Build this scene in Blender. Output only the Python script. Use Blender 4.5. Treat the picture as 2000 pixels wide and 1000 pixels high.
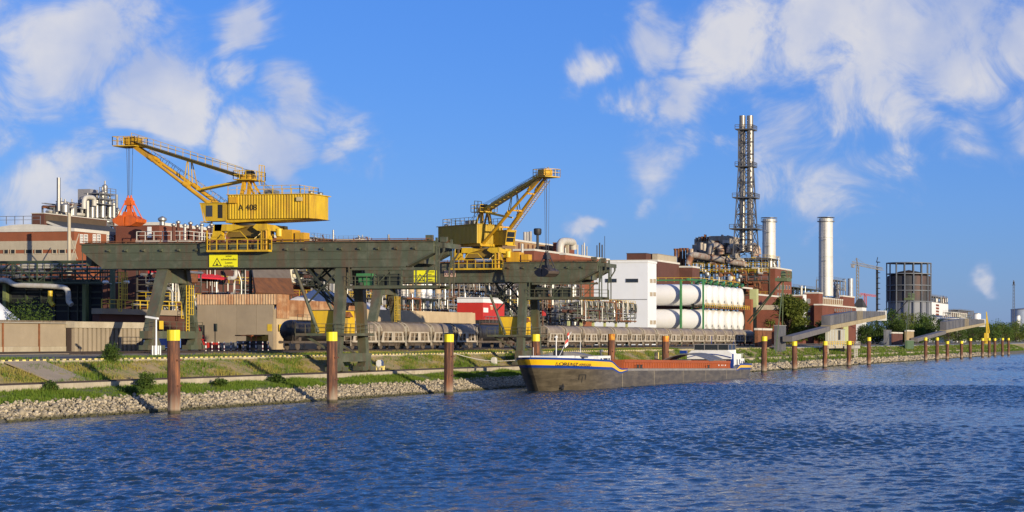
import bpy, bmesh, math, random
import numpy as np
from mathutils import Vector, Matrix, Quaternion
R = math.radians
scene = bpy.context.scene
for o in list(bpy.data.objects): bpy.data.objects.remove(o)
COL = scene.collection
# ------------------------------------------------------------------ camera
# world axes: +x runs downstream along the bank, +y runs inland, z = 0 is the river level
# the photograph is an off-centre crop: level camera, lens shifted up and far to the left of its axis
FPX = 3444.0; PPX = 1829.0; HORY = 664.5; CAMX, CAMY, CAMZ = -20.0, -6.5, 6.5; YAW = math.atan(551 / FPX)
CC, SS = math.cos(YAW), math.sin(YAW)
cam_d = bpy.data.cameras.new('camera'); cam = bpy.data.objects.new('camera', cam_d); COL.objects.link(cam)
cam.location = (CAMX, CAMY, CAMZ); cam.rotation_euler = (R(90), 0, YAW - R(90))
cam_d.sensor_width = 36; cam_d.lens = 36 * FPX / 2000; cam_d.shift_y = (HORY - 500) / 2000; cam_d.shift_x = (1000 - PPX) / 2000; cam_d.clip_start = 1; cam_d.clip_end = 20000
scene.camera = cam
# ------------------------------------------------------------------ sun and sky
SUN_EL = R(9.5); SUN_AZ = math.atan2(-0.54, -0.84)          # direction towards the sun (x, y) = (-.54, -.84)
sd = Vector((-0.54, -0.84, 0)).normalized() * math.cos(SUN_EL) + Vector((0, 0, math.sin(SUN_EL)))
sun_d = bpy.data.lights.new('sun', 'SUN'); sun_d.energy = 5.0; sun_d.angle = R(0.5); sun_d.color = (1.0, 0.86, 0.63)
sun = bpy.data.objects.new('sun', sun_d); COL.objects.link(sun); sun.location = (0, -50, 80)
sun.rotation_euler = (-sd).to_track_quat('-Z', 'Y').to_euler()
scene.view_settings.view_transform = 'Standard'; scene.view_settings.look = 'None'
scene.view_settings.exposure = 0.42; scene.view_settings.gamma = 1.0; scene.view_settings.use_curve_mapping = False

def pxdir(x, y):
    a = (x - PPX) / FPX; b = (HORY - y) / FPX
    return Vector((CC + SS * a, SS - CC * a, b)).normalized()

world = bpy.data.worlds.new('World'); scene.world = world; world.use_nodes = True
def build_world():
    nt = world.node_tree; N = nt.nodes; L = nt.links; N.clear()
    def n(t, **k):
        o = N.new(t)
        for a, v in k.items(): setattr(o, a, v)
        return o
    def math_(op, a, b=None, clamp=False):
        m = n('ShaderNodeMath', operation=op, use_clamp=clamp)
        for i, v in enumerate((a, b)):
            if v is None: continue
            if isinstance(v, (int, float)): m.inputs[i].default_value = v
            else: L.new(v, m.inputs[i])
        return m.outputs[0]
    sky = n('ShaderNodeTexSky', sky_type='NISHITA', sun_disc=False)
    sky.sun_elevation = SUN_EL; sky.sun_rotation = SUN_AZ
    sky.air_density = 1.0; sky.dust_density = 0.3; sky.ozone_density = 3.0; sky.altitude = 100
    # deep polarised blue of the photograph: one even grade over the whole sky
    hsv = n('ShaderNodeHueSaturation'); hsv.inputs['Saturation'].default_value = 1.25
    L.new(sky.outputs[0], hsv.inputs['Color'])
    tint = n('ShaderNodeMix', data_type='RGBA', blend_type='MULTIPLY'); tint.inputs[0].default_value = 1
    L.new(hsv.outputs[0], tint.inputs[6]); tint.inputs[7].default_value = (0.70, 0.86, 1.45, 1)
    even = n('ShaderNodeMix', data_type='RGBA'); even.inputs[0].default_value = .48; L.new(tint.outputs[2], even.inputs[6]); even.inputs[7].default_value = (0.85, 2.05, 5.9, 1)
    # clouds
    tc = n('ShaderNodeTexCoord'); d = tc.outputs['Generated']
    nw = n('ShaderNodeTexNoise'); nw.inputs['Scale'].default_value = 9; nw.inputs['Detail'].default_value = 5; nw.inputs['Roughness'].default_value = .6
    L.new(d, nw.inputs['Vector'])
    sub = n('ShaderNodeVectorMath', operation='SUBTRACT'); L.new(nw.outputs['Color'], sub.inputs[0]); sub.inputs[1].default_value = (.5, .5, .5)
    sc = n('ShaderNodeVectorMath', operation='SCALE'); L.new(sub.outputs[0], sc.inputs[0]); sc.inputs['Scale'].default_value = .09
    wd = n('ShaderNodeVectorMath', operation='ADD'); L.new(d, wd.inputs[0]); L.new(sc.outputs[0], wd.inputs[1])
    blobs = [(100, 60, 150, 1), (210, 30, 130, 1), (30, 150, 90, .7), (300, 170, 110, 1.05), (340, 230, 100, 1.0), (250, 130, 60, .7), (485, 70, 70, .9), (480, 150, 50, .8),
             (600, 210, 90, .75), (700, 230, 70, .7), (540, 300, 85, 1.0), (470, 280, 60, .9), (100, 370, 110, .9), (690, 290, 55, .6), (190, 300, 90, .7), (-60, 260, 120, .7),
             (1150, 120, 55, .85), (1240, 190, 60, .95), (1260, 60, 80, .85), (1400, 90, 120, .95), (1330, 190, 90, .95), (1480, 150, 90, .85), (1620, 30, 170, 1.1), (1760, 60, 150, .95),
             (1290, 330, 90, .9), (1280, 400, 50, .75), (1360, 300, 60, .7), (1600, 340, 120, .75), (1750, 230, 120, .75), (1880, 150, 130, .8), (1990, 100, 110, .85), (1720, 330, 90, .65),
             (1560, 400, 60, .55), (1980, 230, 80, .75), (1150, 440, 32, .95), (1130, 465, 36, .8), (1920, 560, 36, .7), (940, 420, 40, .5), (60, 395, 130, .85), (190, 385, 80, .6), (470, 330, 80, .8), (1700, 150, 130, .8), (1830, 60, 120, .8), (1450, 40, 120, .9), (1900, 40, 110, .8), (1540, 220, 110, .7), (1850, 270, 80, .6), (560, 360, 60, .8)]
    tot = None
    for (bx_, by_, br_, st_) in blobs:
        cdir = pxdir(bx_, by_)
        ds = n('ShaderNodeVectorMath', operation='DISTANCE'); L.new(wd.outputs[0], ds.inputs[0]); ds.inputs[1].default_value = cdir
        mr = n('ShaderNodeMapRange', interpolation_type='SMOOTHSTEP'); mr.inputs['From Min'].default_value = br_ / FPX * 1.45; mr.inputs['From Max'].default_value = br_ / FPX * .1
        mr.inputs['To Min'].default_value = 0; mr.inputs['To Max'].default_value = st_
        L.new(ds.outputs['Value'], mr.inputs['Value'])
        tot = mr.outputs[0] if tot is None else math_('MAXIMUM', tot, mr.outputs[0])
    # the same kind of broken cloud over the rest of the sky
    gz = n('ShaderNodeTexNoise'); gz.inputs['Scale'].default_value = 3.2; gz.inputs['Detail'].default_value = 2
    L.new(d, gz.inputs['Vector'])
    dot = n('ShaderNodeVectorMath', operation='DOT_PRODUCT'); L.new(d, dot.inputs[0]); dot.inputs[1].default_value = pxdir(1000, 350)
    away = n('ShaderNodeMapRange'); away.inputs['From Min'].default_value = .93; away.inputs['From Max'].default_value = .80; L.new(dot.outputs['Value'], away.inputs['Value'])
    gen = n('ShaderNodeMapRange'); gen.inputs['From Min'].default_value = .48; gen.inputs['From Max'].default_value = .66; L.new(gz.outputs['Fac'], gen.inputs['Value'])
    tot = math_('MAXIMUM', tot, math_('MULTIPLY', gen.outputs[0], away.outputs[0]))
    nf = n('ShaderNodeTexNoise'); nf.inputs['Scale'].default_value = 19; nf.inputs['Detail'].default_value = 9; nf.inputs['Roughness'].default_value = .62; nf.inputs['Distortion'].default_value = .9
    mp = n('ShaderNodeMapping'); mp.inputs['Scale'].default_value = (1, 1, 1.25); L.new(d, mp.inputs['Vector']); L.new(mp.outputs[0], nf.inputs['Vector'])
    dens = math_('ADD', tot, math_('MULTIPLY', math_('SUBTRACT', nf.outputs['Fac'], .5), 2.1))
    al = n('ShaderNodeMapRange', interpolation_type='SMOOTHERSTEP'); al.inputs['From Min'].default_value = .06; al.inputs['From Max'].default_value = 1.0; al.inputs['To Max'].default_value = .86
    L.new(dens, al.inputs['Value'])
    alpha = math_('MULTIPLY', al.outputs[0], math_('GREATER_THAN', tot, .001))
    # cloud colour: cream where thick, blue grey where thin
    nz = n('ShaderNodeTexNoise'); nz.inputs['Scale'].default_value = 17; nz.inputs['Detail'].default_value = 7; L.new(d, nz.inputs['Vector'])
    cr = n('ShaderNodeMix', data_type='RGBA'); cm = n('ShaderNodeMapRange'); cm.inputs['From Min'].default_value = .36; cm.inputs['From Max'].default_value = .62; cm.inputs['To Min'].default_value = .25; cm.inputs['To Max'].default_value = 1.1; L.new(nz.outputs['Fac'], cm.inputs['Value']); L.new(math_('MULTIPLY', al.outputs[0], cm.outputs[0], True), cr.inputs[0])
    cr.inputs[6].default_value = CLOUD_A; cr.inputs[7].default_value = CLOUD_B
    mx = n('ShaderNodeMix', data_type='RGBA'); L.new(alpha, mx.inputs[0]); L.new(even.outputs[2], mx.inputs[6]); L.new(cr.outputs[2], mx.inputs[7])
    bg = n('ShaderNodeBackground'); bg.inputs['Strength'].default_value = 0.095; L.new(mx.outputs[2], bg.inputs['Color'])
    out = n('ShaderNodeOutputWorld'); L.new(bg.outputs[0], out.inputs['Surface'])
CLOUD_A = (2.9, 3.6, 5.6, 1); CLOUD_B = (6.2, 6.0, 5.9, 1)
build_world()

# ------------------------------------------------------------------ pixel -> place helpers (place on a known plane of the site)
def at(x, y, t):
    a = (x - PPX) / FPX; Z = (t - CAMY) / (SS - CC * a)
    return Vector((CAMX + Z * (CC + SS * a), t, CAMZ + (HORY - y) / FPX * Z))
def depth(s, t): return CC * (s - CAMX) + SS * (t - CAMY)
def at_s(x, y, s):
    a = (x - PPX) / FPX; t = CAMY + (s - CAMX) * (SS - CC * a) / (CC + SS * a); Z = depth(s, t)
    return Vector((s, t, CAMZ + (HORY - y) / FPX * Z))
def ground_z(t):
    if t < 102: return 4.72
    return 4.72 + min(t - 102, 31) * 0.0185

# ------------------------------------------------------------------ materials
MATS = {}
def mat(name, col, rough=.75, metal=0.0, var=.18, scale=.6, streak=None, samt=.0, bump=0.0, bscale=8., sscale=(1.4, 1.4, .12), spec=.5, patch=None, pamt=.0, pscale=.35):
    if name in MATS: return MATS[name]
    m = bpy.data.materials.new(name); m.use_nodes = True; nt = m.node_tree; N = nt.nodes; L = nt.links
    b = N['Principled BSDF']; b.inputs['Roughness'].default_value = rough; b.inputs['Metallic'].default_value = metal
    b.inputs['Specular IOR Level'].default_value = spec
    g = N.new('ShaderNodeNewGeometry'); pos = g.outputs['Position']
    no = N.new('ShaderNodeTexNoise'); no.inputs['Scale'].default_value = scale; no.inputs['Detail'].default_value = 7; no.inputs['Roughness'].default_value = .65
    L.new(pos, no.inputs['Vector'])
    mr = N.new('ShaderNodeMapRange'); mr.inputs['From Min'].default_value = .3; mr.inputs['From Max'].default_value = .7
    mr.inputs['To Min'].default_value = 1 - var; mr.inputs['To Max'].default_value = 1 + var; L.new(no.outputs['Fac'], mr.inputs['Value'])
    oi = N.new('ShaderNodeObjectInfo')
    rv = N.new('ShaderNodeMapRange'); rv.inputs['To Min'].default_value = 1 - var * .5; rv.inputs['To Max'].default_value = 1 + var * .5; L.new(oi.outputs['Random'], rv.inputs['Value'])
    mm = N.new('ShaderNodeMath'); mm.operation = 'MULTIPLY'; L.new(mr.outputs[0], mm.inputs[0]); L.new(rv.outputs[0], mm.inputs[1])
    vm = N.new('ShaderNodeVectorMath'); vm.operation = 'SCALE'; vm.inputs[0].default_value = [v * .82 for v in col[:3]]; L.new(mm.outputs[0], vm.inputs['Scale'])
    c = vm.outputs[0]
    def mixin(c, colr, amt, sc, lo, hi, off):
        mp = N.new('ShaderNodeMapping'); mp.inputs['Scale'].default_value = sc; mp.inputs['Location'].default_value = (off, off * .7, off * .3); L.new(pos, mp.inputs['Vector'])
        ns = N.new('ShaderNodeTexNoise'); ns.inputs['Scale'].default_value = 1; ns.inputs['Detail'].default_value = 6; ns.inputs['Roughness'].default_value = .7; L.new(mp.outputs[0], ns.inputs['Vector'])
        r = N.new('ShaderNodeMapRange'); r.inputs['From Min'].default_value = lo; r.inputs['From Max'].default_value = hi; r.inputs['To Max'].default_value = amt; L.new(ns.outputs['Fac'], r.inputs['Value'])
        x = N.new('ShaderNodeMix'); x.data_type = 'RGBA'; L.new(r.outputs[0], x.inputs[0]); L.new(c, x.inputs[6]); x.inputs[7].default_value = (*colr[:3], 1)
        return x.outputs[2]
    if patch: c = mixin(c, patch, pamt, (pscale,) * 3, .48, .62, 13)
    if streak: c = mixin(c, streak, samt, sscale, .46, .66, 5)
    L.new(c, b.inputs['Base Color'])
    if bump:
        bn = N.new('ShaderNodeTexNoise'); bn.inputs['Scale'].default_value = bscale; bn.inputs['Detail'].default_value = 5; L.new(pos, bn.inputs['Vector'])
        bp = N.new('ShaderNodeBump'); bp.inputs['Strength'].default_value = bump; bp.inputs['Distance'].default_value = .1; L.new(bn.outputs['Fac'], bp.inputs['Height']); L.new(bp.outputs[0], b.inputs['Normal'])
    MATS[name] = m
    return m

YEL = mat('crane_yellow', (.62, .40, .012), .5, 0, .16, .6, (.20, .10, .02), .55, sscale=(1.2, 1.2, .1), patch=(.50, .29, .015), pamt=.6, pscale=.5)
YEL2 = mat('orange_yellow', (.58, .31, .012), .45, 0, .14, .7, (.2, .08, .02), .4)
GRN = mat('gantry_green', (.074, .087, .052), .55, 0, .18, .35, (.095, .05, .028), .7, sscale=(.9, .9, .1), patch=(.125, .13, .09), pamt=.5, pscale=.6)
DKG = mat('dark_green_steel', (.032, .038, .026), .65, 0, .2, .5)
RAILM = mat('rail_steel', (.07, .05, .04), .5, .4, .2, 1)
RUST = mat('rust', (.20, .075, .028), .9, 0, .4, 1.2, (.07, .03, .018), .7)
RUSTL = mat('rusty_sheet', (.34, .16, .07), .85, 0, .3, .8, (.14, .05, .02), .8, sscale=(1.1, 1.1, .1), patch=(.5, .36, .22), pamt=.6)
CONC = mat('concrete', (.33, .265, .185), .9, 0, .14, .3, (.24, .19, .13), .5, .15, sscale=(.8, .8, .06))
CONCL = mat('pale_concrete', (.43, .37, .27), .9, 0, .18, .5, (.25, .2, .13), .6, .2, sscale=(.9, .9, .2))
STEEL = mat('galvanised', (.27, .27, .27), .5, .5, .2, .9)
SILV = mat('silver_clad', (.36, .355, .34), .42, .6, .15, .5, (.24, .2, .15), .4)
PIPEW = mat('white_pipe', (.50, .48, .43), .5, 0, .12, .6, (.3, .2, .1), .4)
WHITE = mat('white_paint', (.80, .80, .78), .45, 0, .05, .3, (.5, .47, .42), .25)
WCLAD = mat('white_cladding', (.74, .76, .79), .5, 0, .04, .2, (.6, .6, .58), .3, sscale=(.5, .5, .05))
BLACK = mat('black_steel', (.018, .018, .02), .6, 0, .3, .8)
DARK = mat('dark_void', (.012, .013, .016), .85, 0, .3, .5)
BRICK = mat('red_brick', (.17, .050, .027), .9, 0, .2, .35, (.13, .05, .03), .4, .1, 30., sscale=(.5, .5, .15))
BRICKO = mat('orange_brick', (.27, .082, .034), .9, 0, .16, .35, (.2, .07, .035), .35, .1, 30., sscale=(.5, .5, .15))
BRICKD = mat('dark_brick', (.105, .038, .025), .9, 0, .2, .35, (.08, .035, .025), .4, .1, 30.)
BEIGE = mat('beige_render', (.44, .38, .28), .85, 0, .1, .4, (.3, .25, .18), .4)
ROOFD = mat('dark_roofing', (.045, .045, .045), .85, 0, .25, .4)
ROOFG = mat('grey_roofing', (.26, .25, .25), .8, 0, .15, .4)
TRIM = mat('roof_trim', (.60, .57, .50), .7, 0, .1, .6)
GLASS = mat('window_glass', (.02, .025, .032), .08, 0, .2, .8, spec=.8)
RED = mat('red_paint', (.50, .03, .018), .5, 0, .1, .4, (.28, .03, .02), .3)
ORANGE = mat('grab_orange', (.70, .13, .012), .55, 0, .2, 1.2, (.25, .06, .02), .5)
BLUE = mat('ship_blue', (.012, .045, .25), .35, 0, .12, .8)
SHIPY = mat('ship_yellow', (.85, .50, .012), .3, 0, .05, .6)
LGREEN = mat('frame_green', (.055, .22, .075), .5, 0, .15, .7)
PYEL = mat('railing_yellow', (.68, .46, .03), .5, 0, .15, .8)
SIGNY = mat('sign_yellow', (.86, .82, .01), .5, 0, .04, .8)
SIGNK = mat('sign_black', (.012, .012, .012), .5, 0, .05)
ROPE = mat('wire_rope', (.10, .10, .11), .5, .3, .1)
BLUEP = mat('blue_sheet', (.10, .20, .50), .5, 0, .15)
SAGE = mat('pale_green_panel', (.45, .47, .22), .6, 0, .12, .5)

# ------------------------------------------------------------------ mesh builder
class MB:
    def __init__(s, xf=None): s.v = []; s.f = []; s.xf = xf
    def add(s, vs, fs):
        b = len(s.v)
        if s.xf: vs = [s.xf(Vector(p)) for p in vs]
        s.v += [tuple(p) for p in vs]; s.f += [tuple(b + i for i in f) for f in fs]; return s
    def box(s, x0, x1, y0, y1, z0, z1):
        return s.add([(x0, y0, z0), (x1, y0, z0), (x1, y1, z0), (x0, y1, z0), (x0, y0, z1), (x1, y0, z1), (x1, y1, z1), (x0, y1, z1)],
                     [(0, 3, 2, 1), (4, 5, 6, 7), (0, 1, 5, 4), (1, 2, 6, 5), (2, 3, 7, 6), (3, 0, 4, 7)])
    def hexa(s, p): return s.add(p, [(0, 3, 2, 1), (4, 5, 6, 7), (0, 1, 5, 4), (1, 2, 6, 5), (2, 3, 7, 6), (3, 0, 4, 7)])
    def _frame(s, p, q):
        d = (Vector(q) - Vector(p)); d = d.normalized() if d.length > 1e-9 else Vector((0, 0, 1))
        up = Vector((0, 0, 1)) if abs(d.z) < .95 else Vector((1, 0, 0))
        a = d.cross(up).normalized(); return d, a, a.cross(d).normalized()
    def bar(s, p, q, w, h=None, w2=None, h2=None):
        h = w if h is None else h; w2 = w if w2 is None else w2; h2 = h if h2 is None else h2
        p = Vector(p); q = Vector(q); d, a, u = s._frame(p, q); vs = []
        for c, ww, hh in ((p, w, h), (q, w2, h2)):
            vs += [c - a * ww / 2 - u * hh / 2, c + a * ww / 2 - u * hh / 2, c + a * ww / 2 + u * hh / 2, c - a * ww / 2 + u * hh / 2]
        return s.add(vs, [(0, 1, 2, 3), (7, 6, 5, 4), (0, 4, 5, 1), (1, 5, 6, 2), (2, 6, 7, 3), (3, 7, 4, 0)])
    def tube(s, p, q, r, n=8, r2=None, cap=True):
        r2 = r if r2 is None else r2; p = Vector(p); q = Vector(q); d, a, u = s._frame(p, q); vs = []
        for c, rr in ((p, r), (q, r2)):
            for i in range(n):
                an = 2 * math.pi * i / n; vs.append(c + a * math.cos(an) * rr + u * math.sin(an) * rr)
        fs = [(i, (i + 1) % n, n + (i + 1) % n, n + i) for i in range(n)]
        if cap: fs += [tuple(range(n - 1, -1, -1)), tuple(range(n, 2 * n))]
        return s.add(vs, fs)
    def path(s, pts, r, n=8, bend=0.0):
        pts = [Vector(p) for p in pts]
        if bend > 0 and len(pts) > 2:
            o = [pts[0]]
            for i in range(1, len(pts) - 1):
                a = (pts[i - 1] - pts[i]); b = (pts[i + 1] - pts[i]); k = min(bend, a.length * .49, b.length * .49)
                A = pts[i] + a.normalized() * k; B = pts[i] + b.normalized() * k
                for j in range(6):
                    w = j / 5; o.append((A * (1 - w) + pts[i] * w) * (1 - w) + (pts[i] * (1 - w) + B * w) * w)
            pts = o + [pts[-1]]
        vs = []; fs = []; m = len(pts); d0, a, u = s._frame(pts[0], pts[1])
        for k, c in enumerate(pts):
            d = (pts[min(k + 1, m - 1)] - pts[max(k - 1, 0)]).normalized()
            a = (a - d * a.dot(d)); a = a.normalized() if a.length > 1e-6 else s._frame(Vector((0, 0, 0)), d)[1]
            u = a.cross(d).normalized()
            for i in range(n):
                an = 2 * math.pi * i / n; vs.append(c + a * math.cos(an) * r + u * math.sin(an) * r)
        for k in range(m - 1):
            for i in range(n): fs.append((k * n + i, k * n + (i + 1) % n, (k + 1) * n + (i + 1) % n, (k + 1) * n + i))
        fs += [tuple(range(n - 1, -1, -1)), tuple(range((m - 1) * n, m * n))]
        return s.add(vs, fs)
    def lathe(s, prof, c, n=20, axis='z'):
        vs = []; fs = []; m = len(prof)
        for r, h in prof:
            for i in range(n):
                an = 2 * math.pi * i / n; p, q = r * math.cos(an), r * math.sin(an)
                vs.append({'z': (c[0] + p, c[1] + q, c[2] + h), 'y': (c[0] + p, c[1] + h, c[2] + q), 'x': (c[0] + h, c[1] + p, c[2] + q)}[axis])
        for k in range(m - 1):
            for i in range(n): fs.append((k * n + i, k * n + (i + 1) % n, (k + 1) * n + (i + 1) % n, (k + 1) * n + i))
        if prof[0][0] > 1e-6: fs.append(tuple(range(n - 1, -1, -1)))
        if prof[-1][0] > 1e-6: fs.append(tuple(range((m - 1) * n, m * n)))
        return s.add(vs, fs)
    def prism(s, poly, axis, a0, a1):
        n = len(poly); mk = {'x': lambda p, a: (a, p[0], p[1]), 'y': lambda p, a: (p[0], a, p[1]), 'z': lambda p, a: (p[0], p[1], a)}[axis]
        return s.add([mk(p, a0) for p in poly] + [mk(p, a1) for p in poly],
                     [tuple(range(n - 1, -1, -1)), tuple(range(n, 2 * n))] + [(i, (i + 1) % n, n + (i + 1) % n, n + i) for i in range(n)])
    def rail(s, pts, h=1.1, r=.03, step=1.6, mid=True, sq=True):
        """handrail along a polyline of floor points"""
        pts = [Vector(p) for p in pts]; U = Vector((0, 0, 1))
        for p, q in zip(pts, pts[1:]):
            k = max(1, int(round((q - p).length / step)))
            for i in range(k + 1):
                c = p.lerp(q, i / k); s.bar(c, c + U * h, r * 2)
            s.bar(p + U * h, q + U * h, r * 2)
            if mid: s.bar(p + U * h * .55, q + U * h * .55, r * 1.6)
        return s
    def mesh(s, name, origin=(0, 0, 0)):
        me = bpy.data.meshes.new(name); o = Vector(origin)
        me.from_pydata([tuple(Vector(p) - o) for p in s.v], [], s.f); me.update()
        return me
def smooth(me, ang=38):
    me.polygons.foreach_set('use_smooth', [True] * len(me.polygons))
    me.set_sharp_from_angle(angle=R(ang))
ROOT = {}
def thing(name, label, cat, loc=(0, 0, 0), group=None):
    o = bpy.data.objects.new(name, None); COL.objects.link(o); o.location = loc; o.empty_display_size = .5
    o['label'] = label; o['category'] = cat
    if group: o['group'] = group
    ROOT[o.name] = Vector(loc); return o
def origin_of(o):
    while o.parent: o = o.parent
    return ROOT.get(o.name, o.location)
def part(name, mb, m, parent, label=None, sm=True, local=False):
    me = mb.mesh(name, (0, 0, 0) if local else origin_of(parent)); me.materials.append(m)
    if sm: smooth(me)
    o = bpy.data.objects.new(name, me); COL.objects.link(o); o.parent = parent
    if label: o['label'] = label
    return o
def solo(name, mb, m, label, cat, group=None, base=None, sm=True):
    if base is None:
        a = np.array(mb.v); base = (float(a[:, 0].mean()), float(a[:, 1].mean()), float(a[:, 2].min()))
    me = mb.mesh(name, base); me.materials.append(m)
    if sm: smooth(me)
    o = bpy.data.objects.new(name, me); COL.objects.link(o); o.location = base; ROOT[o.name] = Vector(base)
    o['label'] = label; o['category'] = cat
    if group: o['group'] = group
    return o
def struct(name, mb, m, kind='structure', label=None, sm=False, cat=None):
    me = mb.mesh(name); me.materials.append(m)
    if sm: smooth(me)
    o = bpy.data.objects.new(name, me); COL.objects.link(o); o['kind'] = kind
    ROOT[o.name] = Vector((0, 0, 0))
    if label: o['label'] = label
    if cat: o['category'] = cat
    return o
def copy_tree(o, parent=None, loc=None, label=None):
    c = o.copy(); COL.objects.link(c); c.parent = parent
    if loc is not None: c.location = loc; ROOT[c.name] = Vector(loc)
    if label: c['label'] = label
    for ch in list(o.children): copy_tree(ch, c)
    return c
def text_part(name, txt, size, origin, xdir, ydir, m, parent, align='CENTER', local=False, off=.01, xs=1.0):
    """flat lettering as a mesh; xdir = reading direction, ydir = up direction"""
    cu = bpy.data.curves.new('lettering', 'FONT'); cu.body = txt; cu.size = size; cu.align_x = align; cu.align_y = 'CENTER'; cu.extrude = .004
    to = bpy.data.objects.new('lettering', cu); COL.objects.link(to)
    dg = bpy.context.evaluated_depsgraph_get(); me = bpy.data.meshes.new_from_object(to.evaluated_get(dg))
    bpy.data.objects.remove(to); bpy.data.curves.remove(cu)
    X = Vector(xdir).normalized(); Y = Vector(ydir).normalized(); Zn = X.cross(Y)
    og = Vector(origin) - (Vector((0, 0, 0)) if local else origin_of(parent)) + Zn * off
    for v in me.vertices: v.co = og + X * v.co.x * xs + Y * v.co.y + Zn * v.co.z
    me.materials.clear(); me.materials.append(m)
    o = bpy.data.objects.new(name, me); COL.objects.link(o); o.parent = parent
    return o
# ================================================================== river, bank and ground
rng = np.random.default_rng(4)
def grid_mesh(name, X, Y, Z, m, kind='structure', sm=True):
    ny, nx = X.shape; me = bpy.data.meshes.new(name)
    idx = np.arange(nx * ny).reshape(ny, nx)
    f = np.stack([idx[:-1, :-1], idx[:-1, 1:], idx[1:, 1:], idx[1:, :-1]], -1).reshape(-1, 4)
    me.vertices.add(nx * ny); me.vertices.foreach_set('co', np.stack([X, Y, Z], -1).astype(np.float32).ravel())
    me.loops.add(f.size); me.loops.foreach_set('vertex_index', f.astype(np.int32).ravel())
    me.polygons.add(len(f)); me.polygons.foreach_set('loop_start', np.arange(0, f.size, 4, dtype=np.int32)); me.polygons.foreach_set('loop_total', np.full(len(f), 4, np.int32))
    me.update(calc_edges=True); me.validate()
    if sm: me.polygons.foreach_set('use_smooth', [True] * len(f))
    me.materials.append(m); o = bpy.data.objects.new(name, me); COL.objects.link(o)
    if kind: o['kind'] = kind
    ROOT[o.name] = Vector((0, 0, 0)); return o

# ---- water
wm = bpy.data.materials.new('river_water'); wm.use_nodes = True
nt = wm.node_tree; N = nt.nodes; L = nt.links; b = N['Principled BSDF']
b.inputs['Base Color'].default_value = (.008, .027, .055, 1); b.inputs['Roughness'].default_value = .05; b.inputs['IOR'].default_value = 1.333; b.inputs['Specular IOR Level'].default_value = .5
g = N.new('ShaderNodeNewGeometry'); prev = None
for sc, st, dist, str_ in (((.45, .8, 1), 3, .22, .55), ((1.7, 2.6, 1), 4, .085, .8), ((4.5, 7, 1), 3, .03, .6)):
    mp = N.new('ShaderNodeMapping'); mp.inputs['Scale'].default_value = sc; mp.inputs['Rotation'].default_value = (0, 0, .5); L.new(g.outputs['Position'], mp.inputs['Vector'])
    no = N.new('ShaderNodeTexNoise'); no.inputs['Scale'].default_value = 1; no.inputs['Detail'].default_value = st; no.inputs['Roughness'].default_value = .55; no.inputs['Distortion'].default_value = .5; L.new(mp.outputs[0], no.inputs['Vector'])
    bp = N.new('ShaderNodeBump'); bp.inputs['Strength'].default_value = str_; bp.inputs['Distance'].default_value = dist; L.new(no.outputs['Fac'], bp.inputs['Height'])
    if prev: L.new(prev, bp.inputs['Normal'])
    prev = bp.outputs[0]
L.new(prev, b.inputs['Normal'])
def waves(X, Y, fine):
    Z = np.zeros_like(X); r = np.random.default_rng(11)
    for i in range(34):      # wind chop that both patches resolve
        lam = 1.1 * (2.7 / 1.1) ** r.random(); k = 2 * math.pi / lam; th = r.normal(.75, .6); ph = r.random() * 6.283
        Z += .0058 * lam ** .7 * np.sin(k * (X * math.cos(th) + Y * math.sin(th)) + ph + .8 * np.sin(.11 * X + .17 * Y + i))
    for i in range(30 if fine else 0):
        lam = .55 * (1.15 / .55) ** r.random(); k = 2 * math.pi / lam; th = r.normal(.75, .7); ph = r.random() * 6.283
        Z += 0.0076 * lam * np.sin(k * (X * math.cos(th) + Y * math.sin(th)) + ph + .7 * np.sin(.2 * X - .15 * Y + i))
    gust = np.zeros_like(X)
    for i in range(9): k = r.uniform(.02, .12); th = r.uniform(0, 3.14); gust += np.sin(k * X * math.cos(th) + 1.6 * k * Y * math.sin(th) + r.uniform(0, 6.28))
    return Z * np.clip(.95 + .13 * gust, .55, 1.35)
nx, ny = 1050, 500
X, Y = np.meshgrid(np.linspace(32, 231, nx), np.linspace(-6, 89, ny))
lee = lambda X, Y: np.where(Y > 72, np.clip((93 - Y) / 21, .3, 1), 1) * np.clip((89 - Y) / 2, .2, 1)
grid_mesh('river_water', X, Y, waves(X, Y, True) * np.clip((X - 32) / 3, 0, 1) * np.clip((Y + 6) / 3, 0, 1) * lee(X, Y), wm)
X, Y = np.meshgrid(np.linspace(230, 760, 880), np.linspace(10, 89, 176))
grid_mesh('river_water', X, Y, waves(X, Y, False) * 1.25 * np.clip((760 - X) / 60, 0, 1) * np.clip((Y - 10) / 6, 0, 1) * lee(X, Y) - .004, wm)
mb = MB()
for (x0, x1, y0, y1) in ((-3000, 32, -600, 89), (32, 230, -600, -6), (230, 760, -600, 10), (760, 9000, -600, 89)):
    mb.add([(x0, y0, 0), (x1, y0, 0), (x1, y1, 0), (x0, y1, 0)], [(0, 1, 2, 3)])
struct('river_water', mb, wm)

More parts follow.
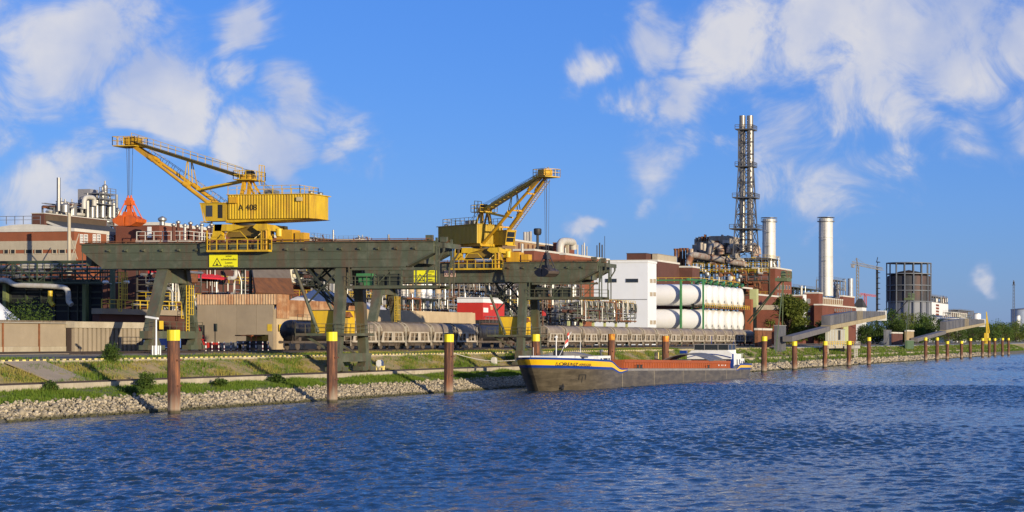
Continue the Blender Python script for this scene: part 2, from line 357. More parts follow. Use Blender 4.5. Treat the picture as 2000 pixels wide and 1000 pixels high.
# ---- bank: soil / grass / stone pitching
def ground_mat(name, c1, c2, c3, s1=.25, s2=2.2, bump=.6):
    m = bpy.data.materials.new(name); m.use_nodes = True; nt = m.node_tree; N = nt.nodes; L = nt.links; b = N['Principled BSDF']; b.inputs['Roughness'].default_value = .95
    g = N.new('ShaderNodeNewGeometry')
    a = N.new('ShaderNodeTexNoise'); a.inputs['Scale'].default_value = s1; a.inputs['Detail'].default_value = 6; a.inputs['Roughness'].default_value = .7; L.new(g.outputs['Position'], a.inputs['Vector'])
    c = N.new('ShaderNodeTexNoise'); c.inputs['Scale'].default_value = s2; c.inputs['Detail'].default_value = 6; c.inputs['Roughness'].default_value = .75; L.new(g.outputs['Position'], c.inputs['Vector'])
    r1 = N.new('ShaderNodeMapRange'); r1.inputs['From Min'].default_value = .42; r1.inputs['From Max'].default_value = .6; L.new(a.outputs['Fac'], r1.inputs['Value'])
    r2 = N.new('ShaderNodeMapRange'); r2.inputs['From Min'].default_value = .4; r2.inputs['From Max'].default_value = .66; L.new(c.outputs['Fac'], r2.inputs['Value'])
    x = N.new('ShaderNodeMix'); x.data_type = 'RGBA'; L.new(r1.outputs[0], x.inputs[0]); x.inputs[6].default_value = (*c1, 1); x.inputs[7].default_value = (*c2, 1)
    y = N.new('ShaderNodeMix'); y.data_type = 'RGBA'; L.new(r2.outputs[0], y.inputs[0]); L.new(x.outputs[2], y.inputs[6]); y.inputs[7].default_value = (*c3, 1)
    L.new(y.outputs[2], b.inputs['Base Color'])
    bp = N.new('ShaderNodeBump'); bp.inputs['Strength'].default_value = bump; bp.inputs['Distance'].default_value = .12; L.new(c.outputs['Fac'], bp.inputs['Height']); L.new(bp.outputs[0], b.inputs['Normal'])
    return m
M_SLOPE = ground_mat('bank_soil', (.31, .21, .08), (.17, .18, .03), (.34, .25, .13))
M_BERM = ground_mat('berm_soil', (.09, .11, .022), (.12, .11, .04), (.07, .10, .016))
M_BED = ground_mat('wet_stones', (.10, .09, .06), (.20, .17, .12), (.05, .05, .03), .8, 5)
M_YARD = ground_mat('yard_ground', (.17, .14, .10), (.10, .12, .03), (.22, .18, .13), .15, 1.2)
M_ASPH = mat('asphalt', (.055, .054, .056), .9, 0, .25, .5, (.09, .08, .07), .5, .2)
def strip(name, prof, m, xs, amp=.0, seed=1):
    pr = np.array(prof); X, _ = np.meshgrid(xs, pr[:, 0]); Y = np.repeat(pr[:, 0:1], len(xs), 1); Z = np.repeat(pr[:, 1:2], len(xs), 1).copy()
    if amp:
        r = np.random.default_rng(seed); nz = r.normal(0, 1, Z.shape)
        Z[1:-1] += amp * nz[1:-1]
        for i in range(10):
            k = r.uniform(.1, .9); Z[1:-1] += amp * .7 * np.sin(k * X[1:-1] + r.uniform(0, 6) + Y[1:-1] * r.uniform(-.5, .5))
    return grid_mesh(name, X, Y, Z, m)
XS = np.concatenate([np.arange(-60, 60, 10), np.arange(60, 360, .8), np.arange(360, 1000, 4), np.geomspace(1000, 9000, 25)])
def lin(a, b, n): return [(a[0] + (b[0] - a[0]) * i / (n - 1), a[1] + (b[1] - a[1]) * i / (n - 1)) for i in range(n)]
strip('riprap_bed', [(84, -1.7)] + lin((87.2, -.45), (91.4, 1.25), 8), M_BED, XS, .04)
strip('berm', lin((91.4, 1.25), (95.0, 2.15), 8), M_BERM, XS, .04, 2)
strip('bank_slope', lin((96.0, 2.55), (101.25, 4.42), 12), M_SLOPE, XS, .045, 3)
strip('quay_ground', [(101.9, 4.70)] + lin((103, ground_z(103)), (133, ground_z(133)), 12) + [(400, 5.29), (9000, 5.0)], M_YARD, np.concatenate([[-600], XS]), 0)
# ledge wall that carries the river-side crane rail
r_ = random.Random(3)
ledge = thing('ledge_wall', 'long low pale concrete ledge wall along the grassy bank', 'wall', (90, 95.5, 2))
x = -60.0
segm = MB().box(0, 11.96, 0, 1.05, -1.15, 0).mesh('wall_block'); segm.materials.append(CONCL)
while x < 520:
    o = bpy.data.objects.new('wall_block', segm); COL.objects.link(o); o.parent = ledge
    o.location = (x - 90, 94.95 + r_.uniform(-.02, .02) - 95.5, 2.64 + r_.uniform(-.025, .02) - 2); x += 12
mb = MB().box(520, 3000, 94.95, 96, 1.5, 2.62); part('wall_run', mb, CONCL, ledge)
mb = MB().box(-60, 3000, 95.42, 95.5, 2.66, 2.82); part('crane_rail', mb, RAILM, ledge)
# quay kerb with yellow and black edge paint
km = bpy.data.materials.new('kerb_paint'); km.use_nodes = True; nt = km.node_tree; N = nt.nodes; L = nt.links; b = N['Principled BSDF']; b.inputs['Roughness'].default_value = .8
g = N.new('ShaderNodeNewGeometry'); sx = N.new('ShaderNodeSeparateXYZ'); L.new(g.outputs['Position'], sx.inputs[0])
fr = N.new('ShaderNodeMath'); fr.operation = 'FRACT'; mu = N.new('ShaderNodeMath'); mu.operation = 'MULTIPLY'; mu.inputs[1].default_value = 1 / .95; L.new(sx.outputs[0], mu.inputs[0]); L.new(mu.outputs[0], fr.inputs[0])
gt = N.new('ShaderNodeMath'); gt.operation = 'GREATER_THAN'; gt.inputs[1].default_value = .5; L.new(fr.outputs[0], gt.inputs[0])
nz = N.new('ShaderNodeTexNoise'); nz.inputs['Scale'].default_value = 1.5; nz.inputs['Detail'].default_value = 5; L.new(g.outputs['Position'], nz.inputs['Vector'])
wr = N.new('ShaderNodeMapRange'); wr.inputs['From Min'].default_value = .47; wr.inputs['From Max'].default_value = .64; wr.inputs['To Max'].default_value = .7; L.new(nz.outputs['Fac'], wr.inputs['Value'])
m1 = N.new('ShaderNodeMix'); m1.data_type = 'RGBA'; L.new(gt.outputs[0], m1.inputs[0]); m1.inputs[6].default_value = (.03, .028, .025, 1); m1.inputs[7].default_value = (.66, .54, .15, 1)
m2 = N.new('ShaderNodeMix'); m2.data_type = 'RGBA'; L.new(wr.outputs[0], m2.inputs[0]); L.new(m1.outputs[2], m2.inputs[6]); m2.inputs[7].default_value = (.3, .25, .18, 1); L.new(m2.outputs[2], b.inputs['Base Color'])
kerb = thing('quay_kerb', 'concrete quay kerb with yellow and black striped edge above the slope', 'kerb', (90, 101.6, 4.3))
x = -40.0
segk = MB().box(0, 9.95, 0, .65, -.62, 0).mesh('kerb_block'); segk.materials.append(CONCL)
while x < 420:
    if not (100 < x < 109 and False):
        o = bpy.data.objects.new('kerb_block', segk); COL.objects.link(o); o.parent = kerb; o.location = (x - 90, 101.25 + r_.uniform(-.02, .02) - 101.6, 4.60 + r_.uniform(-.015, .015) - 4.3)
    x += 10
part('kerb_run', MB().box(420, 2500, 101.25, 101.9, 4, 4.6), CONCL, kerb)
part('striped_edge', MB().box(-40, 420, 101.4, 101.75, 4.57, 4.73), km, kerb, sm=False)
# road, tracks
mb = MB(); mb.add([(-60, 104.2, 4.775), (166, 104.2, 4.775), (166, 108.6, 4.86), (-60, 108.6, 4.86)], [(0, 1, 2, 3)]); struct('quay_road', mb, M_ASPH)
M_BALL = ground_mat('ballast', (.13, .10, .08), (.20, .16, .12), (.08, .06, .05), .8, 6)
mb = MB(); mb.prism([(110.6, 4.86), (111.3, 5.02), (114.7, 5.06), (115.5, 4.93)], 'x', 150, 800); struct('track_ballast', mb, M_BALL)
tr = thing('railway_track', 'rusty railway track under the row of hopper wagons', 'track', (300, 113, 5.0))
for yy in (112.25, 113.68): part('rail', MB().box(150, 800, yy, yy + .08, 5.0, 5.2), RAILM, tr)
cr_ = thing('crane_track', 'inland crane rail on concrete strip behind the wagons', 'track', (300, 120, 5.0))
part('rail', MB().box(60, 520, 118.36, 118.44, 5.02, 5.25), RAILM, cr_); part('rail_bed', MB().box(60, 520, 117.8, 119.0, 4.9, 5.06), CONC, cr_)

# ---- riprap stones
def rocks(name, n, sfun, seed, m, label):
    r = np.random.default_rng(seed)
    bm = bmesh.new(); bmesh.ops.create_icosphere(bm, subdivisions=1, radius=1); bv = np.array([v.co[:] for v in bm.verts]); bf = np.array([[v.index for v in f.verts] for f in bm.faces]); bm.free()
    nv, nf = len(bv), len(bf); P, S = sfun(r, n)
    V = np.zeros((n, nv, 3), np.float32)
    for i in range(n):
        q = Quaternion(r.normal(size=4)).normalized().to_matrix(); v = bv * (1 + r.uniform(-.42, .42, (nv, 1))) * (S[i] * r.uniform(.6, 1.25, 3)); V[i] = v @ np.array(q).T + P[i]
    Fc = (bf[None] + (np.arange(n) * nv)[:, None, None]).reshape(-1, 3)
    me = bpy.data.meshes.new(name); me.vertices.add(n * nv); me.vertices.foreach_set('co', V.ravel())
    me.loops.add(Fc.size); me.loops.foreach_set('vertex_index', Fc.astype(np.int32).ravel()); me.polygons.add(len(Fc))
    me.polygons.foreach_set('loop_start', np.arange(0, Fc.size, 3, dtype=np.int32)); me.polygons.foreach_set('loop_total', np.full(len(Fc), 3, np.int32)); me.update(calc_edges=True)
    me.materials.append(m); o = bpy.data.objects.new(name, me); COL.objects.link(o); o['kind'] = 'stuff'; o['label'] = label; o['category'] = 'stones'
    return o
def rockmat():
    m = bpy.data.materials.new('riprap_stone'); m.use_nodes = True; nt = m.node_tree; N = nt.nodes; L = nt.links; b = N['Principled BSDF']; b.inputs['Roughness'].default_value = .9
    g = N.new('ShaderNodeNewGeometry')
    v = N.new('ShaderNodeMapRange'); v.inputs['To Min'].default_value = .4; v.inputs['To Max'].default_value = 1.3; L.new(g.outputs['Random Per Island'], v.inputs['Value'])
    sc = N.new('ShaderNodeVectorMath'); sc.operation = 'SCALE'; sc.inputs[0].default_value = (.33, .275, .19); L.new(v.outputs[0], sc.inputs['Scale'])
    # algae and wet band near the water line
    sx = N.new('ShaderNodeSeparateXYZ'); L.new(g.outputs['Position'], sx.inputs[0])
    nz = N.new('ShaderNodeTexNoise'); nz.inputs['Scale'].default_value = .8; L.new(g.outputs['Position'], nz.inputs['Vector'])
    ad = N.new('ShaderNodeMath'); ad.operation = 'MULTIPLY_ADD'; L.new(nz.outputs['Fac'], ad.inputs[0]); ad.inputs[1].default_value = -.35; L.new(sx.outputs[2], ad.inputs[2])
    w = N.new('ShaderNodeMapRange'); w.inputs['From Min'].default_value = .22; w.inputs['From Max'].default_value = -.02; L.new(ad.outputs[0], w.inputs['Value'])
    x = N.new('ShaderNodeMix'); x.data_type = 'RGBA'; L.new(w.outputs[0], x.inputs[0]); L.new(sc.outputs[0], x.inputs[6]); x.inputs[7].default_value = (.055, .05, .018, 1); L.new(x.outputs[2], b.inputs['Base Color'])
    return m
M_ROCK = rockmat()
def bankz(t): return -.45 + (t - 87.2) * (1.7 / 4.2)
def f1(r, n):
    s = r.uniform(88, 300, n); t = r.uniform(87.3, 91.6, n); P = np.stack([s, t, bankz(t) + r.uniform(-.05, .16, n)], -1); return P, r.uniform(.07, .18, n) * (1 + .7 * (r.random(n) > .94))
rocks('riprap_stones', 21000, f1, 1, M_ROCK, 'pale broken riprap stones along the water edge')
def f2(r, n):
    s = 300 + 420 * r.random(n) ** 1.3; t = r.uniform(87.3, 91.6, n); return np.stack([s, t, bankz(t) + r.uniform(-.05, .2, n)], -1), r.uniform(.22, .42, n)
rocks('riprap_stones', 5200, f2, 2, M_ROCK, 'pale broken riprap stones along the far water edge')

# ---- grass and weeds
def leafmat(name, c1, c2, tr=.35):
    m = bpy.data.materials.new(name); m.use_nodes = True; nt = m.node_tree; N = nt.nodes; L = nt.links; b = N['Principled BSDF']; b.inputs['Roughness'].default_value = .7; b.inputs['Specular IOR Level'].default_value = .25
    g = N.new('ShaderNodeNewGeometry'); nz = N.new('ShaderNodeTexNoise'); nz.inputs['Scale'].default_value = .5; nz.inputs['Detail'].default_value = 4; L.new(g.outputs['Position'], nz.inputs['Vector'])
    ad = N.new('ShaderNodeMath'); ad.operation = 'MULTIPLY_ADD'; L.new(g.outputs['Random Per Island'], ad.inputs[0]); ad.inputs[1].default_value = .5; L.new(nz.outputs['Fac'], ad.inputs[2])
    r = N.new('ShaderNodeMapRange'); r.inputs['From Min'].default_value = .45; r.inputs['From Max'].default_value = 1.05; L.new(ad.outputs[0], r.inputs['Value'])
    x = N.new('ShaderNodeMix'); x.data_type = 'RGBA'; L.new(r.outputs[0], x.inputs[0]); x.inputs[6].default_value = (*c1, 1); x.inputs[7].default_value = (*c2, 1); L.new(x.outputs[2], b.inputs['Base Color'])
    t = N.new('ShaderNodeBsdfTranslucent'); L.new(x.outputs[2], t.inputs['Color']); ms = N.new('ShaderNodeMixShader'); ms.inputs[0].default_value = tr
    L.new(b.outputs[0], ms.inputs[1]); L.new(t.outputs[0], ms.inputs[2]); L.new(ms.outputs[0], N['Material Output'].inputs['Surface'])
    return m
M_GR = leafmat('grass_green', (.075, .15, .012), (.17, .22, .025)); M_DRY = leafmat('grass_dry', (.36, .28, .07), (.21, .22, .04)); M_LEAF = leafmat('bush_leaf', (.035, .07, .012), (.085, .13, .02))
def blades(P, h, w, seed):
    """P (n,3) roots, h, w (n,) -> verts (n,3,3)"""
    r = np.random.default_rng(seed); n = len(P); an = r.uniform(0, 6.283, n); ln = r.uniform(.0, .45, n) * h; la = r.uniform(0, 6.283, n)
    a = np.stack([np.cos(an) * w, np.sin(an) * w, np.zeros(n)], -1); tip = P + np.stack([np.cos(la) * ln, np.sin(la) * ln, h], -1)
    return np.stack([P - a, P + a, tip], 1)
def tri_mesh(name, V, m):
    n = len(V); me = bpy.data.meshes.new(name); me.vertices.add(n * 3); me.vertices.foreach_set('co', V.astype(np.float32).ravel())
    me.loops.add(n * 3); me.loops.foreach_set('vertex_index', np.arange(n * 3, dtype=np.int32)); me.polygons.add(n)
    me.polygons.foreach_set('loop_start', np.arange(0, n * 3, 3, dtype=np.int32)); me.polygons.foreach_set('loop_total', np.full(n, 3, np.int32)); me.update(calc_edges=True); me.materials.append(m); return me
def patchy(s, t, seed, f=.25):
    r = np.random.default_rng(seed); v = np.zeros_like(s)
    for i in range(8): v += np.sin(s * r.uniform(.3, 1.6) * f * 2 + t * r.uniform(-1.5, 1.5) + r.uniform(0, 6.28))
    return v / 2.8
def grass(name, s0, s1, t0, t1, z0, z1, n, h0, h1, m, label, seed, thr=-9, w=.035):
    r = np.random.default_rng(seed); s = r.uniform(s0, s1, n); t = r.uniform(t0, t1, n); p = patchy(s, t, seed + 5); k = p > thr + r.normal(0, .25, n); s, t, p = s[k], t[k], p[k]
    z = z0 + (z1 - z0) * (t - t0) / (t1 - t0) - .04; P = np.stack([s, t, z], -1); P = np.repeat(P, 3, 0) + r.normal(0, .07, (len(P) * 3, 3)) * np.array([1, 1, .1])
    h = r.uniform(h0, h1, len(P)) * np.repeat(np.clip(.8 + .35 * p, .5, 1.5), 3); me = tri_mesh(name, blades(P, h, np.full(len(P), w) * (.7 + .6 * r.random(len(P))), seed), m)
    o = bpy.data.objects.new(name, me); COL.objects.link(o); o['kind'] = 'stuff'; o['label'] = label; o['category'] = 'grass'; return o
grass('berm_grass', 90, 330, 91.3, 94.95, 1.28, 2.12, 34000, .18, .5, M_GR, 'lush green grass on the berm above the stones', 21, -.9)
grass('slope_grass', 90, 330, 96.1, 101.2, 2.6, 4.38, 30000, .12, .36, M_DRY, 'dry patchy grass on the quay slope', 22, -.1)
grass('slope_weeds', 90, 330, 96.1, 101.2, 2.6, 4.38, 17000, .2, .6, M_GR, 'green weeds in patches on the quay slope', 23, .1)
grass('kerb_grass', 90, 330, 102.0, 104.1, 4.7, 4.76, 9000, .12, .38, M_GR, 'thin strip of grass behind the striped kerb', 24, -.2)
grass('track_grass', 166, 330, 104.3, 110.5, 4.76, 4.88, 9000, .12, .34, M_DRY, 'dry weeds beside the railway track', 25, -.2)
grass('far_grass', 330, 900, 91.4, 101.2, 1.3, 4.4, 15000, .3, .8, M_GR, 'green grass covering the far river bank', 26, -.5, .08)
def bush(name, label, c, rad, h, n, seed, m=M_LEAF, cat='bush', group=None):
    r = np.random.default_rng(seed); d = r.normal(size=(n, 3)); d /= np.linalg.norm(d, axis=1)[:, None]; rr = r.random(n) ** .45
    P = d * rr[:, None] * np.array([rad, rad, h * .55]) * (1 + .25 * np.sin(d[:, :1] * 5 + seed) + .2 * np.cos(d[:, 2:] * 7)) + np.array([0, 0, h * .5]); P[:, 2] = np.maximum(P[:, 2], .02)
    sz = r.uniform(.06, .13, n) * (1 + rad * .12); a = r.normal(size=(n, 3)); bb = r.normal(size=(n, 3))
    V = np.stack([P, P + a * sz[:, None], P + bb * sz[:, None]], 1); me = tri_mesh(name, V, m)
    t = thing(name, label, cat, c, group); o = bpy.data.objects.new('foliage', me); COL.objects.link(o); o.parent = t
    st = MB()
    for i in range(5): st.tube((0, 0, -.1), (r.normal() * rad * .4, r.normal() * rad * .4, h * .7), .02, 5)
    part('stem', st, M_DRY, t, local=True); return t
for i, (x_, y_, t_, rd, hh, lb) in enumerate([(217, 706, 101, .75, 1.5, 'dark green bush growing through the striped kerb'), (284, 764, 93.6, .8, 1.4, 'leafy bush on the berm nearest the ledge shadow'), (98, 755, 94.2, .6, .8, 'small weed clump at the end of the broken ledge'),
        (540, 742, 93.8, .8, .9, 'low leafy weed clump on the berm beside a pile shadow'), (430, 752, 93.6, .6, .7, 'small bright weed clump on the berm grass'), (258, 770, 92.4, .9, .6, 'spreading weeds at the top of the stones')]):
    p = at(x_, y_, t_); zz = 4.45 if t_ > 100 else 1.28 + (t_ - 91.3) * .23
    bush('weed_bush', lb, (p.x, t_, zz), rd, hh, 1500, 50 + i)
# ================================================================== mooring piles
def pile_mat(name, top):
    m = bpy.data.materials.new(name); m.use_nodes = True; nt = m.node_tree; N = nt.nodes; L = nt.links; b = N['Principled BSDF']; b.inputs['Roughness'].default_value = .85
    g = N.new('ShaderNodeNewGeometry'); sx = N.new('ShaderNodeSeparateXYZ'); L.new(g.outputs['Position'], sx.inputs[0])
    mp = N.new('ShaderNodeMapping'); mp.inputs['Scale'].default_value = (4, 4, .35); L.new(g.outputs['Position'], mp.inputs['Vector'])
    nz = N.new('ShaderNodeTexNoise'); nz.inputs['Scale'].default_value = 1; nz.inputs['Detail'].default_value = 6; nz.inputs['Roughness'].default_value = .7; L.new(mp.outputs[0], nz.inputs['Vector'])
    r = N.new('ShaderNodeValToRGB'); e = r.color_ramp; e.elements[0].position = .34; e.elements[0].color = (.028, .013, .010, 1); e.elements[1].position = .68; e.elements[1].color = (.26, .095, .035, 1)
    k = e.elements.new(.5); k.color = (.10, .042, .024, 1); L.new(nz.outputs['Fac'], r.inputs[0])
    ad = N.new('ShaderNodeMath'); ad.operation = 'MULTIPLY_ADD'; L.new(nz.outputs['Fac'], ad.inputs[0]); ad.inputs[1].default_value = 3.4; L.new(sx.outputs[2], ad.inputs[2])
    w = N.new('ShaderNodeMapRange'); w.inputs['From Min'].default_value = 3.3; w.inputs['From Max'].default_value = 1.6; w.inputs['To Max'].default_value = .75; L.new(ad.outputs[0], w.inputs['Value'])
    x = N.new('ShaderNodeMix'); x.data_type = 'RGBA'; L.new(w.outputs[0], x.inputs[0]); L.new(r.outputs[0], x.inputs[6]); x.inputs[7].default_value = (.36, .29, .21, 1)
    w2 = N.new('ShaderNodeMapRange'); w2.inputs['From Min'].default_value = .42; w2.inputs['From Max'].default_value = .2; L.new(sx.outputs[2], w2.inputs['Value'])
    y = N.new('ShaderNodeMix'); y.data_type = 'RGBA'; L.new(w2.outputs[0], y.inputs[0]); L.new(x.outputs[2], y.inputs[6]); y.inputs[7].default_value = (.05, .04, .02, 1); L.new(y.outputs[2], b.inputs['Base Color'])
    return m
M_PILE = pile_mat('pile_rust', 7.3)
CAPY = mat('pile_yellow', (.80, .66, .01), .55, 0, .10, 1.5, (.45, .33, .03), .35)
CAPR = mat('pile_peeled', (.42, .12, .02), .8, 0, .3, 2, (.7, .45, .03), .7, sscale=(2, 2, .8))
def pile_poly(r, k=1.0):
    # two sheet pile halves welded together: flats with clutch ribs
    pts = []
    for i in range(8):
        a0 = R(22.5 + 45 * i - 17); a1 = R(22.5 + 45 * i + 17); pts += [(r * math.cos(a0), r * math.sin(a0)), (r * math.cos(a1), r * math.sin(a1))]
    for i in (3, 4, 11, 12): pts[i] = (pts[i][0] * 1.0, pts[i][1] * 1.10)
    return pts
def pile(name, label, top, capm, group):
    t = thing(name, label, 'mooring pile', (0, 0, 0), group)
    part('shaft', MB().prism(pile_poly(.53), 'z', -1.5, top - .95), M_PILE, t, local=True, sm=False)
    part('painted_cap', MB().prism(pile_poly(.545), 'z', top - .948, top), capm, t, local=True, sm=False)
    br = MB(); br.box(-.36, .36, -.60, -.50, top - 2.75, top - 2.6); br.box(-.3, .3, -.6, -.5, top - 5.0, top - 4.88)
    part('mooring_bracket', br, M_PILE, t, local=True); return t
PT = 84.9
G1 = 'mooring piles in the river'
proto = pile('mooring_pile', 'tall rusty steel mooring pile with bright yellow top standing in the river', 7.4, CAPY, G1)
lowp = pile('mooring_pile', 'shorter rusty mooring pile with yellow top in front of the conveyor bank', 6.3, CAPY, 'shorter mooring piles')
peel = pile('mooring_pile', 'dark rusty pile with peeled orange top standing behind the barge', 7.4, CAPR, 'peeled piles behind the barge')
first = {'p': True, 'l': True, 'r': True}; LB = {'p': proto['label'], 'l': lowp['label'], 'r': peel['label']}
for x_, k in [(340, 'p'), (649, 'p'), (876, 'p'), (1046, 'p'), (1194, 'r'), (1300, 'r'), (1492, 'p'), (1552, 'l'), (1611, 'l'), (1658, 'l'), (1697, 'p'), (1808, 'p'), (1830, 'p'), (1850, 'l'), (1878, 'l'), (1895, 'p'), (1919, 'p'), (1932, 'p'), (1943, 'p'), (1958, 'p'), (1970, 'p')]:
    q = at(x_, 700, PT); src = {'p': proto, 'l': lowp, 'r': peel}[k]
    if first[k]: src.location = (q.x, PT, 0); first[k] = False; c_ = src
    else: c_ = copy_tree(src, loc=(q.x, PT, 0))
    lb = {649: 'rusty yellow topped mooring pile in front of the foot of the lettered crane bridge', 876: 'rusty yellow topped mooring pile holding the mooring line of the barge', 1046: 'rusty yellow topped mooring pile right behind the barge bow', 1492: 'rusty yellow topped mooring pile just behind the barge stern', 340: 'rusty yellow topped mooring pile in front of the inland leg of the lettered crane bridge'}.get(x_)
    c_['label'] = lb or LB[k]; rp_ = random.Random(x_); c_.rotation_euler = (R(rp_.uniform(-.7, .7)), R(rp_.uniform(-.7, .7)), R(rp_.uniform(-25, 25))); c_.location.z = rp_.uniform(-.18, .06)

# ================================================================== barge
B0, B1 = 190.5, 285.0; BC = 79.0; HB = 4.7
HULL = mat('hull_steel', (.115, .093, .062), .38, .3, .2, .5, (.21, .17, .115), .55, sscale=(.25, .25, 1.6), patch=(.05, .04, .03), pamt=.5)
HULLG = mat('deck_grey', (.24, .23, .22), .6, 0, .15, .6, (.15, .1, .07), .4)
COAM = mat('coaming_orange', (.34, .080, .020), .6, 0, .12, .5, (.25, .07, .03), .35)
barge = thing('cargo_barge', 'long grey river barge with yellow and blue bow and orange hold coaming', 'barge', (B0, BC, 0))
def sheer(s):   # top edge of hull plating
    d = 2.62 - (s - 212) * .0155
    if s < 207: return 4.36 - (s - B0) * .030
    if s < 212: k = (s - 207) / 5; k = k * k * (3 - 2 * k); return (4.36 - 16.5 * .030) * (1 - k) + d * k
    if s > 270: k = min(1, (s - 270) / 3); k = k * k * (3 - 2 * k); return d + .85 * k
    return d
def hbt(s):     # half breadth at the top
    if s < 204: u = (s - B0) / 13.5; return HB * max(0.0, (1 - (1 - u) ** 2.4)) ** .58
    if s > 278: u = (s - 278) / 7; return HB * (1 - .30 * u * u)
    return HB
def hpt(s, z, side):
    """hull surface point: station s at the top edge, height z"""
    zt = sheer(s); k = max(0., (zt - z) / zt)
    u = max(0, 1 - (s - B0) / 15.); v = max(0, (s - 276) / 9.)
    sx_ = s + (3.2 * u * u) * k - 4.0 * v * v * k ** 1.3
    hb = hbt(s) * (1 - (.34 * u ** .8) * k) * (1 - .1 * v * k)
    return (sx_, BC + side * hb, z)
ST = [B0 + d for d in (0, .15, .4, .8, 1.4, 2.2, 3.2, 4.5, 6, 8, 10, 12, 14, 16.5, 17.5, 18.5, 19.5, 20.5, 21.5, 24)] + list(np.linspace(220, 270, 12)) + [271, 272, 273, 275, 277, 279, 281, 283, 284.4, B1]
def strake(name, zlo, zhi, m, s0=B0, s1=B1, out=0.0, nz=1, label=None):
    mb = MB(); st = [s for s in ST if s0 - 1e-6 <= s <= s1 + 1e-6]
    for side in (-1, 1):
        vs = []; fs = []; k = nz + 1
        for s in st:
            a, c = zlo(s), zhi(s)
            for j in range(k):
                p = Vector(hpt(s, a + (c - a) * j / nz, side)); p.y += side * out; vs.append(p)
        for i in range(len(st) - 1):
            for j in range(nz):
                q = (i * k + j, (i + 1) * k + j, (i + 1) * k + j + 1, i * k + j + 1); fs.append(q if side < 0 else q[::-1])
        mb.add(vs, fs)
    if s1 >= B1 - .01:    # transom
        a, c = zlo(B1), zhi(B1); mb.add([hpt(B1, a, -1), hpt(B1, a, 1), hpt(B1, c, 1), hpt(B1, c, -1)], [(0, 1, 2, 3)])
    return part(name, mb, m, barge, label)
def band(s):  # band height factors near the ends (0 in the middle)
    if s < 207: return 1.0
    if s < 214.6: return max(0, 1 - (s - 207) / 7.6)
    if s > 270: return min(1, (s - 270) / 2.5)
    return 0
def zA(s): return sheer(s) - (.30 + 1.02 * band(s) if s < 250 else .30 + .72 * band(s))     # bottom of lower blue
def zB(s): return sheer(s) - (.16 + .82 * band(s) if s < 250 else .16 + .55 * band(s))
def zC(s): return sheer(s) - (.15 + .12 * band(s))
strake('hull_plating', lambda s: -.8, zA, HULL, nz=7)
strake('blue_stripe', zA, zB, BLUE, B0, 214.5); strake('yellow_band', zB, zC, SHIPY, B0, 214.5); strake('blue_rail', zC, lambda s: sheer(s), BLUE, B0, 214.5)
strake('gunwale', zA, lambda s: sheer(s), HULLG, 214.5, 270)
strake('blue_stripe', zA, zB, BLUE, 270, B1); strake('yellow_band', zB, zC, SHIPY, 270, B1); strake('blue_rail', zC, lambda s: sheer(s), BLUE, 270, B1)
mb = MB()
vs = []; fs = []
for s in ST:
    z = sheer(s) - (.35 if (s < 212 or s > 271) else .03); vs += [hpt(s, z, -1), hpt(s, z, 1)]
for i in range(len(ST) - 1): fs.append((2 * i, 2 * i + 2, 2 * i + 3, 2 * i + 1))
mb.add(vs, fs); part('deck', mb, HULLG, barge)
# weld lines and marks on the hull
mb = MB()
for s in (212.2, 226, 240, 252, 264, 272.5):
    vs = [];
    for z in np.linspace(.1, zA(s) - .03, 5):
        for ds in (-.045, .045): p = Vector(hpt(s + ds, z, -1)); p.y -= .012; vs.append(p)
    mb.add(vs, [(2 * i, 2 * i + 1, 2 * i + 3, 2 * i + 2) for i in range(4)])
part('weld_seam', mb, CONCL, barge)
mb = MB()
def hq(s0, s1, z0, z1): 
    c = [hpt(s0, z0, -1), hpt(s1, z0, -1), hpt(s1, z1, -1), hpt(s0, z1, -1)]; mb.add([(p[0], p[1] - .02, p[2]) for p in c], [(0, 1, 2, 3)])
hq(197.5, 197.7, 1.35, 2.0); hq(199.2, 199.4, 1.35, 2.0); hq(197.5, 199.4, 1.95, 2.05); hq(198.35, 198.55, 1.0, 1.8); part('draught_mark', mb, BLACK, barge)
mb = MB(); hq(193.4, 194.3, .1, .75); part('anchor_pocket', mb, DARK, barge)
mb = MB()
for s, z in ((193.9, .55),): p = Vector(hpt(s, z, -1)); mb.bar((p.x - .5, p.y - .12, .35), (p.x + .4, p.y - .12, .6), .16); mb.bar((p.x, p.y - .15, .15), (p.x, p.y - .15, .95), .12)
part('anchor', mb, BLACK, barge)
# coaming
CS0, CS1 = 215.5, 269.5
def dz(s): return 2.62 - (s - 212) * .0155
mb = MB()
for side in (-1, 1):
    y0 = BC + side * 3.75; y1 = BC + side * 3.55
    mb.hexa([(CS0, y0, dz(CS0)), (CS1, y0, dz(CS1)), (CS1, y1, dz(CS1)), (CS0, y1, dz(CS0)), (CS0, y0, dz(CS0) + 1.22), (CS1, y0, dz(CS1) + 1.22), (CS1, y1, dz(CS1) + 1.22), (CS0, y1, dz(CS0) + 1.22)])
for s in (CS0, CS1): mb.box(s - .1, s + .1, BC - 3.54, BC + 3.54, dz(s), dz(s) + 1.22)
part('hold_coaming', mb, COAM, barge, sm=False)
mb = MB()
for side in (-1, 1):
    for zz, hh, ww in ((.86, .40, .12), (.02, .1, .1)):
        y = BC + side * (3.75 + ww / 2); mb.bar((CS0, y, dz(CS0) + zz + hh / 2), (CS1, y, dz(CS1) + zz + hh / 2), ww, hh)
part('coaming_rail', mb, COAM, barge)
mb = MB()
for i in range(46):
    s = CS0 + .6 + i * 1.18; mb.box(s - .035, s + .035, BC - 3.86, BC - 3.74, dz(s) + .1, dz(s) + .87)
part('coaming_stiffener', mb, COAM, barge)['kind'] = 'stuff'
mb = MB().box(CS0 + .2, CS1 - .2, BC - 3.5, BC + 3.5, .5, .6); part('hold_floor', mb, DARK, barge)
mb = MB()
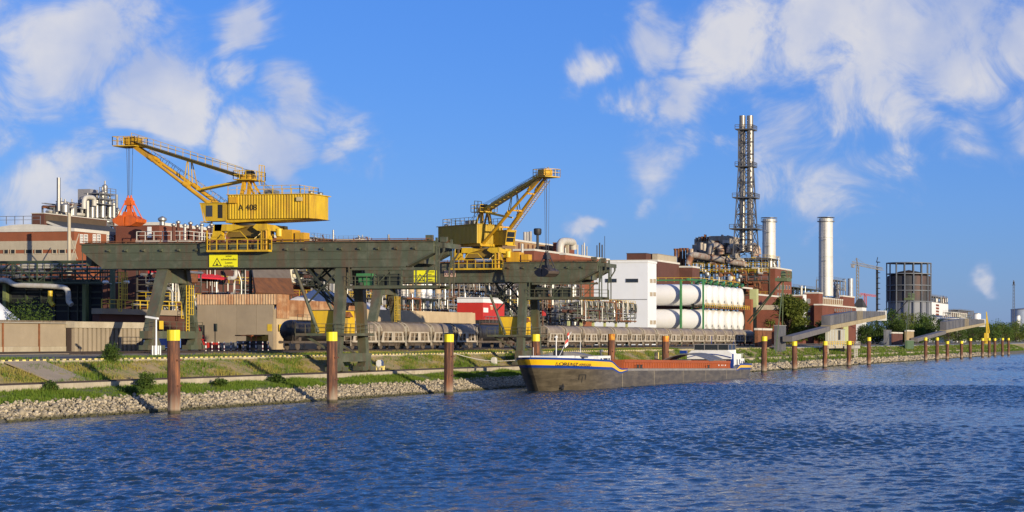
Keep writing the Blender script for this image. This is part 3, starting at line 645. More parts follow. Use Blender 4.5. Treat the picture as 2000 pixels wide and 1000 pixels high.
for s, w in ((262.4, .5), (264.2, .28), (265, .28), (266.4, .4)): mb.box(s, s + w, BC - 3.79, BC - 3.755, dz(s) + .42, dz(s) + .62)
part('name_plate', mb, WHITE, barge)
# side bollards
for s in (219.5, 221, 254.5, 276.5, 206.0, 198.5):
    z0 = dz(s) if 213 < s < 270 else sheer(s) - .35
    y0 = BC - hbt(s) + .35
    mb = MB()
    for d in (0, .45): mb.lathe([(.1, 0), (.1, .45), (.16, .47), (.16, .55)], (s + d, y0, z0), 8)
    mb.box(s - .2, s + .65, y0 - .15, y0 + .15, z0 - .02, z0 + .06); part('bollard', mb, BLACK, barge)
# foredeck house, windlass, cover
ND = WHITE
mb = MB().box(207.3, 212.2, BC - 3.0, BC + 3.0, 3.3, 4.38).box(200.5, 207.2, BC - 2.4, BC + 2.4, 3.6, 4.45); part('fore_cabin', mb, ND, barge, sm=False)
mb = MB()
for s in (208.2, 209.4, 210.4, 211.3): mb.box(s, s + .55, BC - 3.03, BC - 2.98, 3.55, 4.05)
part('cabin_window', mb, GLASS, barge)
mb = MB().box(193.5, 199.5, BC - 2.6, BC + 2.6, 3.75, 4.5); part('bow_bulwark_box', mb, ND, barge, sm=False)
mb = MB(); mb.prism([(BC - 3.4 + 6.8 * i / 12, 4.45 + .55 * math.sin(math.pi * i / 12)) for i in range(13)] + [(BC + 3.4, 4.35), (BC - 3.4, 4.35)], 'x', 202, 204.5); part('spray_cover', mb, HULLG, barge)
mb = MB(); mb.tube((197.2, BC - 1, 3.9), (197.2, BC - 1, 7.1), .07, 8); mb.tube((196.9, BC - 1, 6.9), (197.5, BC - 1, 6.9), .12, 8); mb.tube((208.6, BC, 4.3), (208.6, BC, 6.3), .04, 6); mb.tube((193.2, BC + .5, 4.0), (193.2, BC + .5, 5.6), .03, 6); part('mast', mb, WHITE, barge)
mb = MB(); mb.tube((213.0, BC - 1.4, 4.35), (212.7, BC - 1.4, 4.9), .12, 8); mb.tube((212.6, BC - 1.4, 4.95), (213.0, BC - 1.55, 5.05), .2, 10); part('searchlight', mb, STEEL, barge)
mb = MB(); mb.lathe([(.3, -.6), (.42, -.55), (.42, .55), (.3, .6)], (200, BC - .2, 4.75), 12, 'y'); part('windlass', mb, BLACK, barge)
# flag on a raked staff
mb = MB(); mb.tube((197.7, BC - 1.2, 4.4), (201.0, BC - 1.6, 7.6), .03, 6); part('flagstaff', mb, WHITE, barge)
def flag(z0, name, m):
    mb = MB(); vs = []; n = 8
    for i in range(n + 1):
        u = i / n
        for j in (0, 1):
            zz = 6.75 - 1.25 * u + (.42 * j if j else 0) + z0; vs.append((200.2 - 1.25 * u * .9, BC - 1.6 + .16 * math.sin(u * 7), zz + .06 * math.sin(u * 9)))
    mb.add(vs, [(2 * i, 2 * i + 2, 2 * i + 3, 2 * i + 1) for i in range(n)]); part(name, mb, m, barge)
flag(.40, 'flag_red', RED); flag(-.02, 'flag_white', WHITE)
# arched hatch covers stacked ahead of the wheelhouse
mb = MB()
for s, o in ((256.5, 0), (259.2, .12), (261.9, .24)):
    pr = [(BC - 4.0 + 8.0 * i / 16, dz(s) + 1.28 + o + 1.05 * math.sin(math.pi * i / 16) ** .9) for i in range(17)]
    mb.prism(pr + [(p[0], p[1] - .1) for p in reversed(pr)], 'x', s, s + 2.6)
part('hatch_cover', mb, mat('hatch_alu', (.22, .215, .21), .5, .4, .15, .7), barge)
# aft house
WT = 4.72
mb = MB().box(270.8, 277.6, BC - 3.5, BC + 3.5, 1.3, 4.15); part('aft_house', mb, ND, barge, sm=False)
pr = [(BC - 3.9 + 7.8 * i / 14, 3.55 + .62 * math.sin(math.pi * i / 14)) for i in range(15)]
mb = MB(); mb.prism([(BC - 3.9, 3.3)] + [(BC - 3.9, 4.15), (BC - 3.1, 4.76), (BC + 3.1, 4.76), (BC + 3.9, 4.15), (BC + 3.9, 3.3)][0:5] + [(BC + 3.9, 3.3)], 'x', 269.9, 270.78); part('house_front', mb, ND, barge, sm=False)
mb = MB()
for a, c in zip(pr, pr[1:]): mb.bar((269.82, a[0], a[1]), (269.82, c[0], c[1]), .12, .12)
part('blue_arch_rail', mb, BLUE, barge)
mb = MB().box(271.2, 275.5, BC - 2.9, BC + 2.9, 4.15, 4.85); part('wheelhouse_base', mb, ND, barge, sm=False)
mb = MB().box(271.1, 275.6, BC - 3.0, BC + 3.0, 4.86, 5.72); part('wheelhouse_window', mb, GLASS, barge, sm=False)
mb = MB()
for y in (-3.02, -1.2, 1.2, 3.02): mb.box(271.02, 271.12, BC + y - .05, BC + y + .05, 4.85, 5.75)
for s in (273.3, 275.6): mb.box(s - .05, s + .05, BC - 3.08, BC - 2.98, 4.85, 5.75)
mb.box(270.9, 275.8, BC - 3.2, BC + 3.2, 5.73, 5.85); part('wheelhouse_frame', mb, HULLG, barge, sm=False)
mb = MB().box(277.6, 281.8, BC - 2.9, BC + 2.9, 1.3, 3.3); mb.box(278.2, 279.6, BC - 2.6, BC - 1.0, 3.3, 3.75); part('stern_cabin', mb, ND, barge, sm=False)
mb = MB()
for s, z0, z1, yy in ((272.2, 2.4, 3.2, 3.5), (274.6, 1.7, 3.2, 3.5), (276.2, 2.4, 3.2, 3.5), (278.3, 2.2, 2.9, 2.9), (279.6, 2.2, 2.9, 2.9), (280.8, 2.2, 2.9, 2.9)): mb.box(s, s + .55, BC - yy - .03, BC - yy + .02, z0, z1)
part('cabin_window', mb, GLASS, barge)
mb = MB(); mb.tube((276.8, BC - 2.4, 4.1), (276.8, BC - 2.4, 4.9), .35, 10); mb.tube((279.5, BC - 2, 3.3), (279.5, BC - 2, 4.2), .2, 8); mb.lathe([(.0, .0), (.35, .1), (.4, .4), (.3, .7), (0, .8)], (278, BC - 1.6, 3.7), 10); part('vent', mb, ND, barge)
mb = MB(); mb.rail([(277.8, BC - 2.8, 3.3), (281.7, BC - 2.8, 3.3), (281.7, BC + 2.8, 3.3)], .8, .02, 1); part('railing', mb, WHITE, barge)
mb = MB().box(270.2, 270.6, BC - 4.1, BC - 3.6, 1.75, 4.2); mb.tube((274.5, BC + 1, 5.8), (274.9, BC + 1, 7.2), .05, 6); mb.tube((274.5, BC - 2.6, 4.9), (275.4, BC - 2.9, 6.6), .04, 6); part('davit', mb, BLUE, barge)
mb = MB(); mb.bar((267.6, BC + 3.2, 4.5), (267.6, BC + 4.4, 4.5), .5, .5); part('winch', mb, BLUE, barge)
# ship name on the bow
def bow_text(txt, s_c, size, zc, xs=1):
    p = Vector(hpt(s_c, zc, -1)); q = Vector(hpt(s_c + 2, zc - .06, -1)); q0 = Vector(hpt(s_c - 2, zc + .06, -1)); xd = (q - q0).normalized()
    text_part('ship_name', txt, size, p + Vector((0, -.13, 0)), xd, Vector((0, 0, 1)), SIGNK, barge, off=.0, xs=xs)
bow_text('LORENZ', at(1126, 700, BC - HB).x, .62, 3.42, 1.75); bow_text('KRIEGER', at(1148, 700, BC - HB).x, .5, 3.28, 1.6)
# mooring line
mb = MB(); a = Vector((192.4, BC + 2.2, 4.0)); c = Vector((181.0, PT, 5.0)); pts = []
for i in range(13): u = i / 12; p = a.lerp(c, u); p.z -= .5 * math.sin(math.pi * u); pts.append(p)
mb.path(pts, .045, 6); solo('mooring_line', mb, PIPEW, 'pale mooring line from the barge bow to the pile', 'rope')

# ================================================================== hopper wagons
WROOF = mat('wagon_roof', (.25, .20, .15), .6, .0, .2, .7, (.11, .08, .055), .6, sscale=(.8, .8, .5))
WLOW = mat('wagon_hopper', (.46, .41, .33), .6, 0, .15, .8, (.28, .2, .13), .6)
WUND = mat('wagon_underframe', (.10, .075, .055), .8, 0, .3, 1.)
def wagon():
    t = thing('hopper_wagon', 'grey brown hopper wagon with pale chute frame standing between the two bridge cranes', 'rail wagon', (0, 0, 0), 'hopper wagons between the cranes')
    Ln = 8.5; a0, a1 = .45, Ln - .45
    # curved roof shell
    pr = []
    for i in range(13):
        an = math.pi * i / 12; pr.append((-1.5 * math.cos(an), 2.55 + 1.38 * math.sin(an) ** .85))
    mb = MB(); n = len(pr); xs_ = [a0, a0 + .25, a1 - .25, a1]; sc = [.95, 1, 1, .95]; vs = []
    for x, k in zip(xs_, sc): vs += [(x, p[0] * k, 2.3 + (p[1] - 2.3) * k) for p in pr]
    fs = []
    for j in range(3):
        for i in range(n - 1): fs.append((j * n + i, j * n + i + 1, (j + 1) * n + i + 1, (j + 1) * n + i))
    fs += [tuple(range(n - 1, -1, -1)), tuple(range(3 * n, 4 * n))]; mb.add(vs, fs); part('roof', mb, WROOF, t, local=True)
    mb = MB()
    for x in (a0 + .05, a1 - .17):
        mb = MB()
        for i in range(n - 1):
            p, q = pr[i], pr[i + 1]; mb.bar((x + .06, p[0] * 1.02, p[1] + .02), (x + .06, q[0] * 1.02, q[1] + .02), .16, .08)
        part('roof_rib', mb, WLOW, t, local=True)
    # hopper: slopes in towards the chutes
    mb = MB(); mb.hexa([(1.9, -.75, 1.25), (Ln - 1.9, -.75, 1.25), (Ln - 1.9, .75, 1.25), (1.9, .75, 1.25), (a0 + .02, -1.46, 2.58), (a1 - .02, -1.46, 2.58), (a1 - .02, 1.46, 2.58), (a0 + .02, 1.46, 2.58)])
    part('hopper', mb, mat('hopper_inner', (.27, .20, .135), .8, 0, .3, 1.5, (.1, .07, .05), .6), t, local=True, sm=False)
    # pale side frame with openings, both sides
    for side in (-1, 1):
        mb = MB(); y = side * 1.42
        for x in (1.25, 2.6, 3.75, 4.6, 5.9, 7.1): mb.box(x, x + .13, y - .05, y + .05, 1.15, 2.45)
        mb.box(1.25, 7.3, y - .06, y + .06, 2.36, 2.56); mb.box(.6, 7.9, y - .07, y + .07, 1.0, 1.25); mb.box(1.4, 7.2, y - .04, y + .04, 1.76, 1.81)
        mb.box(3.75, 4.8, y - .045, y + .045, 1.25, 2.36)
        mb.hexa([(.75, y - .05, 1.2), (1.25, y - .05, 1.2), (1.25, y + .05, 1.2), (.75, y + .05, 1.2), (1.15, y - .05, 2.56), (1.6, y - .05, 2.56), (1.6, y + .05, 2.56), (1.15, y + .05, 2.56)])
        mb.hexa([(7.25, y - .05, 1.2), (7.75, y - .05, 1.2), (7.75, y + .05, 1.2), (7.25, y + .05, 1.2), (6.9, y - .05, 2.56), (7.35, y - .05, 2.56), (7.35, y + .05, 2.56), (6.9, y + .05, 2.56)])
        part('chute_frame', mb, WLOW, t, local=True, sm=False)
    mb = MB()
    for x in (1.9, 3.1, 5.4, 6.6): mb.box(x, x + .12, -1.3, 1.3, .55, 1.0)
    mb.box(.2, Ln - .2, -.9, .9, .85, 1.05); mb.box(2.6, 5.9, -1.1, 1.1, .5, .85); part('underframe', mb, WUND, t, local=True, sm=False)
    for x in (1.75, Ln - 1.75):
        for y in (-.75, .75):
            part('wheel', MB().lathe([(.1, -.09), (.46, -.07), (.5, -.02), (.5, .06), (.1, .08)], (x, y, .5), 16, 'y'), WUND, t, local=True)
    for x in (0, Ln - .0):
        for y in (-.85, .85):
            d = .25 if x == 0 else -.25; mb = MB(); mb.tube((x + d, y, 1.05), (x, y, 1.05), .09, 8); mb.tube((x, y, 1.05), (x + d * .15, y, 1.05), .22, 10); part('buffer', mb, WUND, t, local=True)
    for x in (.18, Ln - .18):
        mb = MB(); mb.rail([(x, -1.35, 1.25), (x, 1.35, 1.25)], 1.1, .025, .9); mb.bar((x, -1.35, .5), (x, -1.35, 3.4), .05); mb.bar((x + .12, -1.35, .5), (x + .12, -1.35, 3.4), .05); mb.box(x - .3, x + .3, -1.4, 1.4, 1.18, 1.24)
        part('ladder', mb, WLOW, t, local=True)
    mb = MB(); mb.bar((.3, -.35, 3.98), (Ln - .3, -.35, 3.98), .3, .05); part('roof_walk', mb, WUND, t, local=True)
    return t
w0 = wagon(); TZ = 5.2; xs_ = [207.1 + 8.45 * i for i in range(5)] + [279.5 + 8.85 * i for i in range(16)]
for i, x in enumerate(xs_):
    if i == 0: w0.location = (x, 113, TZ)
    else:
        c_ = copy_tree(w0, loc=(x, 113, TZ))
        if i >= 5: c_['label'] = 'grey brown hopper wagon in the row behind the barge'; c_['group'] = 'hopper wagons behind the barge'
TANKB = mat('tank_black', (.022, .023, .027), .4, .2, .3, .7, (.08, .06, .05), .4)
def tank_wagon(x, label, Ln):
    t = thing('tank_wagon', label, 'rail wagon', (x, 113, TZ), 'black tank wagons')
    part('tank', MB().lathe([(0, .1), (.7, .2), (1.15, .45), (1.38, .9), (1.42, 1.2), (1.42, Ln - 1.2), (1.38, Ln - .9), (1.15, Ln - .45), (.7, Ln - .2), (0, Ln - .1)], (0, 0, 2.55), 24, 'x'), TANKB, t, local=True)
    part('underframe', MB().box(.1, Ln - .1, -1.1, 1.1, .9, 1.2), WUND, t, local=True)
    for a in (1.6, Ln - 1.6):
        part('saddle', MB().box(a - .3, a + .3, -1.1, 1.1, 1.2, 1.9), WUND, t, local=True)
        for y in (-.75, .75): part('wheel', MB().lathe([(.1, -.09), (.46, -.07), (.5, 0), (.5, .06), (.1, .08)], (a, y, .5), 16, 'y'), WUND, t, local=True)
    mb = MB(); mb.rail([(2, -.5, 3.95), (Ln - 2, -.5, 3.95)], .7, .025, 1.2); mb.box(2, Ln - 2, -.7, .7, 3.9, 3.95); mb.bar((0.3, -1.2, 1.2), (.3, -1.2, 3.9), .05); mb.bar((.3, -.8, 1.2), (.3, -.8, 3.9), .05); part('walkway', mb, WUND, t, local=True)
    for a in (0, Ln):
        for y in (-.85, .85): part('buffer', MB().tube((a, y, 1.05), (a + (.3 if a == 0 else -.3), y, 1.05), .2, 10), WUND, t, local=True)
tank_wagon(192.6, 'black tank wagon standing in front of the concrete bunker', 11.5); tank_wagon(250.2, 'black tank wagon coupled behind the hopper wagons by the red building', 11.5); tank_wagon(263, 'black tank wagon behind the legs of the bridge crane without lettering', 12)
# ================================================================== bridge (gantry) cranes
def gantry(s0, label, sign):
    t = thing('bridge_crane', label, 'bridge crane', (s0, 95.5, 2.8))
    P = lambda n, mb, m=GRN, **k: part(n, mb, m, t, **k)
    prof = [(129, 18.0), (129, 17.2), (126.3, 15.2), (87.10, 15.2), (83.90, 16.8), (83.90, 18.0)]
    for sg in (-1, 1):
        a, b = sorted((s0 + sg * 2.4, s0 + sg * 1.55))
        g = part('girder', MB().prism(prof, 'x', a, b), GRN, t, sm=False)
        f = MB(); f.box(a - .22, b + .22, 83.80, 129.1, 18.003, 18.1); f.box(a - .2, b + .2, 87.30, 126.2, 15.08, 15.197); f.bar((.5 * (a + b), 87.10, 15.14), (.5 * (a + b), 83.90, 16.74), b - a + .4, .1)
        part('flange', f, GRN, g, sm=False)
        e = a if sg < 0 else b
        f = MB()
        for z in (16.02, 16.98): f.box(min(e, e + sg * .07), max(e, e + sg * .07), 88.30 if z < 16.5 else 84.10, 125.5 if z < 16.5 else 128.6, z, z + .07)
        for k in range(5): y = 92 + k * 9.2; f.box(min(e, e + sg * .015), max(e, e + sg * .015), y, y + .1, 15.2, 18)
        part('stiffener', f, GRN, g)
        for k in range(18):
            y = 86.10 + k * 2.3; part('bracket', MB().hexa([(e, y, 17.06), (e + sg * .3, y, 17.2), (e + sg * .3, y + .28, 17.2), (e, y + .28, 17.06), (e, y, 17.45), (e + sg * .3, y, 17.38), (e + sg * .3, y + .28, 17.38), (e, y + .28, 17.45)]), GRN, g, sm=False)
        f = MB().box(.5 * (a + b) - .06, .5 * (a + b) + .06, 84.10, 128.8, 18.1, 18.3); P('trolley_rail', f, RUST)
        f = MB(); yy = e + sg * .1; f.box(min(yy, yy + sg * .05), max(yy, yy + sg * .05), 84.10, 128.8, 18.34, 18.42)
        for k in range(20): y = 84.80 + k * 2.25; f.bar((yy, y, 18.1), (yy, y, 18.5), .07)
        P('cable_tray', f, RUST)
    for y in (128.6, 118.4, 108, 95.5, 85.80): P('cross_beam', MB().box(s0 - 1.56, s0 + 1.56, y - .35, y + .35, 15.5, 17.4), GRN, sm=False)
    # open end frame over the river
    f = MB()
    for sg in (-1, 1):
        x = s0 + sg * 2.0; f.bar((x, 83.90, 17.75), (x, 82.70, 17.6), .25, .55); f.bar((x, 83.70, 18.5), (x, 83.70, 15.1), .22); f.bar((x, 82.80, 17.5), (x, 82.80, 16.9), .2); f.bar((x, 82.80, 16.9), (x, 83.70, 15.5), .15); f.bar((x, 83.40, 17.4), (x, 83.40, 12.6), .13)
    f.box(s0 - 2.2, s0 + 2.2, 82.60, 82.78, 17.3, 17.85); f.box(s0 - 2.2, s0 - 1.7, 84.20, 85.00, 18.2, 18.8); f.box(s0 + 1.7, s0 + 2.2, 84.20, 85.00, 18.2, 18.8)
    P('end_frame', f)
    # service platform hung under the river cantilever
    f = MB()
    for x in (s0 - 2.5, s0 + 1.2): f.box(x - .1, x + .1, 83.40, 95, 12.55, 12.85)
    f.box(s0 - 2.6, s0 + 1.3, 83.40, 95, 12.86, 12.92); P('service_platform', f)
    f = MB()
    for y in (83.60, 86.40, 87.8, 91.2, 94.4):
        for x in (s0 - 2.5, s0 + 1.2): f.bar((x, y, 12.6), (x, y, 15.15), .14)
    for y in (86.40, 91.2): f.bar((s0 - 2.5, y, 12.7), (s0 - 2.5, y - 2.4, 15.1), .1)
    f.box(s0 - 2.65, s0 - 2.4, 83.80, 94, 14.72, 15.02); P('hanger', f)
    P('platform_railing', MB().rail([(s0 - 2.6, 83.50, 12.92), (s0 - 2.6, 95, 12.92)], 1.1, .035, 1.5).rail([(s0 + 1.3, 83.50, 12.92), (s0 + 1.3, 95, 12.92)], 1.1, .035, 1.5), GRN)
    f = MB().box(s0 - 2.3, s0 - .8, 91.8, 93.6, 13.9, 14.35).box(s0 - 2.1, s0 - 1.1, 92, 93.4, 12.93, 13.9); P('winch_unit', f, LGREEN if s0 < 200 else DKG)
    for f in (MB().box(s0 - 2.2, s0 - 1.4, 88.30, 89.9, 12.93, 14.3), MB().box(s0 - 2.3, s0 - 1.3, 90.2, 91, 12.95, 14.2), MB().tube((s0 - 2.2, 93, 12.95), (s0 - 2.2, 93, 13.3), .3, 8)): P('motor_unit', f, DKG)
    # river-side portal leg: two splayed legs, sill, bogies
    for sg in (-1, 1):
        f = MB(); f.bar((s0 + sg * 2.5, 95.5, 15.15), (s0 + sg * 3.35, 95.5, 4.9), 1.05, .95, 1.3, 1.05) if False else f.hexa([(s0 + sg * 3.35 - .38, 95.0, 4.4), (s0 + sg * 3.35 + .38, 95.0, 4.4), (s0 + sg * 3.35 + .38, 96.0, 4.4), (s0 + sg * 3.35 - .38, 96.0, 4.4),
                    (s0 + sg * 1.95 - .42, 94.9, 15.14), (s0 + sg * 1.95 + .42, 94.9, 15.14), (s0 + sg * 1.95 + .42, 96.15, 15.14), (s0 + sg * 1.95 - .42, 96.15, 15.14)])
        P('leg', f, GRN, sm=False)
    P('sill_beam', MB().box(s0 - 4.1, s0 + 4.1, 94.95, 96.05, 3.95, 4.95), GRN, sm=False)
    for sg in (-1, 1):
        f = MB(); x = s0 + sg * 3.4
        f.hexa([(x - 1.35, 94.95, 2.95), (x + 1.35, 94.95, 2.95), (x + 1.35, 96.05, 2.95), (x - 1.35, 96.05, 2.95), (x - .6, 95.0, 3.95), (x + .6, 95.0, 3.95), (x + .6, 96.0, 3.95), (x - .6, 96.0, 3.95)])
        f.box(x - 1.6, x - .3, 94.85, 96.1, 2.86, 3.35); f.box(x + .3, x + 1.6, 94.85, 96.1, 2.86, 3.35)
        bo = P('bogie', f, GRN, sm=False)
        for dx in (-.95, .95): part('wheel', MB().lathe([(.05, -.12), (.34, -.1), (.34, .1), (.05, .12)], (x + dx, 95.46, 3.1), 14, 'y'), BLACK, bo)
    # platform with the yellow electrical house
    P('house_platform', MB().box(s0 - 3.6, s0 + 3.3, 94.2, 100.6, 7.02, 7.32), GRN, sm=False)
    for x in (s0 - 2.6, s0 + 2.4): P('platform_strut', MB().bar((x, 99.8, 7.0), (x, 96.0, 4.8), .25))
    P('platform_railing', MB().rail([(s0 + 3.3, 94.2, 7.32), (s0 - 3.6, 94.2, 7.32), (s0 - 3.6, 100.6, 7.32)], 1.1, .03, 1.2), GRN)
    h = P('switch_house', MB().box(s0 - 2.35, s0 + 2.5, 96.25, 99.3, 7.33, 10.0), mat('house_yellow', (.72, .46, .02), .55, 0, .08, .6, (.35, .2, .03), .3), sm=False)
    part('house_roof', MB().box(s0 - 2.45, s0 + 2.6, 96.15, 99.4, 10.003, 10.08), GRN, h, sm=False)
    part('door', MB().box(s0 - .1, s0 + .7, 96.2, 96.26, 7.4, 9.2), mat('house_door', (.42, .27, .05), .6), h, sm=False); part('canopy', MB().prism([(s0 - .5, 9.25), (s0 + 1.1, 9.25), (s0 + .3, 9.9)], 'y', 95.7, 96.24), RUST, h, sm=False)
    part('notice', MB().box(s0 - 1.5, s0 - 1.15, 96.2, 96.25, 7.7, 9.1), WHITE, h, sm=False)
    # knee brace and stair tower
    for x in (-1, 1): P('knee_brace', MB().tube((s0 + x * 2.0, 101.6, 15.2), (s0 + x * 3.0, 98.0, 7.4), .2, 10))
    f = MB()
    f.bar((s0 - .6, 100.2, 13.0), (s0 - .6, 96.6, 10.1), .25, .15); f.bar((s0 + .3, 100.2, 13.0), (s0 + .3, 96.6, 10.1), .25, .15)
    for k in range(11): u = k / 10; f.box(s0 - .6, s0 + .3, 100.2 - 3.6 * u - .12, 100.2 - 3.6 * u + .12, 13.0 - 2.9 * u, 13.03 - 2.9 * u)
    f.box(s0 - 1.8, s0 + 1.0, 99.2, 101.4, 12.9, 13.02); f.bar((s0 - .6, 98.0, 15.1), (s0 - .6, 100.6, 13), .25, .15); f.bar((s0 + .3, 98.0, 15.1), (s0 + .3, 100.6, 13), .25, .15)
    f.rail([(s0 - 1.8, 99.2, 13.02), (s0 - 1.8, 101.4, 13.02)], 1.1, .03, .7); f.bar((s0 - 2.2, 96.2, 11), (s0 - 2.0, 100, 15.1), .22); f.bar((s0 + 2.2, 96.2, 11), (s0 + 2.0, 100, 15.1), .22); f.bar((s0 - 2.6, 99.5, 10.9), (s0 - 2.6, 96.2, 14.2), .16)
    for dx in (-.6, .3): f.rail([(s0 + dx, 100.2, 13.0), (s0 + dx, 96.6, 10.1)], 1.0, .025, 1.2)
    P('stair_tower', f, DKG)
    # inland portal leg
    for sg, b_ in ((-1, 5.0), (1, 4.1)):
        f = MB().hexa([(s0 + sg * b_ - .4, 117.80, 7.4), (s0 + sg * b_ + .4, 117.80, 7.4), (s0 + sg * b_ + .4, 119.00, 7.4), (s0 + sg * b_ - .4, 119.00, 7.4),
                       (s0 + sg * 1.9 - .4, 117.70, 15.12), (s0 + sg * 1.9 + .4, 117.70, 15.12), (s0 + sg * 1.9 + .4, 119.10, 15.12), (s0 + sg * 1.9 - .4, 119.10, 15.12)])
        P('leg', f, GRN, sm=False)
    P('gusset', MB().prism([(s0 - 2.0, 15.1), (s0 + 2.0, 15.1), (s0 + 2.4, 13.4), (s0 - 2.4, 13.4)], 'y', 117.95, 118.85), GRN, sm=False)
    P('sill_beam', MB().box(s0 - 6.0, s0 + 5.2, 117.85, 118.95, 6.7, 7.6), GRN, sm=False)
    for sg in (-1, 1):
        x = s0 + sg * 4.4; f = MB().hexa([(x - 1.3, 117.90, 5.5), (x + 1.3, 117.90, 5.5), (x + 1.3, 118.90, 5.5), (x - 1.3, 118.90, 5.5), (x - .6, 117.90, 6.69), (x + .6, 117.90, 6.69), (x + .6, 118.90, 6.69), (x - .6, 118.90, 6.69)]); f.box(x - 1.7, x + 1.7, 117.80, 119.00, 5.35, 5.9)
        bo = P('bogie', f, GRN, sm=False)
        for dx in (-1.1, 1.1): part('wheel', MB().lathe([(.05, -.12), (.34, -.1), (.34, .1), (.05, .12)], (x + dx, 118.40, 5.58), 14, 'y'), BLACK, bo)
    P('walkway_railing', MB().rail([(s0 - 6, 117.70, 7.6), (s0 + 5, 117.70, 7.6)], 1.1, .03, 1.3), GRN)
    f = MB()
    for k in range(14): f.bar((s0 + 1.4, 117.60, 7.8 + k * .38), (s0 + 1.95, 117.60, 7.8 + k * .38), .05)
    for x in (1.4, 1.95): f.bar((s0 + x, 117.60, 7.6), (s0 + x, 117.60, 13.2), .07)
    for k in range(5): f.bar((s0 + 1.2, 117.10, 9.6 + k * .8), (s0 + 2.1, 117.10, 9.6 + k * .8), .05)
    for x in (1.25, 1.67, 2.1): f.bar((s0 + x, 117.10, 9.6), (s0 + x, 117.10, 13.2), .05)
    P('caged_ladder', f, PYEL)
    P('warning_plate', MB().box(s0 - 4.6, s0 - 3.8, 117.30, 117.35, 7.8, 8.8), PYEL, sm=False)
    # big yellow warning sign on the girder
    y0, y1, z0, z1, lines = sign
    xs = s0 - 2.4 - .1
    sb = P('warning_sign', MB().box(xs - .05, xs, y0, y1, z0, z1), SIGNY, sm=False, label='yellow warning sign with black triangle and German text')
    cy = y1 - (y1 - y0) * .28; hh = (z1 - z0) * .62; zb = z0 + (z1 - z0) * .12; w = hh * .62; X = xs - .056
    tri = lambda k: [(cy + w * k, zb + hh * .35 - hh * .35 * k), (cy - w * k, zb + hh * .35 - hh * .35 * k), (cy, zb + hh * .35 + hh * .65 * k)]
    A, B_ = tri(1), tri(.74); f = MB()
    f.add([(X, *p) for p in A] + [(X, *p) for p in B_], [(0, 1, 4, 3), (1, 2, 5, 4), (2, 0, 3, 5)]); f.box(X - .004, X, cy - w * .22, cy + w * .22, zb + hh * .12, zb + hh * .28); f.box(X - .004, X, cy - .03, cy + .03, zb + hh * .28, zb + hh * .55)
    part('triangle', f, SIGNK, sb, sm=False)
    n = len(lines)
    for i, tx in enumerate(lines):
        text_part('lettering', tx, (z1 - z0) / (n + .2) * .95, (X, y0 + (y1 - y0) * .30, z1 - (z1 - z0) * (i + .62) / n * .97), (0, -1, 0), (0, 0, 1), SIGNK, sb, off=.01)
    return t
s1_, s2_ = 176.2, 231.2
p0 = at_s(464, 496, s1_ - 2.5); p1 = at_s(409, 524, s1_ - 2.5)
gantry(s1_, 'dark green bridge crane carrying the lettered slewing crane, over the concrete bunker', (p0.y, p1.y, p1.z + .05, p0.z, ['unter', 'schwebenden', 'Lasten', 'verboten']))
p0 = at_s(853, 528, s2_ - 2.5); p1 = at_s(808, 553, s2_ - 2.5)
g2 = gantry(s2_, 'dark green bridge crane carrying the unlettered slewing crane with dark grab, beside the barge bow', (p0.y, p1.y, p1.z + .05, p0.z, ['Aufenthalt', 'unter', 'schwebenden', 'Lasten', 'verboten']))
p0 = at_s(890, 528, s2_ - 2.5); p1 = at_s(868, 541, s2_ - 2.5); X = s2_ - 2.5
kb = part('name_board', MB().box(X - .05, X, p0.y, p1.y, p1.z, p0.z), mat('board_pink', (.55, .36, .27), .6, 0, .2, 2), g2, sm=False)
text_part('lettering', 'KRAN', .62, (X - .056, (p0.y + p1.y) / 2, (p0.z + p1.z) / 2 - .1), (0, -1, 0), (0, 0, 1), SIGNK, kb)
f = MB().box(s2_ + 2.6, s2_ + 3.7, 94.3, 94.5, 10.2, 11.1); part('red_panel', f, RED, g2, sm=False)

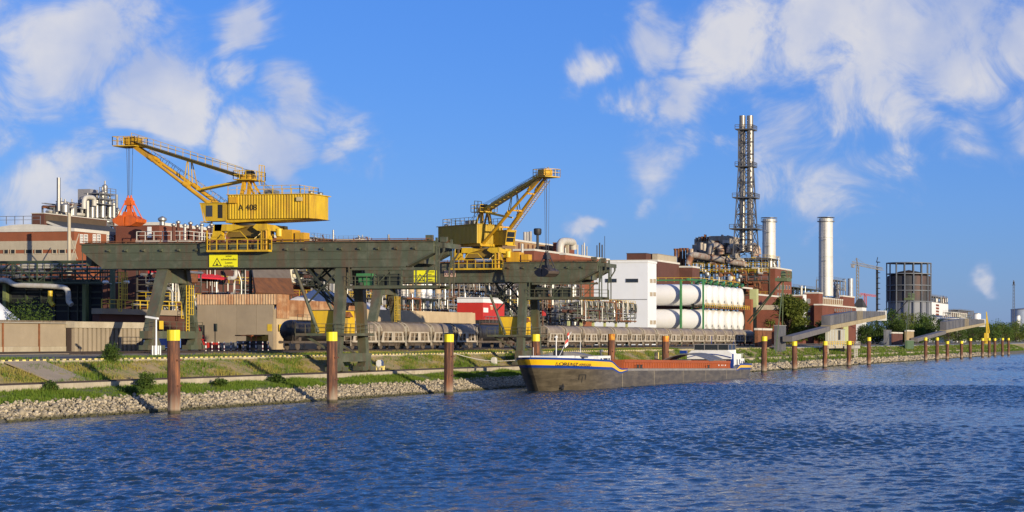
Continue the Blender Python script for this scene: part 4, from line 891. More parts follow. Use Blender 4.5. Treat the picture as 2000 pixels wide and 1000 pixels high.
# ================================================================== slewing cranes on top of the bridges
def slewer(s0, t0, ang, label, mark, house_m, lad=-1):
    z0 = 18.3; t = thing('slewing_crane', label, 'slewing crane', (s0, t0, z0)); ca, sa = math.cos(ang), math.sin(ang)
    xf = lambda p: Vector((ca * p.x - sa * p.y, sa * p.x + ca * p.y, p.z * .95))
    P = lambda n, mb, m=YEL, par=None, **k: part(n, mb, m, par or t, local=True, **k)
    # travelling carriage (aligned with the bridge)
    f = MB()
    for sx in (-1, 1):
        for sy in (-1, 1):
            x, y = sx * 1.98, sy * 3.1; f.hexa([(x - .4, y - .55, .5), (x + .4, y - .55, .5), (x + .4, y + .55, .5), (x - .4, y + .55, .5), (x - .4, y - .75 if sy > 0 else y - .3, 2.0), (x + .4, y - .75 if sy > 0 else y - .3, 2.0), (x + .4, y + .3 if sy > 0 else y + .75, 2.0), (x - .4, y + .3 if sy > 0 else y + .75, 2.0)])
    f.box(-2.36, 2.36, 2.2, 3.3, 1.25, 1.98); f.box(-2.36, 2.36, -3.3, -2.2, 1.25, 1.98)
    for x in (-2.0, 2.0): f.prism([(3.3, 1.2), (3.3, 2.0), (1.0, 2.0), (-.6, 1.65), (1.2, 1.2)], 'x', x - .38, x + .38); f.prism([(-3.3, 1.2), (-3.3, 2.0), (-2.0, 2.0), (-1.6, 1.6), (-2.2, 1.2)], 'x', x - .37, x + .37)
    P('carriage_frame', f, sm=False)
    P('carriage_core', MB().box(-1.6, 1.6, -2.1, 2.1, .5, 1.95), mat('carriage_dark', (.20, .125, .02), .6, 0, .2), sm=False)
    for sx in (-1, 1):
        for sy in (-1, 1):
            w = P('wheel_box', MB().box(sx * 1.98 - .3, sx * 1.98 + .3, sy * 3.1 - .75, sy * 3.1 + .75, .16, .6), YEL, sm=False)
            for dy in (-.4, .4): P('wheel', MB().lathe([(.05, -.1), (.26, -.09), (.26, .09), (.05, .1)], (sx * 1.98, sy * 3.1 + dy, .26), 12, 'x'), BLACK, w)
    f = MB(); f.box(-3.6, -2.8, -4.3, 3.6, -1.35, -1.12); P('side_platform', f, sm=False)
    f = MB().rail([(-2.85, -4.3, -1.12), (-3.6, -4.3, -1.12), (-3.6, 3.6, -1.12), (-2.85, 3.6, -1.12)], 1.25, .045, 1.35)
    for y in (-4.25, -3.4, 3.55): f.bar((-3.55, y, -1.2), (-3.55, y, 1.2), .13)
    f.bar((-3.55, -4.25, 1.2), (-3.55, -3.4, 1.2), .13)
    for a, b in (((-3.4, -1.6, .1), (-3.4, -.6, 1.1)), ((-3.4, 1.6, .1), (-3.4, .9, 1.1)), ((-3.4, -.6, 1.1), (-3.4, .9, 1.1)), ((-3.4, -2.2, .0), (-2.5, -3.2, 1.3))): f.bar(a, b, .08)
    P('side_railing', f)
    f = MB(); f.box(-2.3, -.4, -6.6, -4.6, -.15, 1.3); f.box(-2.2, -.8, -8.0, -6.9, -.15, .95); f.tube((-2.9, -3.5, -1.1), (-2.9, -3.5, 1.3), .3, 10); P('drive_unit', f, YEL2, sm=False)
    f = MB(); f.tube((-2.2, -4.9, .5), (-2.2, -4.9, 1.4), .4, 10); P('cable_drum', f, PYEL)
    P('slewing_ring', MB().lathe([(1.75, 1.95), (1.75, 2.1), (1.5, 2.12), (1.5, 2.3)], (0, 0, 0), 28), BLACK)
    # revolving house
    f = MB(xf); f.hexa([(-7.6, -1.3, 2.6), (2.2, -1.9, 2.31), (2.2, 1.9, 2.31), (-7.6, 1.3, 2.6), (-9.3, -1.9, 2.75), (2.0, -1.95, 2.75), (2.0, 1.95, 2.75), (-9.3, 1.9, 2.75)]); P('turntable', f, YEL, sm=False)
    hz0, hz1 = 2.78, 5.75; L0, L1 = -8.8, 1.7; W = 2.15
    f = MB(xf); vs = []; out = []
    # corrugated cladding: trapezoid profile all round
    def corr(p, q, n, d=.07):
        p = Vector((*p, 0)); q = Vector((*q, 0)); dr = (q - p); nn = Vector((dr.y, -dr.x, 0)).normalized(); r = []
        for i in range(n):
            for u, o in ((.0, 0), (.42, 0), (.55, d), (.9, d)): c = p + dr * ((i + u) / n) + nn * o; r.append((c.x, c.y))
        return r
    loop = corr((L0, -W), (L1, -W), 30) + corr((L1, -W), (L1, W), 11) + corr((L1, W), (L0, W), 30) + [(L0, W), (L0 - .15, W * .6), (L0 - .15, -W * .6), (L0, -W)][0:4]
    f.prism(loop, 'z', hz0, hz1); hs = P('machine_house', f, house_m, sm=False)
    P('house_roof', MB(xf).prism([(L0 - .3, -W - .15), (L1 + .15, -W - .15), (L1 + .15, W + .15), (L0 - .3, W + .15)], 'z', hz1 + .003, hz1 + .1), house_m, hs, sm=False)
    f = MB(xf); f.box(-7.9, -7.2, W + .1, W + .3, 4.9, 5.4); P('louvre', f, mat('louvre', (.5, .4, .2), .6), hs, sm=False)
    f = MB(xf); f.box(.4, 1.4, W + .1, W + .35, 4.75, 5.5); P('louvre', f, YEL2, hs, sm=False)
    f = MB(xf).rail([(L1, W, hz1 + .1), (-7.5, W, hz1 + .1), (-7.5, -W, hz1 + .1), (L1, -W, hz1 + .1)], 1.05, .03, 1.2); P('roof_railing', f, YEL)
    f = MB(xf); f.lathe([(.3, 0), (.3, .3), (.4, .32), (0, .45)], (-8.2, .8, hz1 + .1), 10); f.lathe([(.3, 0), (.3, .3), (.4, .32), (0, .45)], (-8.4, -1, hz1 + .1), 10); f.box(-3, -1.8, -1.2, .2, hz1 + .1, hz1 + .8); P('roof_vent', f, STEEL, hs)
    if mark:
        d = Vector((-1, 0, 0)); text_part('lettering', mark, 1.0, xf(Vector((-.9, W + .09, 4.15))), xf(d), (0, 0, 1), SIGNK, hs, local=True)
    # cab
    cb = P('cab', MB(xf).hexa([(1.9, .55, 2.55), (4.6, .55, 2.55), (4.6, W, 2.55), (1.9, W, 2.55), (1.9, .55, 4.75), (5.2, .55, 4.75), (5.2, W, 4.75), (1.9, W, 4.75)]), YEL, sm=False)
    P('cab_roof', MB(xf).prism([(1.8, .45), (5.35, .45), (5.35, W + .1), (1.8, W + .1)], 'z', 4.753, 4.85), YEL, cb, sm=False)
    P('windscreen', MB(xf).hexa([(4.68, .75, 3.0), (4.76, .75, 3.0), (4.76, W - .15, 3.0), (4.68, W - .15, 3.0), (5.1, .75, 4.55), (5.2, .75, 4.55), (5.2, W - .15, 4.55), (5.1, W - .15, 4.55)]), GLASS, cb, sm=False)
    P('side_window', MB(xf).box(3.7, 4.55, W + .003, W + .03, 3.1, 4.5), GLASS, cb, sm=False); P('side_window', MB(xf).box(2.4, 3.0, W + .003, W + .03, 2.9, 4.6), DARK, cb, sm=False)
    f = MB(xf); f.box(4.6, 5.3, .6, W, 2.4, 2.5); f.bar((5.25, .6, 4.75), (4.75, .6, 2.5), .1); f.bar((5.25, W, 4.75), (4.75, W, 2.5), .1); f.bar((5.0, .6, 3.7), (5.0, W, 3.7), .08); P('cab_frame', f, YEL, cb)
    xb = lambda p: xf(Vector((p.x * .83, p.y, p.z * .965)))
    # luffing boom
    HX, HZ = 18.6, 13.0
    for sg in (-1, 1):
        f = MB(xb); f.tube((1.6, sg * 1.35, 2.4), (9.4, sg * 1.0, 7.35), .27, 12); f.tube((9.4, sg * 1.0, 7.35), (15.5, sg * .62, 11.15), .24, 12, .2); f.bar((15.4, sg * .6, 11.15), (HX, sg * .35, HZ), .4, .55, .3, .4); f.tube((9.0, sg * 1.0, 7.2), (9.8, sg * 1.0, 7.7), .36, 12); f.tube((15.0, sg * .65, 10.9), (15.6, sg * .6, 11.3), .32, 12)
        P('boom_strut', f, YEL2)
    for u in (.28, .52, .76): x = 1.6 + 17 * u; z = 2.5 + 10.4 * u; w = 1.4 - 1.0 * u; P('boom_cross_tie', MB(xb).bar((x, -w, z), (x, w, z), .25), YEL2)
    tie = MB(xb); a, b = Vector((.6, 0, 8.35)), Vector((18.2, 0, 13.25))
    for sg in (-1, 1): tie.bar(a + Vector((0, sg * .5, 0)), b + Vector((0, sg * .3, 0)), .22, .42)
    for k in range(14): p = a.lerp(b, (k + .5) / 14); tie.bar(p + Vector((0, -.5, 0)), p + Vector((0, .5, 0)), .1)
    P('boom_tie', tie, YEL)
    f = MB(xb); f.bar(a + Vector((0, .75, .25)), b + Vector((0, .6, .2)), .6, .06); P('boom_walkway', f, mat('grating', (.12, .10, .05), .7), sm=False)
    f = MB(xb).rail([a + Vector((0, 1.0, .3)), b + Vector((0, .9, .25))], 1.0, .03, 1.25); P('boom_railing', f, YEL)
    f = MB(xb)
    for sg in (-1, 1): f.bar((9.0, sg * .9, 7.2), (9.6, sg * .4, 10.8), .10); f.bar((9.9, sg * .9, 7.8), (9.7, sg * .4, 10.8), .10)
    f.bar((8.2, .5, 6.9), (.9, .5, 8.05), .16, .22); f.bar((8.2, -.5, 6.9), (.9, -.5, 8.05), .16, .22); P('boom_stay', f, YEL)
    # access ladder along the boom
    f = MB(xb); A_, B_ = Vector((3.2, lad * 2.3, 3.4)), Vector((18.0, lad * 1.3, 12.4)); up = Vector((-.35, 0, .55))
    for o in (Vector((0, 0, 0)), Vector((0, -.55, 0))): f.bar(A_ + o, B_ + o, .07); f.bar(A_ + o + up, B_ + o + up, .05)
    for k in range(34): p = A_.lerp(B_, (k + .5) / 34); f.bar(p, p + Vector((0, -.55, 0)), .05); (f.bar(p, p + up, .04), f.bar(p + Vector((0, -.55, 0)), p + Vector((0, -.55, 0)) + up, .04)) if k % 2 == 0 else None
    P('boom_ladder', f, YEL)
    # mast with head platform
    f = MB(xb)
    for sg in (-1, 1): f.bar((1.0, sg * .8, hz1 - .2), (.5, sg * .55, 8.4), .45, .4); f.bar((-1.2, sg * .8, hz1 + .05), (.3, sg * .55, 8.3), .22, .22)
    f.box(-.3, 1.3, -.8, .8, 8.15, 8.75); P('mast', f, YEL2, sm=False)
    f = MB(xb); f.box(-1.2, 1.7, -1.5, 1.5, 8.02, 8.12); P('mast_platform', f, YEL, sm=False)
    f = MB(xb).rail([(-1.2, -1.5, 8.12), (1.7, -1.5, 8.12), (1.7, 1.5, 8.12), (-1.2, 1.5, 8.12), (-1.2, -1.5, 8.12)], 1.1, .035, .9); f.rail([(-1.7, -.6, 7.4), (-1.7, .6, 7.4)], 2.6, .04, .6); P('mast_railing', f, YEL)
    f = MB(xb)
    for y in (-.45, -.15, .15, .45): f.lathe([(.12, -.07), (.5, -.06), (.5, .06), (.12, .07)], (.2, y, 8.95), 14, 'y')
    P('mast_sheave', f, BLACK)
    f = MB(xb)
    for y in (-.4, -.15, .15, .4): f.tube((-.2, y, 9.0), (-4.2, y * 2, hz1 + .1), .025, 5)
    for y in (-.3, 0, .3): f.tube((.3, y, 9.4), (18.3, y, 13.75), .022, 5)
    P('luffing_rope', f, ROPE)
    # head
    f = MB(xb); f.box(17.8, 19.6, -.75, .75, 13.05, 14.0); P('head_block', f, YEL2, sm=False)
    f = MB(xb); f.box(17.4, 20.9, -1.3, 1.3, 12.72, 12.86); P('head_platform', f, YEL, sm=False)
    f = MB(xb).rail([(17.4, -1.3, 12.86), (20.9, -1.3, 12.86), (20.9, 1.3, 12.86), (17.4, 1.3, 12.86), (17.4, -1.3, 12.86)], 1.15, .035, .9); P('head_railing', f, YEL)
    f = MB(xb)
    for y in (-.4, -.13, .13, .4): f.lathe([(.12, -.06), (.42, -.05), (.42, .05), (.12, .06)], (19.2, y, 13.1), 14, 'y')
    P('head_sheave', f, BLACK)
    return t, xf
CR1 = (s1_, 108.3); CR2 = (s2_ - .3, 102.6)
slewer(*CR1, R(90), 'yellow slewing crane lettered A 408 with its boom reaching inland', 'A 408', YEL)
YEL_SHADE = mat('crane_yellow_shade', (.46, .30, .014), .5, 0, .12, .5, (.25, .15, .02), .4)  # darker copy of the crane yellow, shade on this house put into colour
A2 = math.atan2(-.842, -.54)
slewer(*CR2, A2, 'yellow slewing crane with shade-darkened house and its boom swung out over the river', None, YEL_SHADE, 1)
def grab(c, ang, m, label, zr, tilt, m2=None):
    t = thing('clamshell_grab', label, 'grab', c, 'clamshell grabs'); ca, sa = math.cos(ang), math.sin(ang)
    xf = lambda p: Vector((ca * p.x - sa * p.y, sa * p.x + ca * p.y, p.z)); P = lambda n, mb, mm=m, **k: part(n, mb, mm, t, local=True, **k)
    f = MB(xf); f.box(-.45, .45, -.35, .35, 2.55, 3.15); f.box(-.28, .28, -.3, .3, 3.15, 3.45); f.tube((-.2, 0, 3.4), (-.2, 0, 3.75), .1, 8); f.tube((.2, 0, 3.4), (.2, 0, 3.75), .1, 8); P('head_block', f, sm=False)
    P('guide_column', MB(xf).box(-.22, .22, -.2, .2, 1.5, 2.6), BLACK if m is not ORANGE else m, sm=False)
    P('bottom_beam', MB(xf).prism([(-.75, 1.15), (.75, 1.15), (.5, 1.75), (-.5, 1.75)], 'y', -.5, .5), sm=False)
    for sg in (-1, 1):
        f = MB(xf)
        for y in (-.55, .55): f.tube((sg * .4, y * .6, 2.85), (sg * 1.42, y, .75), .07, 8)
        P('arm', f)
        f = MB(xf); w = .95
        pr = [(sg * .04, 0 + tilt), (sg * .75, .02 + tilt), (sg * 1.5, .45), (sg * 1.6, .8), (sg * .55, 1.3), (sg * .12, 1.15)]
        if sg < 0: pr = pr[::-1]
        f.prism(pr, 'y', -w, w); P('shell', f, m2 or m, sm=False)
        P('shell_rib', MB(xf).prism([(p[0] * 1.02, p[1]) for p in pr], 'y', -w - .06, -w + .02), sm=False); P('shell_rib', MB(xf).prism([(p[0] * 1.02, p[1]) for p in pr], 'y', w - .02, w + .06), sm=False)
    f = MB()
    for a, b in ((-.3, -.1), (.3, -.1), (-.2, .15), (.2, .15)):
        q = xf(Vector((a * .7, b, 3.7))); e = xf(Vector((a, b * 2, 0))); f.tube(q, (e.x, e.y, zr - c[2]), .028, 5)
    P('hoist_rope', f, ROPE)
    return t
grab((CR1[0], CR1[1] + 15.94, 20.35), R(90), ORANGE, 'orange clamshell grab hanging from the lettered yellow crane', 18.3 + 12.0, 0)
hx, hy = CR2[0] - .54 * 15.94, CR2[1] - .842 * 15.94
pz = 6.5 + (664.5 - 541) / FPX * depth(hx, hy)
grab((hx, hy, pz), R(60), mat('grab_dark', (.035, .034, .04), .55, .2, .3, 1.2), 'dark steel clamshell grab hanging in front of the green girder', 18.3 + 12.0, .0, mat('grab_worn', (.10, .075, .06), .5, .3, .3, 1.5))
# ================================================================== walls, bunkers and buildings
def bpx(xl, xc, xr, yt, t):
    c = at(xc, yt, t); return c.x, at(xr, yt, t).x, t, at_s(xl, yt, c.x).y, c.z
def building(name, label, px, t, wm_, trim=TRIM, roof=ROOFG, zb=None, cat='building', th=.28, over=.12):
    s0, s1, t0, t1, z1 = bpx(*px, t); zb = ground_z(t) - .1 if zb is None else zb
    o = thing(name, label, cat, ((s0 + s1) / 2, (t0 + t1) / 2, zb)); o['dim'] = [s0, s1, t0, t1, zb, z1]
    part('wall', MB().box(s0, s1, t0, t1, zb, z1), wm_, o, sm=False)
    part('roof', MB().box(s0 - over, s1 + over, t0 - over, t1 + over, z1 + .003, z1 + th * .5), roof, o, sm=False)
    if trim: part('parapet', MB().box(s0 - over - .02, s1 + over + .02, t0 - over - .02, t0 - over + .2, z1 - th * .8, z1 + th).box(s0 - over - .02, s0 - over + .2, t0 - over + .2, t1 + over, z1 - th * .8, z1 + th), trim, o, sm=False)
    return o
def win(o, face, x0, x1, y0, y1, nx=2, ny=2, frame=WHITE, pane=GLASS, fw=.1):
    """window given by its corners in the photograph on a wall plane; face 's' (upstream wall) or 't' (river wall)"""
    s0, s1, t0, t1, zb, z1 = o['dim']
    if face == 't': a = at(x0, y0, t0); b = at(x1, y1, t0); b.z = at(x0, y1, t0).z; u0, u1 = a.x, b.x; mk = lambda u, d, z: (u, t0 - d, z)
    else: a = at_s(x0, y0, s0); b = at_s(x1, y1, s0); u0, u1 = a.y, b.y; mk = lambda u, d, z: (s0 - d, u, z)
    u0, u1 = sorted((u0, u1)); za, zc = sorted((a.z, b.z))
    def bx_(mb, ua, ub, da, db, z0, z_): 
        p = mk(ua, da, z0); q = mk(ub, db, z_); mb.box(min(p[0], q[0]), max(p[0], q[0]), min(p[1], q[1]), max(p[1], q[1]), z0, z_)
    f = MB(); bx_(f, u0, u1, .0, .05, za, zc); w = part('window', f, pane, o, sm=False)
    f = MB()
    for i in range(nx + 1): u = u0 + (u1 - u0) * i / nx; bx_(f, u - fw / 2, u + fw / 2, .03, .12, za - fw / 2, zc + fw / 2)
    for j in range(ny + 1): z = za + (zc - za) * j / ny; bx_(f, u0 + fw / 2, u1 - fw / 2, .035, .115, z - fw / 2, z + fw / 2)
    part('frame', f, frame, w, sm=False); return w
def face_band(o, face, x0, x1, y0, y1, m, name='band', d=.06):
    s0, s1, t0, t1, zb, z1 = o['dim']
    if face == 't': a = at(x0, y0, t0); b = at(x1, y1, t0); b.z = at(x0, y1, t0).z; mb = MB().box(min(a.x, b.x), max(a.x, b.x), t0 - d, t0 + .02, min(a.z, b.z), max(a.z, b.z))
    else: a = at_s(x0, y0, s0); b = at_s(x1, y1, s0); mb = MB().box(s0 - d, s0 + .02, min(a.y, b.y), max(a.y, b.y), min(a.z, b.z), max(a.z, b.z))
    return part(name, mb, m, o, sm=False)

# ---- process plant generator: steel frame, platforms, pipes and vessels
PIPES = [PIPEW, SILV, STEEL, RUST, STEEL, SILV, BRICKD]
def plant(name, label, s0, s1, t0, t1, z0, z1, seed, bay=4.0, floor=3.6, fm=DKG, pipes=10, vessels=4, rails=PYEL, vm=None, mesh_=.18, group=None, cat='process plant'):
    r = random.Random(seed); o = thing(name, label, cat, ((s0 + s1) / 2, (t0 + t1) / 2, z0), group)
    nx = max(1, round((s1 - s0) / bay)); ny = max(1, round((t1 - t0) / bay)); nz = max(1, round((z1 - z0) / floor))
    X = [s0 + (s1 - s0) * i / nx for i in range(nx + 1)]; Y = [t0 + (t1 - t0) * i / ny for i in range(ny + 1)]; Z = [z0 + (z1 - z0) * i / nz for i in range(nz + 1)]
    for i, x in enumerate(X):
        f = MB()
        for y in Y: f.bar((x, y, z0), (x, y, z1), mesh_ * 1.3)
        for z in Z[1:]: f.bar((x, t0, z), (x, t1, z), mesh_)
        if r.random() < .6: k = r.randrange(nz); f.bar((x, t0, Z[k]), (x, t1, Z[k + 1]), mesh_ * .7)
        part('steel_frame', f, fm, o)
    for k, z in enumerate(Z[1:]):
        f = MB()
        for y in Y: f.bar((s0, y, z), (s1, y, z), mesh_)
        for i in range(nx):
            if r.random() < .4: f.bar((X[i], t0, Z[k]), (X[i + 1], t0, z), mesh_ * .6)
        part('floor_beam', f, fm, o)
        if r.random() < .8:
            part('platform', MB().box(s0, s1, t0 + .1, t0 + (t1 - t0) * r.uniform(.4, 1), z + .1, z + .16), DKG, o, sm=False)
            part('railing', MB().rail([(s0, t1, z + .1), (s0, t0 - .1, z + .1), (s1, t0 - .1, z + .1)], 1.1, .035, 1.6), rails if r.random() < .5 else STEEL, o)
    for i in range(pipes):
        m = r.choice(PIPES); rad = r.choice([.08, .1, .14, .2, .3]); z = r.uniform(z0 + .5, z1 + .6); y = r.uniform(t0 - .2, t1); pts = [(s0 - r.uniform(0, 1.5), y, z)]
        x = s0
        while x < s1:
            x += r.uniform(2, 8)
            q = r.random(); pts.append((min(x, s1), y, z))
            if q < .35: z = max(z0 + .4, min(z1 + .6, z + r.uniform(-3.5, 3.5))); pts.append((min(x, s1), y, z))
            elif q < .6: y = max(t0 - .3, min(t1, y + r.uniform(-3, 3))); pts.append((min(x, s1), y, z))
        part('pipe', MB().path(pts, rad, 7, rad * 2), m, o)
    for i in range(pipes // 2):
        m = r.choice(PIPES); rad = r.choice([.08, .12, .18]); x = r.uniform(s0, s1); y = t0 - r.uniform(.05, .4); z = r.uniform(z0, z1 - 2)
        part('pipe', MB().path([(x, y, z), (x, y, min(z1 + 1, z + r.uniform(2, 7))), (x + r.uniform(-2, 2), y + r.uniform(0, 1.5), min(z1 + 1, z + r.uniform(5, 7)))], rad, 7, rad * 2), m, o)
    for i in range(vessels):
        m = vm or r.choice([SILV, SILV, PIPEW, STEEL, RUST]); rad = r.uniform(.6, 1.25); k = r.randrange(nz); x = r.uniform(s0 + 1, s1 - 1); y = r.uniform(t0 + .6, max(t0 + .7, (t0 + t1) / 2)); hgt = r.uniform(1.8, 4.2)
        part('vessel', MB().lathe([(.0, 0), (rad * .7, .1), (rad, .4), (rad, hgt - .4), (rad * .7, hgt - .1), (.12, hgt), (.12, hgt + .6)], (x, y, Z[k] + .2), 14), m, o)
    return o
def stack(name, label, x, ytop, ybot, t, rpx, m, group=None, ring=False, cat='chimney'):
    c = at(x, ytop, t); b = at(x, ybot, t); r = rpx * depth(c.x, t) / FPX
    o = thing(name, label, cat, (c.x, t, b.z), group)
    part('shaft', MB().lathe([(r * 1.03, b.z), (r, b.z + (c.z - b.z) * .5), (r * .98, c.z), (r * .8, c.z), (r * .8, c.z - 1)], (c.x, t, 0), 24), m, o)
    if ring:
        part('platform_ring', MB().lathe([(r * 1.0, 0), (r * 1.22, 0), (r * 1.22, .25), (r * 1.0, .25)], (c.x, t, c.z - r * .45), 24), STEEL, o)
        f = MB()
        for k in range(14): an = k * 2 * math.pi / 14; f.bar((c.x + math.cos(an) * r * 1.2, t + math.sin(an) * r * 1.2, c.z - r * .4), (c.x + math.cos(an) * r * 1.2, t + math.sin(an) * r * 1.2, c.z + .5), .06)
        f.lathe([(r * 1.18, .45), (r * 1.22, .45), (r * 1.22, .55), (r * 1.18, .55)], (c.x, t, c.z), 24); part('ring_railing', f, STEEL, o)
        f = MB(); x0 = c.x - r * 1.0; 
        f.bar((x0 - .25, t, b.z), (x0 - .25, t, c.z), .1); f.bar((x0 - .25, t - .5, b.z), (x0 - .25, t - .5, c.z), .1)
        for k in range(int((c.z - b.z) / 1.2)): f.bar((x0 - .25, t, b.z + k * 1.2), (x0 - .25, t - .5, b.z + k * 1.2), .06)
        for z in (.45, .72): zz = b.z + (c.z - b.z) * z; f.box(x0 - .9, x0, t - .8, t + .3, zz, zz + .12)
        part('ladder', f, STEEL, o)
        for u in (.25, .5, .75): part('seam_band', MB().lathe([(r * 1.012, 0), (r * 1.03, .05), (r * 1.03, .25), (r * 1.012, .3)], (c.x, t, b.z + (c.z - b.z) * u), 24), m, o)
    return o

# ---- low quay wall on the left
z_ = ground_z(128) - .1
lw = thing('quay_wall', 'low tan concrete wall of flat panels beside the quay road', 'wall', (at(70, 650, 128).x, 128, z_))
ed = [at(x, 650, 128).x for x in (-90, 4, 75, 142)]; zt = at(70, 632, 128).z; zp = at(70, 677, 128).z
for a, b in zip(ed, ed[1:]):
    part('panel', MB().box(a + .12, b - .12, 127.95, 128.3, zp + .01, zt), CONC, lw, sm=False); part('plinth', MB().box(a + .1, b - .1, 127.88, 128.35, z_, zp), CONCL, lw, sm=False)
for a in ed[1:3]: part('post', MB().box(a - .11, a + .11, 127.85, 128.3, z_, zt + .15), RUST, lw, sm=False)
part('coping', MB().box(ed[0], ed[3], 127.8, 128.5, zt + .003, zt + .35), mat('wall_coping', (.13, .10, .07), .9, 0, .3, .8, (.28, .22, .15), .5), lw, sm=False)
part('top_rail', MB().bar((ed[0], 127.7, zt + .1), (ed[3] + 1, 127.7, zt + .1), .06), PIPEW, lw)
rw = thing('ribbed_wall', 'tan concrete retaining wall with close vertical ribs beneath the bridge crane', 'wall', (at(215, 650, 127).x, 127, z_))
a0, a1 = at(142, 650, 127).x, at(287, 650, 127).x; zt = at(215, 629, 127).z; zc = at(215, 641, 127).z
part('back_panel', MB().box(a0, a1, 127.25, 127.8, z_, zc), mat('rib_gap_shade', (.045, .028, .022), .9), rw, sm=False)  # dark panel colour deepens the shade in the gaps between ribs
part('cap_beam', MB().box(a0 - .1, a1, 126.7, 127.9, zc + .003, zt), CONCL, rw, sm=False)
nR = 17; rm = MB().box(-.42, .42, -.36, .24, 0, zc - z_).mesh('rib'); rm.materials.append(CONC)
for i in range(nR):
    o = bpy.data.objects.new('rib', rm); COL.objects.link(o); o.parent = rw; xx = a0 + (a1 - a0) * (i + .5) / nR
    k = (a1 - a0) / nR * .64 / .84; o.location = (xx - rw.location.x, 127.2 - 127, 0); o.scale = (k, 1 - .03 * (i % 3), 1)
# ---- concrete bunker
s0b, s1b, _, t1b, zb1 = bpx(385, 540, 928, 582, 126); zg = ground_z(126) - .1
bk = thing('bulk_bunker', 'tall tan concrete storage bunker with rusty sheet rim behind the train', 'bunker', ((s0b + s1b) / 2, 128, zg)); 
for i in range(4):
    ya = 126 + (t1b - 126) * i / 4; yb = 126 + (t1b - 126) * (i + 1) / 4; part('end_panel', MB().box(s0b, s0b + .5, ya + (.55 if i == 0 else .015), yb - .015, zg, zb1 - .1 + .25 * i / 4), CONC, bk, sm=False)
n = 9
CONCW = mat('bunker_wall', (.50, .38, .23), .9, 0, .14, .3, (.32, .23, .14), .5, .15, sscale=(.8, .8, .06), patch=(.38, .27, .16), pamt=.5)
for i in range(n):
    xa = s0b + (s1b - s0b) * i / n; xb = s0b + (s1b - s0b) * (i + 1) / n; part('side_panel', MB().hexa([(xa + .02, 126 - .25, zg), (xb - .02, 126 - .25, zg), (xb - .02, 126.5, zg), (xa + .02, 126.5, zg), (xa + .02, 126, zb1 - 1.1), (xb - .02, 126, zb1 - 1.1), (xb - .02, 126.5, zb1 - 1.1), (xa + .02, 126.5, zb1 - 1.1)]) if i > 0 else MB().box(xa, xb - .02, 126, 126.5, zg, zb1 - 1.6), CONCW, bk, sm=False)
part('end_wall', MB().box(s1b - .5, s1b, 126.52, 140, zg, zb1 - 1.0), CONCW, bk, sm=False); part('back_wall', MB().box(s0b + .5, s1b, 143, 143.5, zg, zb1 - 1.5), CONC, bk, sm=False)
f = MB(); 
def corrug(mb, a, b, axis, c, d, z0, z1, n):
    pr = []
    for i in range(n):
        for u, q in ((0, 0), (.45, 0), (.55, d), (.95, d)): pr.append((a + (b - a) * (i + u) / n, c - q))
    pr += [(b, c + .08), (a, c + .08)]
    if axis == 'y': pr = [(p[1], p[0]) for p in pr]
    mb.prism(pr, 'z', z0, z1)
corrug(f, 126, t1b, 'y', s0b - .05, .06, zb1 - .9, zb1 + .55, 30); part('rim_sheet', f, mat('rim_tan', (.50, .34, .20), .85, 0, .2, .6, (.28, .1, .035), .75, sscale=(1, 1, .25)), bk, sm=False)
f = MB(); corrug(f, s0b - .04, at(563, 600, 126).x, 'x', 125.9, .06, zb1 - 2.9, zb1 + .55, 14); corrug(f, at(563, 600, 126).x + .05, at(705, 600, 126).x, 'x', 126, .06, zb1 - 2.6, zb1 - .2, 70); part('rim_sheet', f, RUSTL, bk, sm=False)
for x_, y_ in ((527, 640), (541, 640)):
    q = at_s(x_, y_, s0b) if x_ < 535 else at(x_, y_, 126); f = MB().box(q.x - .06, q.x - .01, q.y - .35, q.y + .35, q.z - .5, q.z + .5) if x_ < 535 else MB().box(q.x + .1, q.x + .8, 125.70, 125.74, q.z - .5, q.z + .5); part('hazard_plate', f, PYEL, bk, sm=False)
f = MB().box(s0b - .08, s0b - .02, at_s(400, 650, s0b).y, at_s(388, 650, s0b).y, zg, zg + 3.6); part('door_opening', f, DARK, bk, sm=False)
# bulk heap in the bunker
r2 = np.random.default_rng(8); HX, HY = np.meshgrid(np.linspace(s0b + 6, s1b - 4, 90), np.linspace(126.6, 142.9, 26)); 
u = (HX - s0b) / (s1b - s0b); ridge = 9.3 + 5.2 * np.exp(-((u - .42) / .22) ** 2) + 2.2 * np.exp(-((u - .70) / .12) ** 2); HZ_ = np.clip(ridge - np.abs(HY - 134.5) * .72 + .12 * np.sin(HX * 1.1 + HY) + .1 * np.sin(HY * 2.3 - HX * .6), 8.4, 20) - np.clip((u - .8) * 20, 0, 4)
o = grid_mesh('bulk_heap', HX, HY, HZ_, mat('bulk_grey', (.58, .56, .56), .95, 0, .12, .4, (.40, .38, .38), .5, .3, 3.), None); o['label'] = 'pale grey heap of bulk material piled in the concrete bunker'; o['category'] = 'heap'
# rusty hopper roof over the bunker
a, b, c, d = at(493, 526, 134), at(566, 526, 134), at(575, 575, 130.5), at(500, 571, 130.5)
mid = lambda p, q, k: p.lerp(q, k)
th_ = thing('loading_hopper', 'rusty sloping sheet hopper above the concrete bunker', 'hopper', (c.x, 134, zg))
def slab(p, q, r, s, d=.25): n = (q - p).cross(s - p).normalized() * d; return MB().hexa([p, q, r, s, p + n, q + n, r + n, s + n])
e1, e2 = mid(a, d, .36), mid(b, c, .36)
f = MB(); f.v += slab(a, b, e2, e1).v; f.f += slab(a, b, e2, e1).f; part('upper_sheet', f, mat('grey_sheet', (.16, .13, .10), .8, 0, .2, .6, (.1, .07, .05), .6), th_, sm=False)
part('lower_sheet', slab(e1, e2, c, d, .32), mat('rust_sheet', (.19, .07, .022), .9, 0, .3, .7, (.07, .03, .015), .8, sscale=(.9, .9, .2)), th_, sm=False)
f = MB()
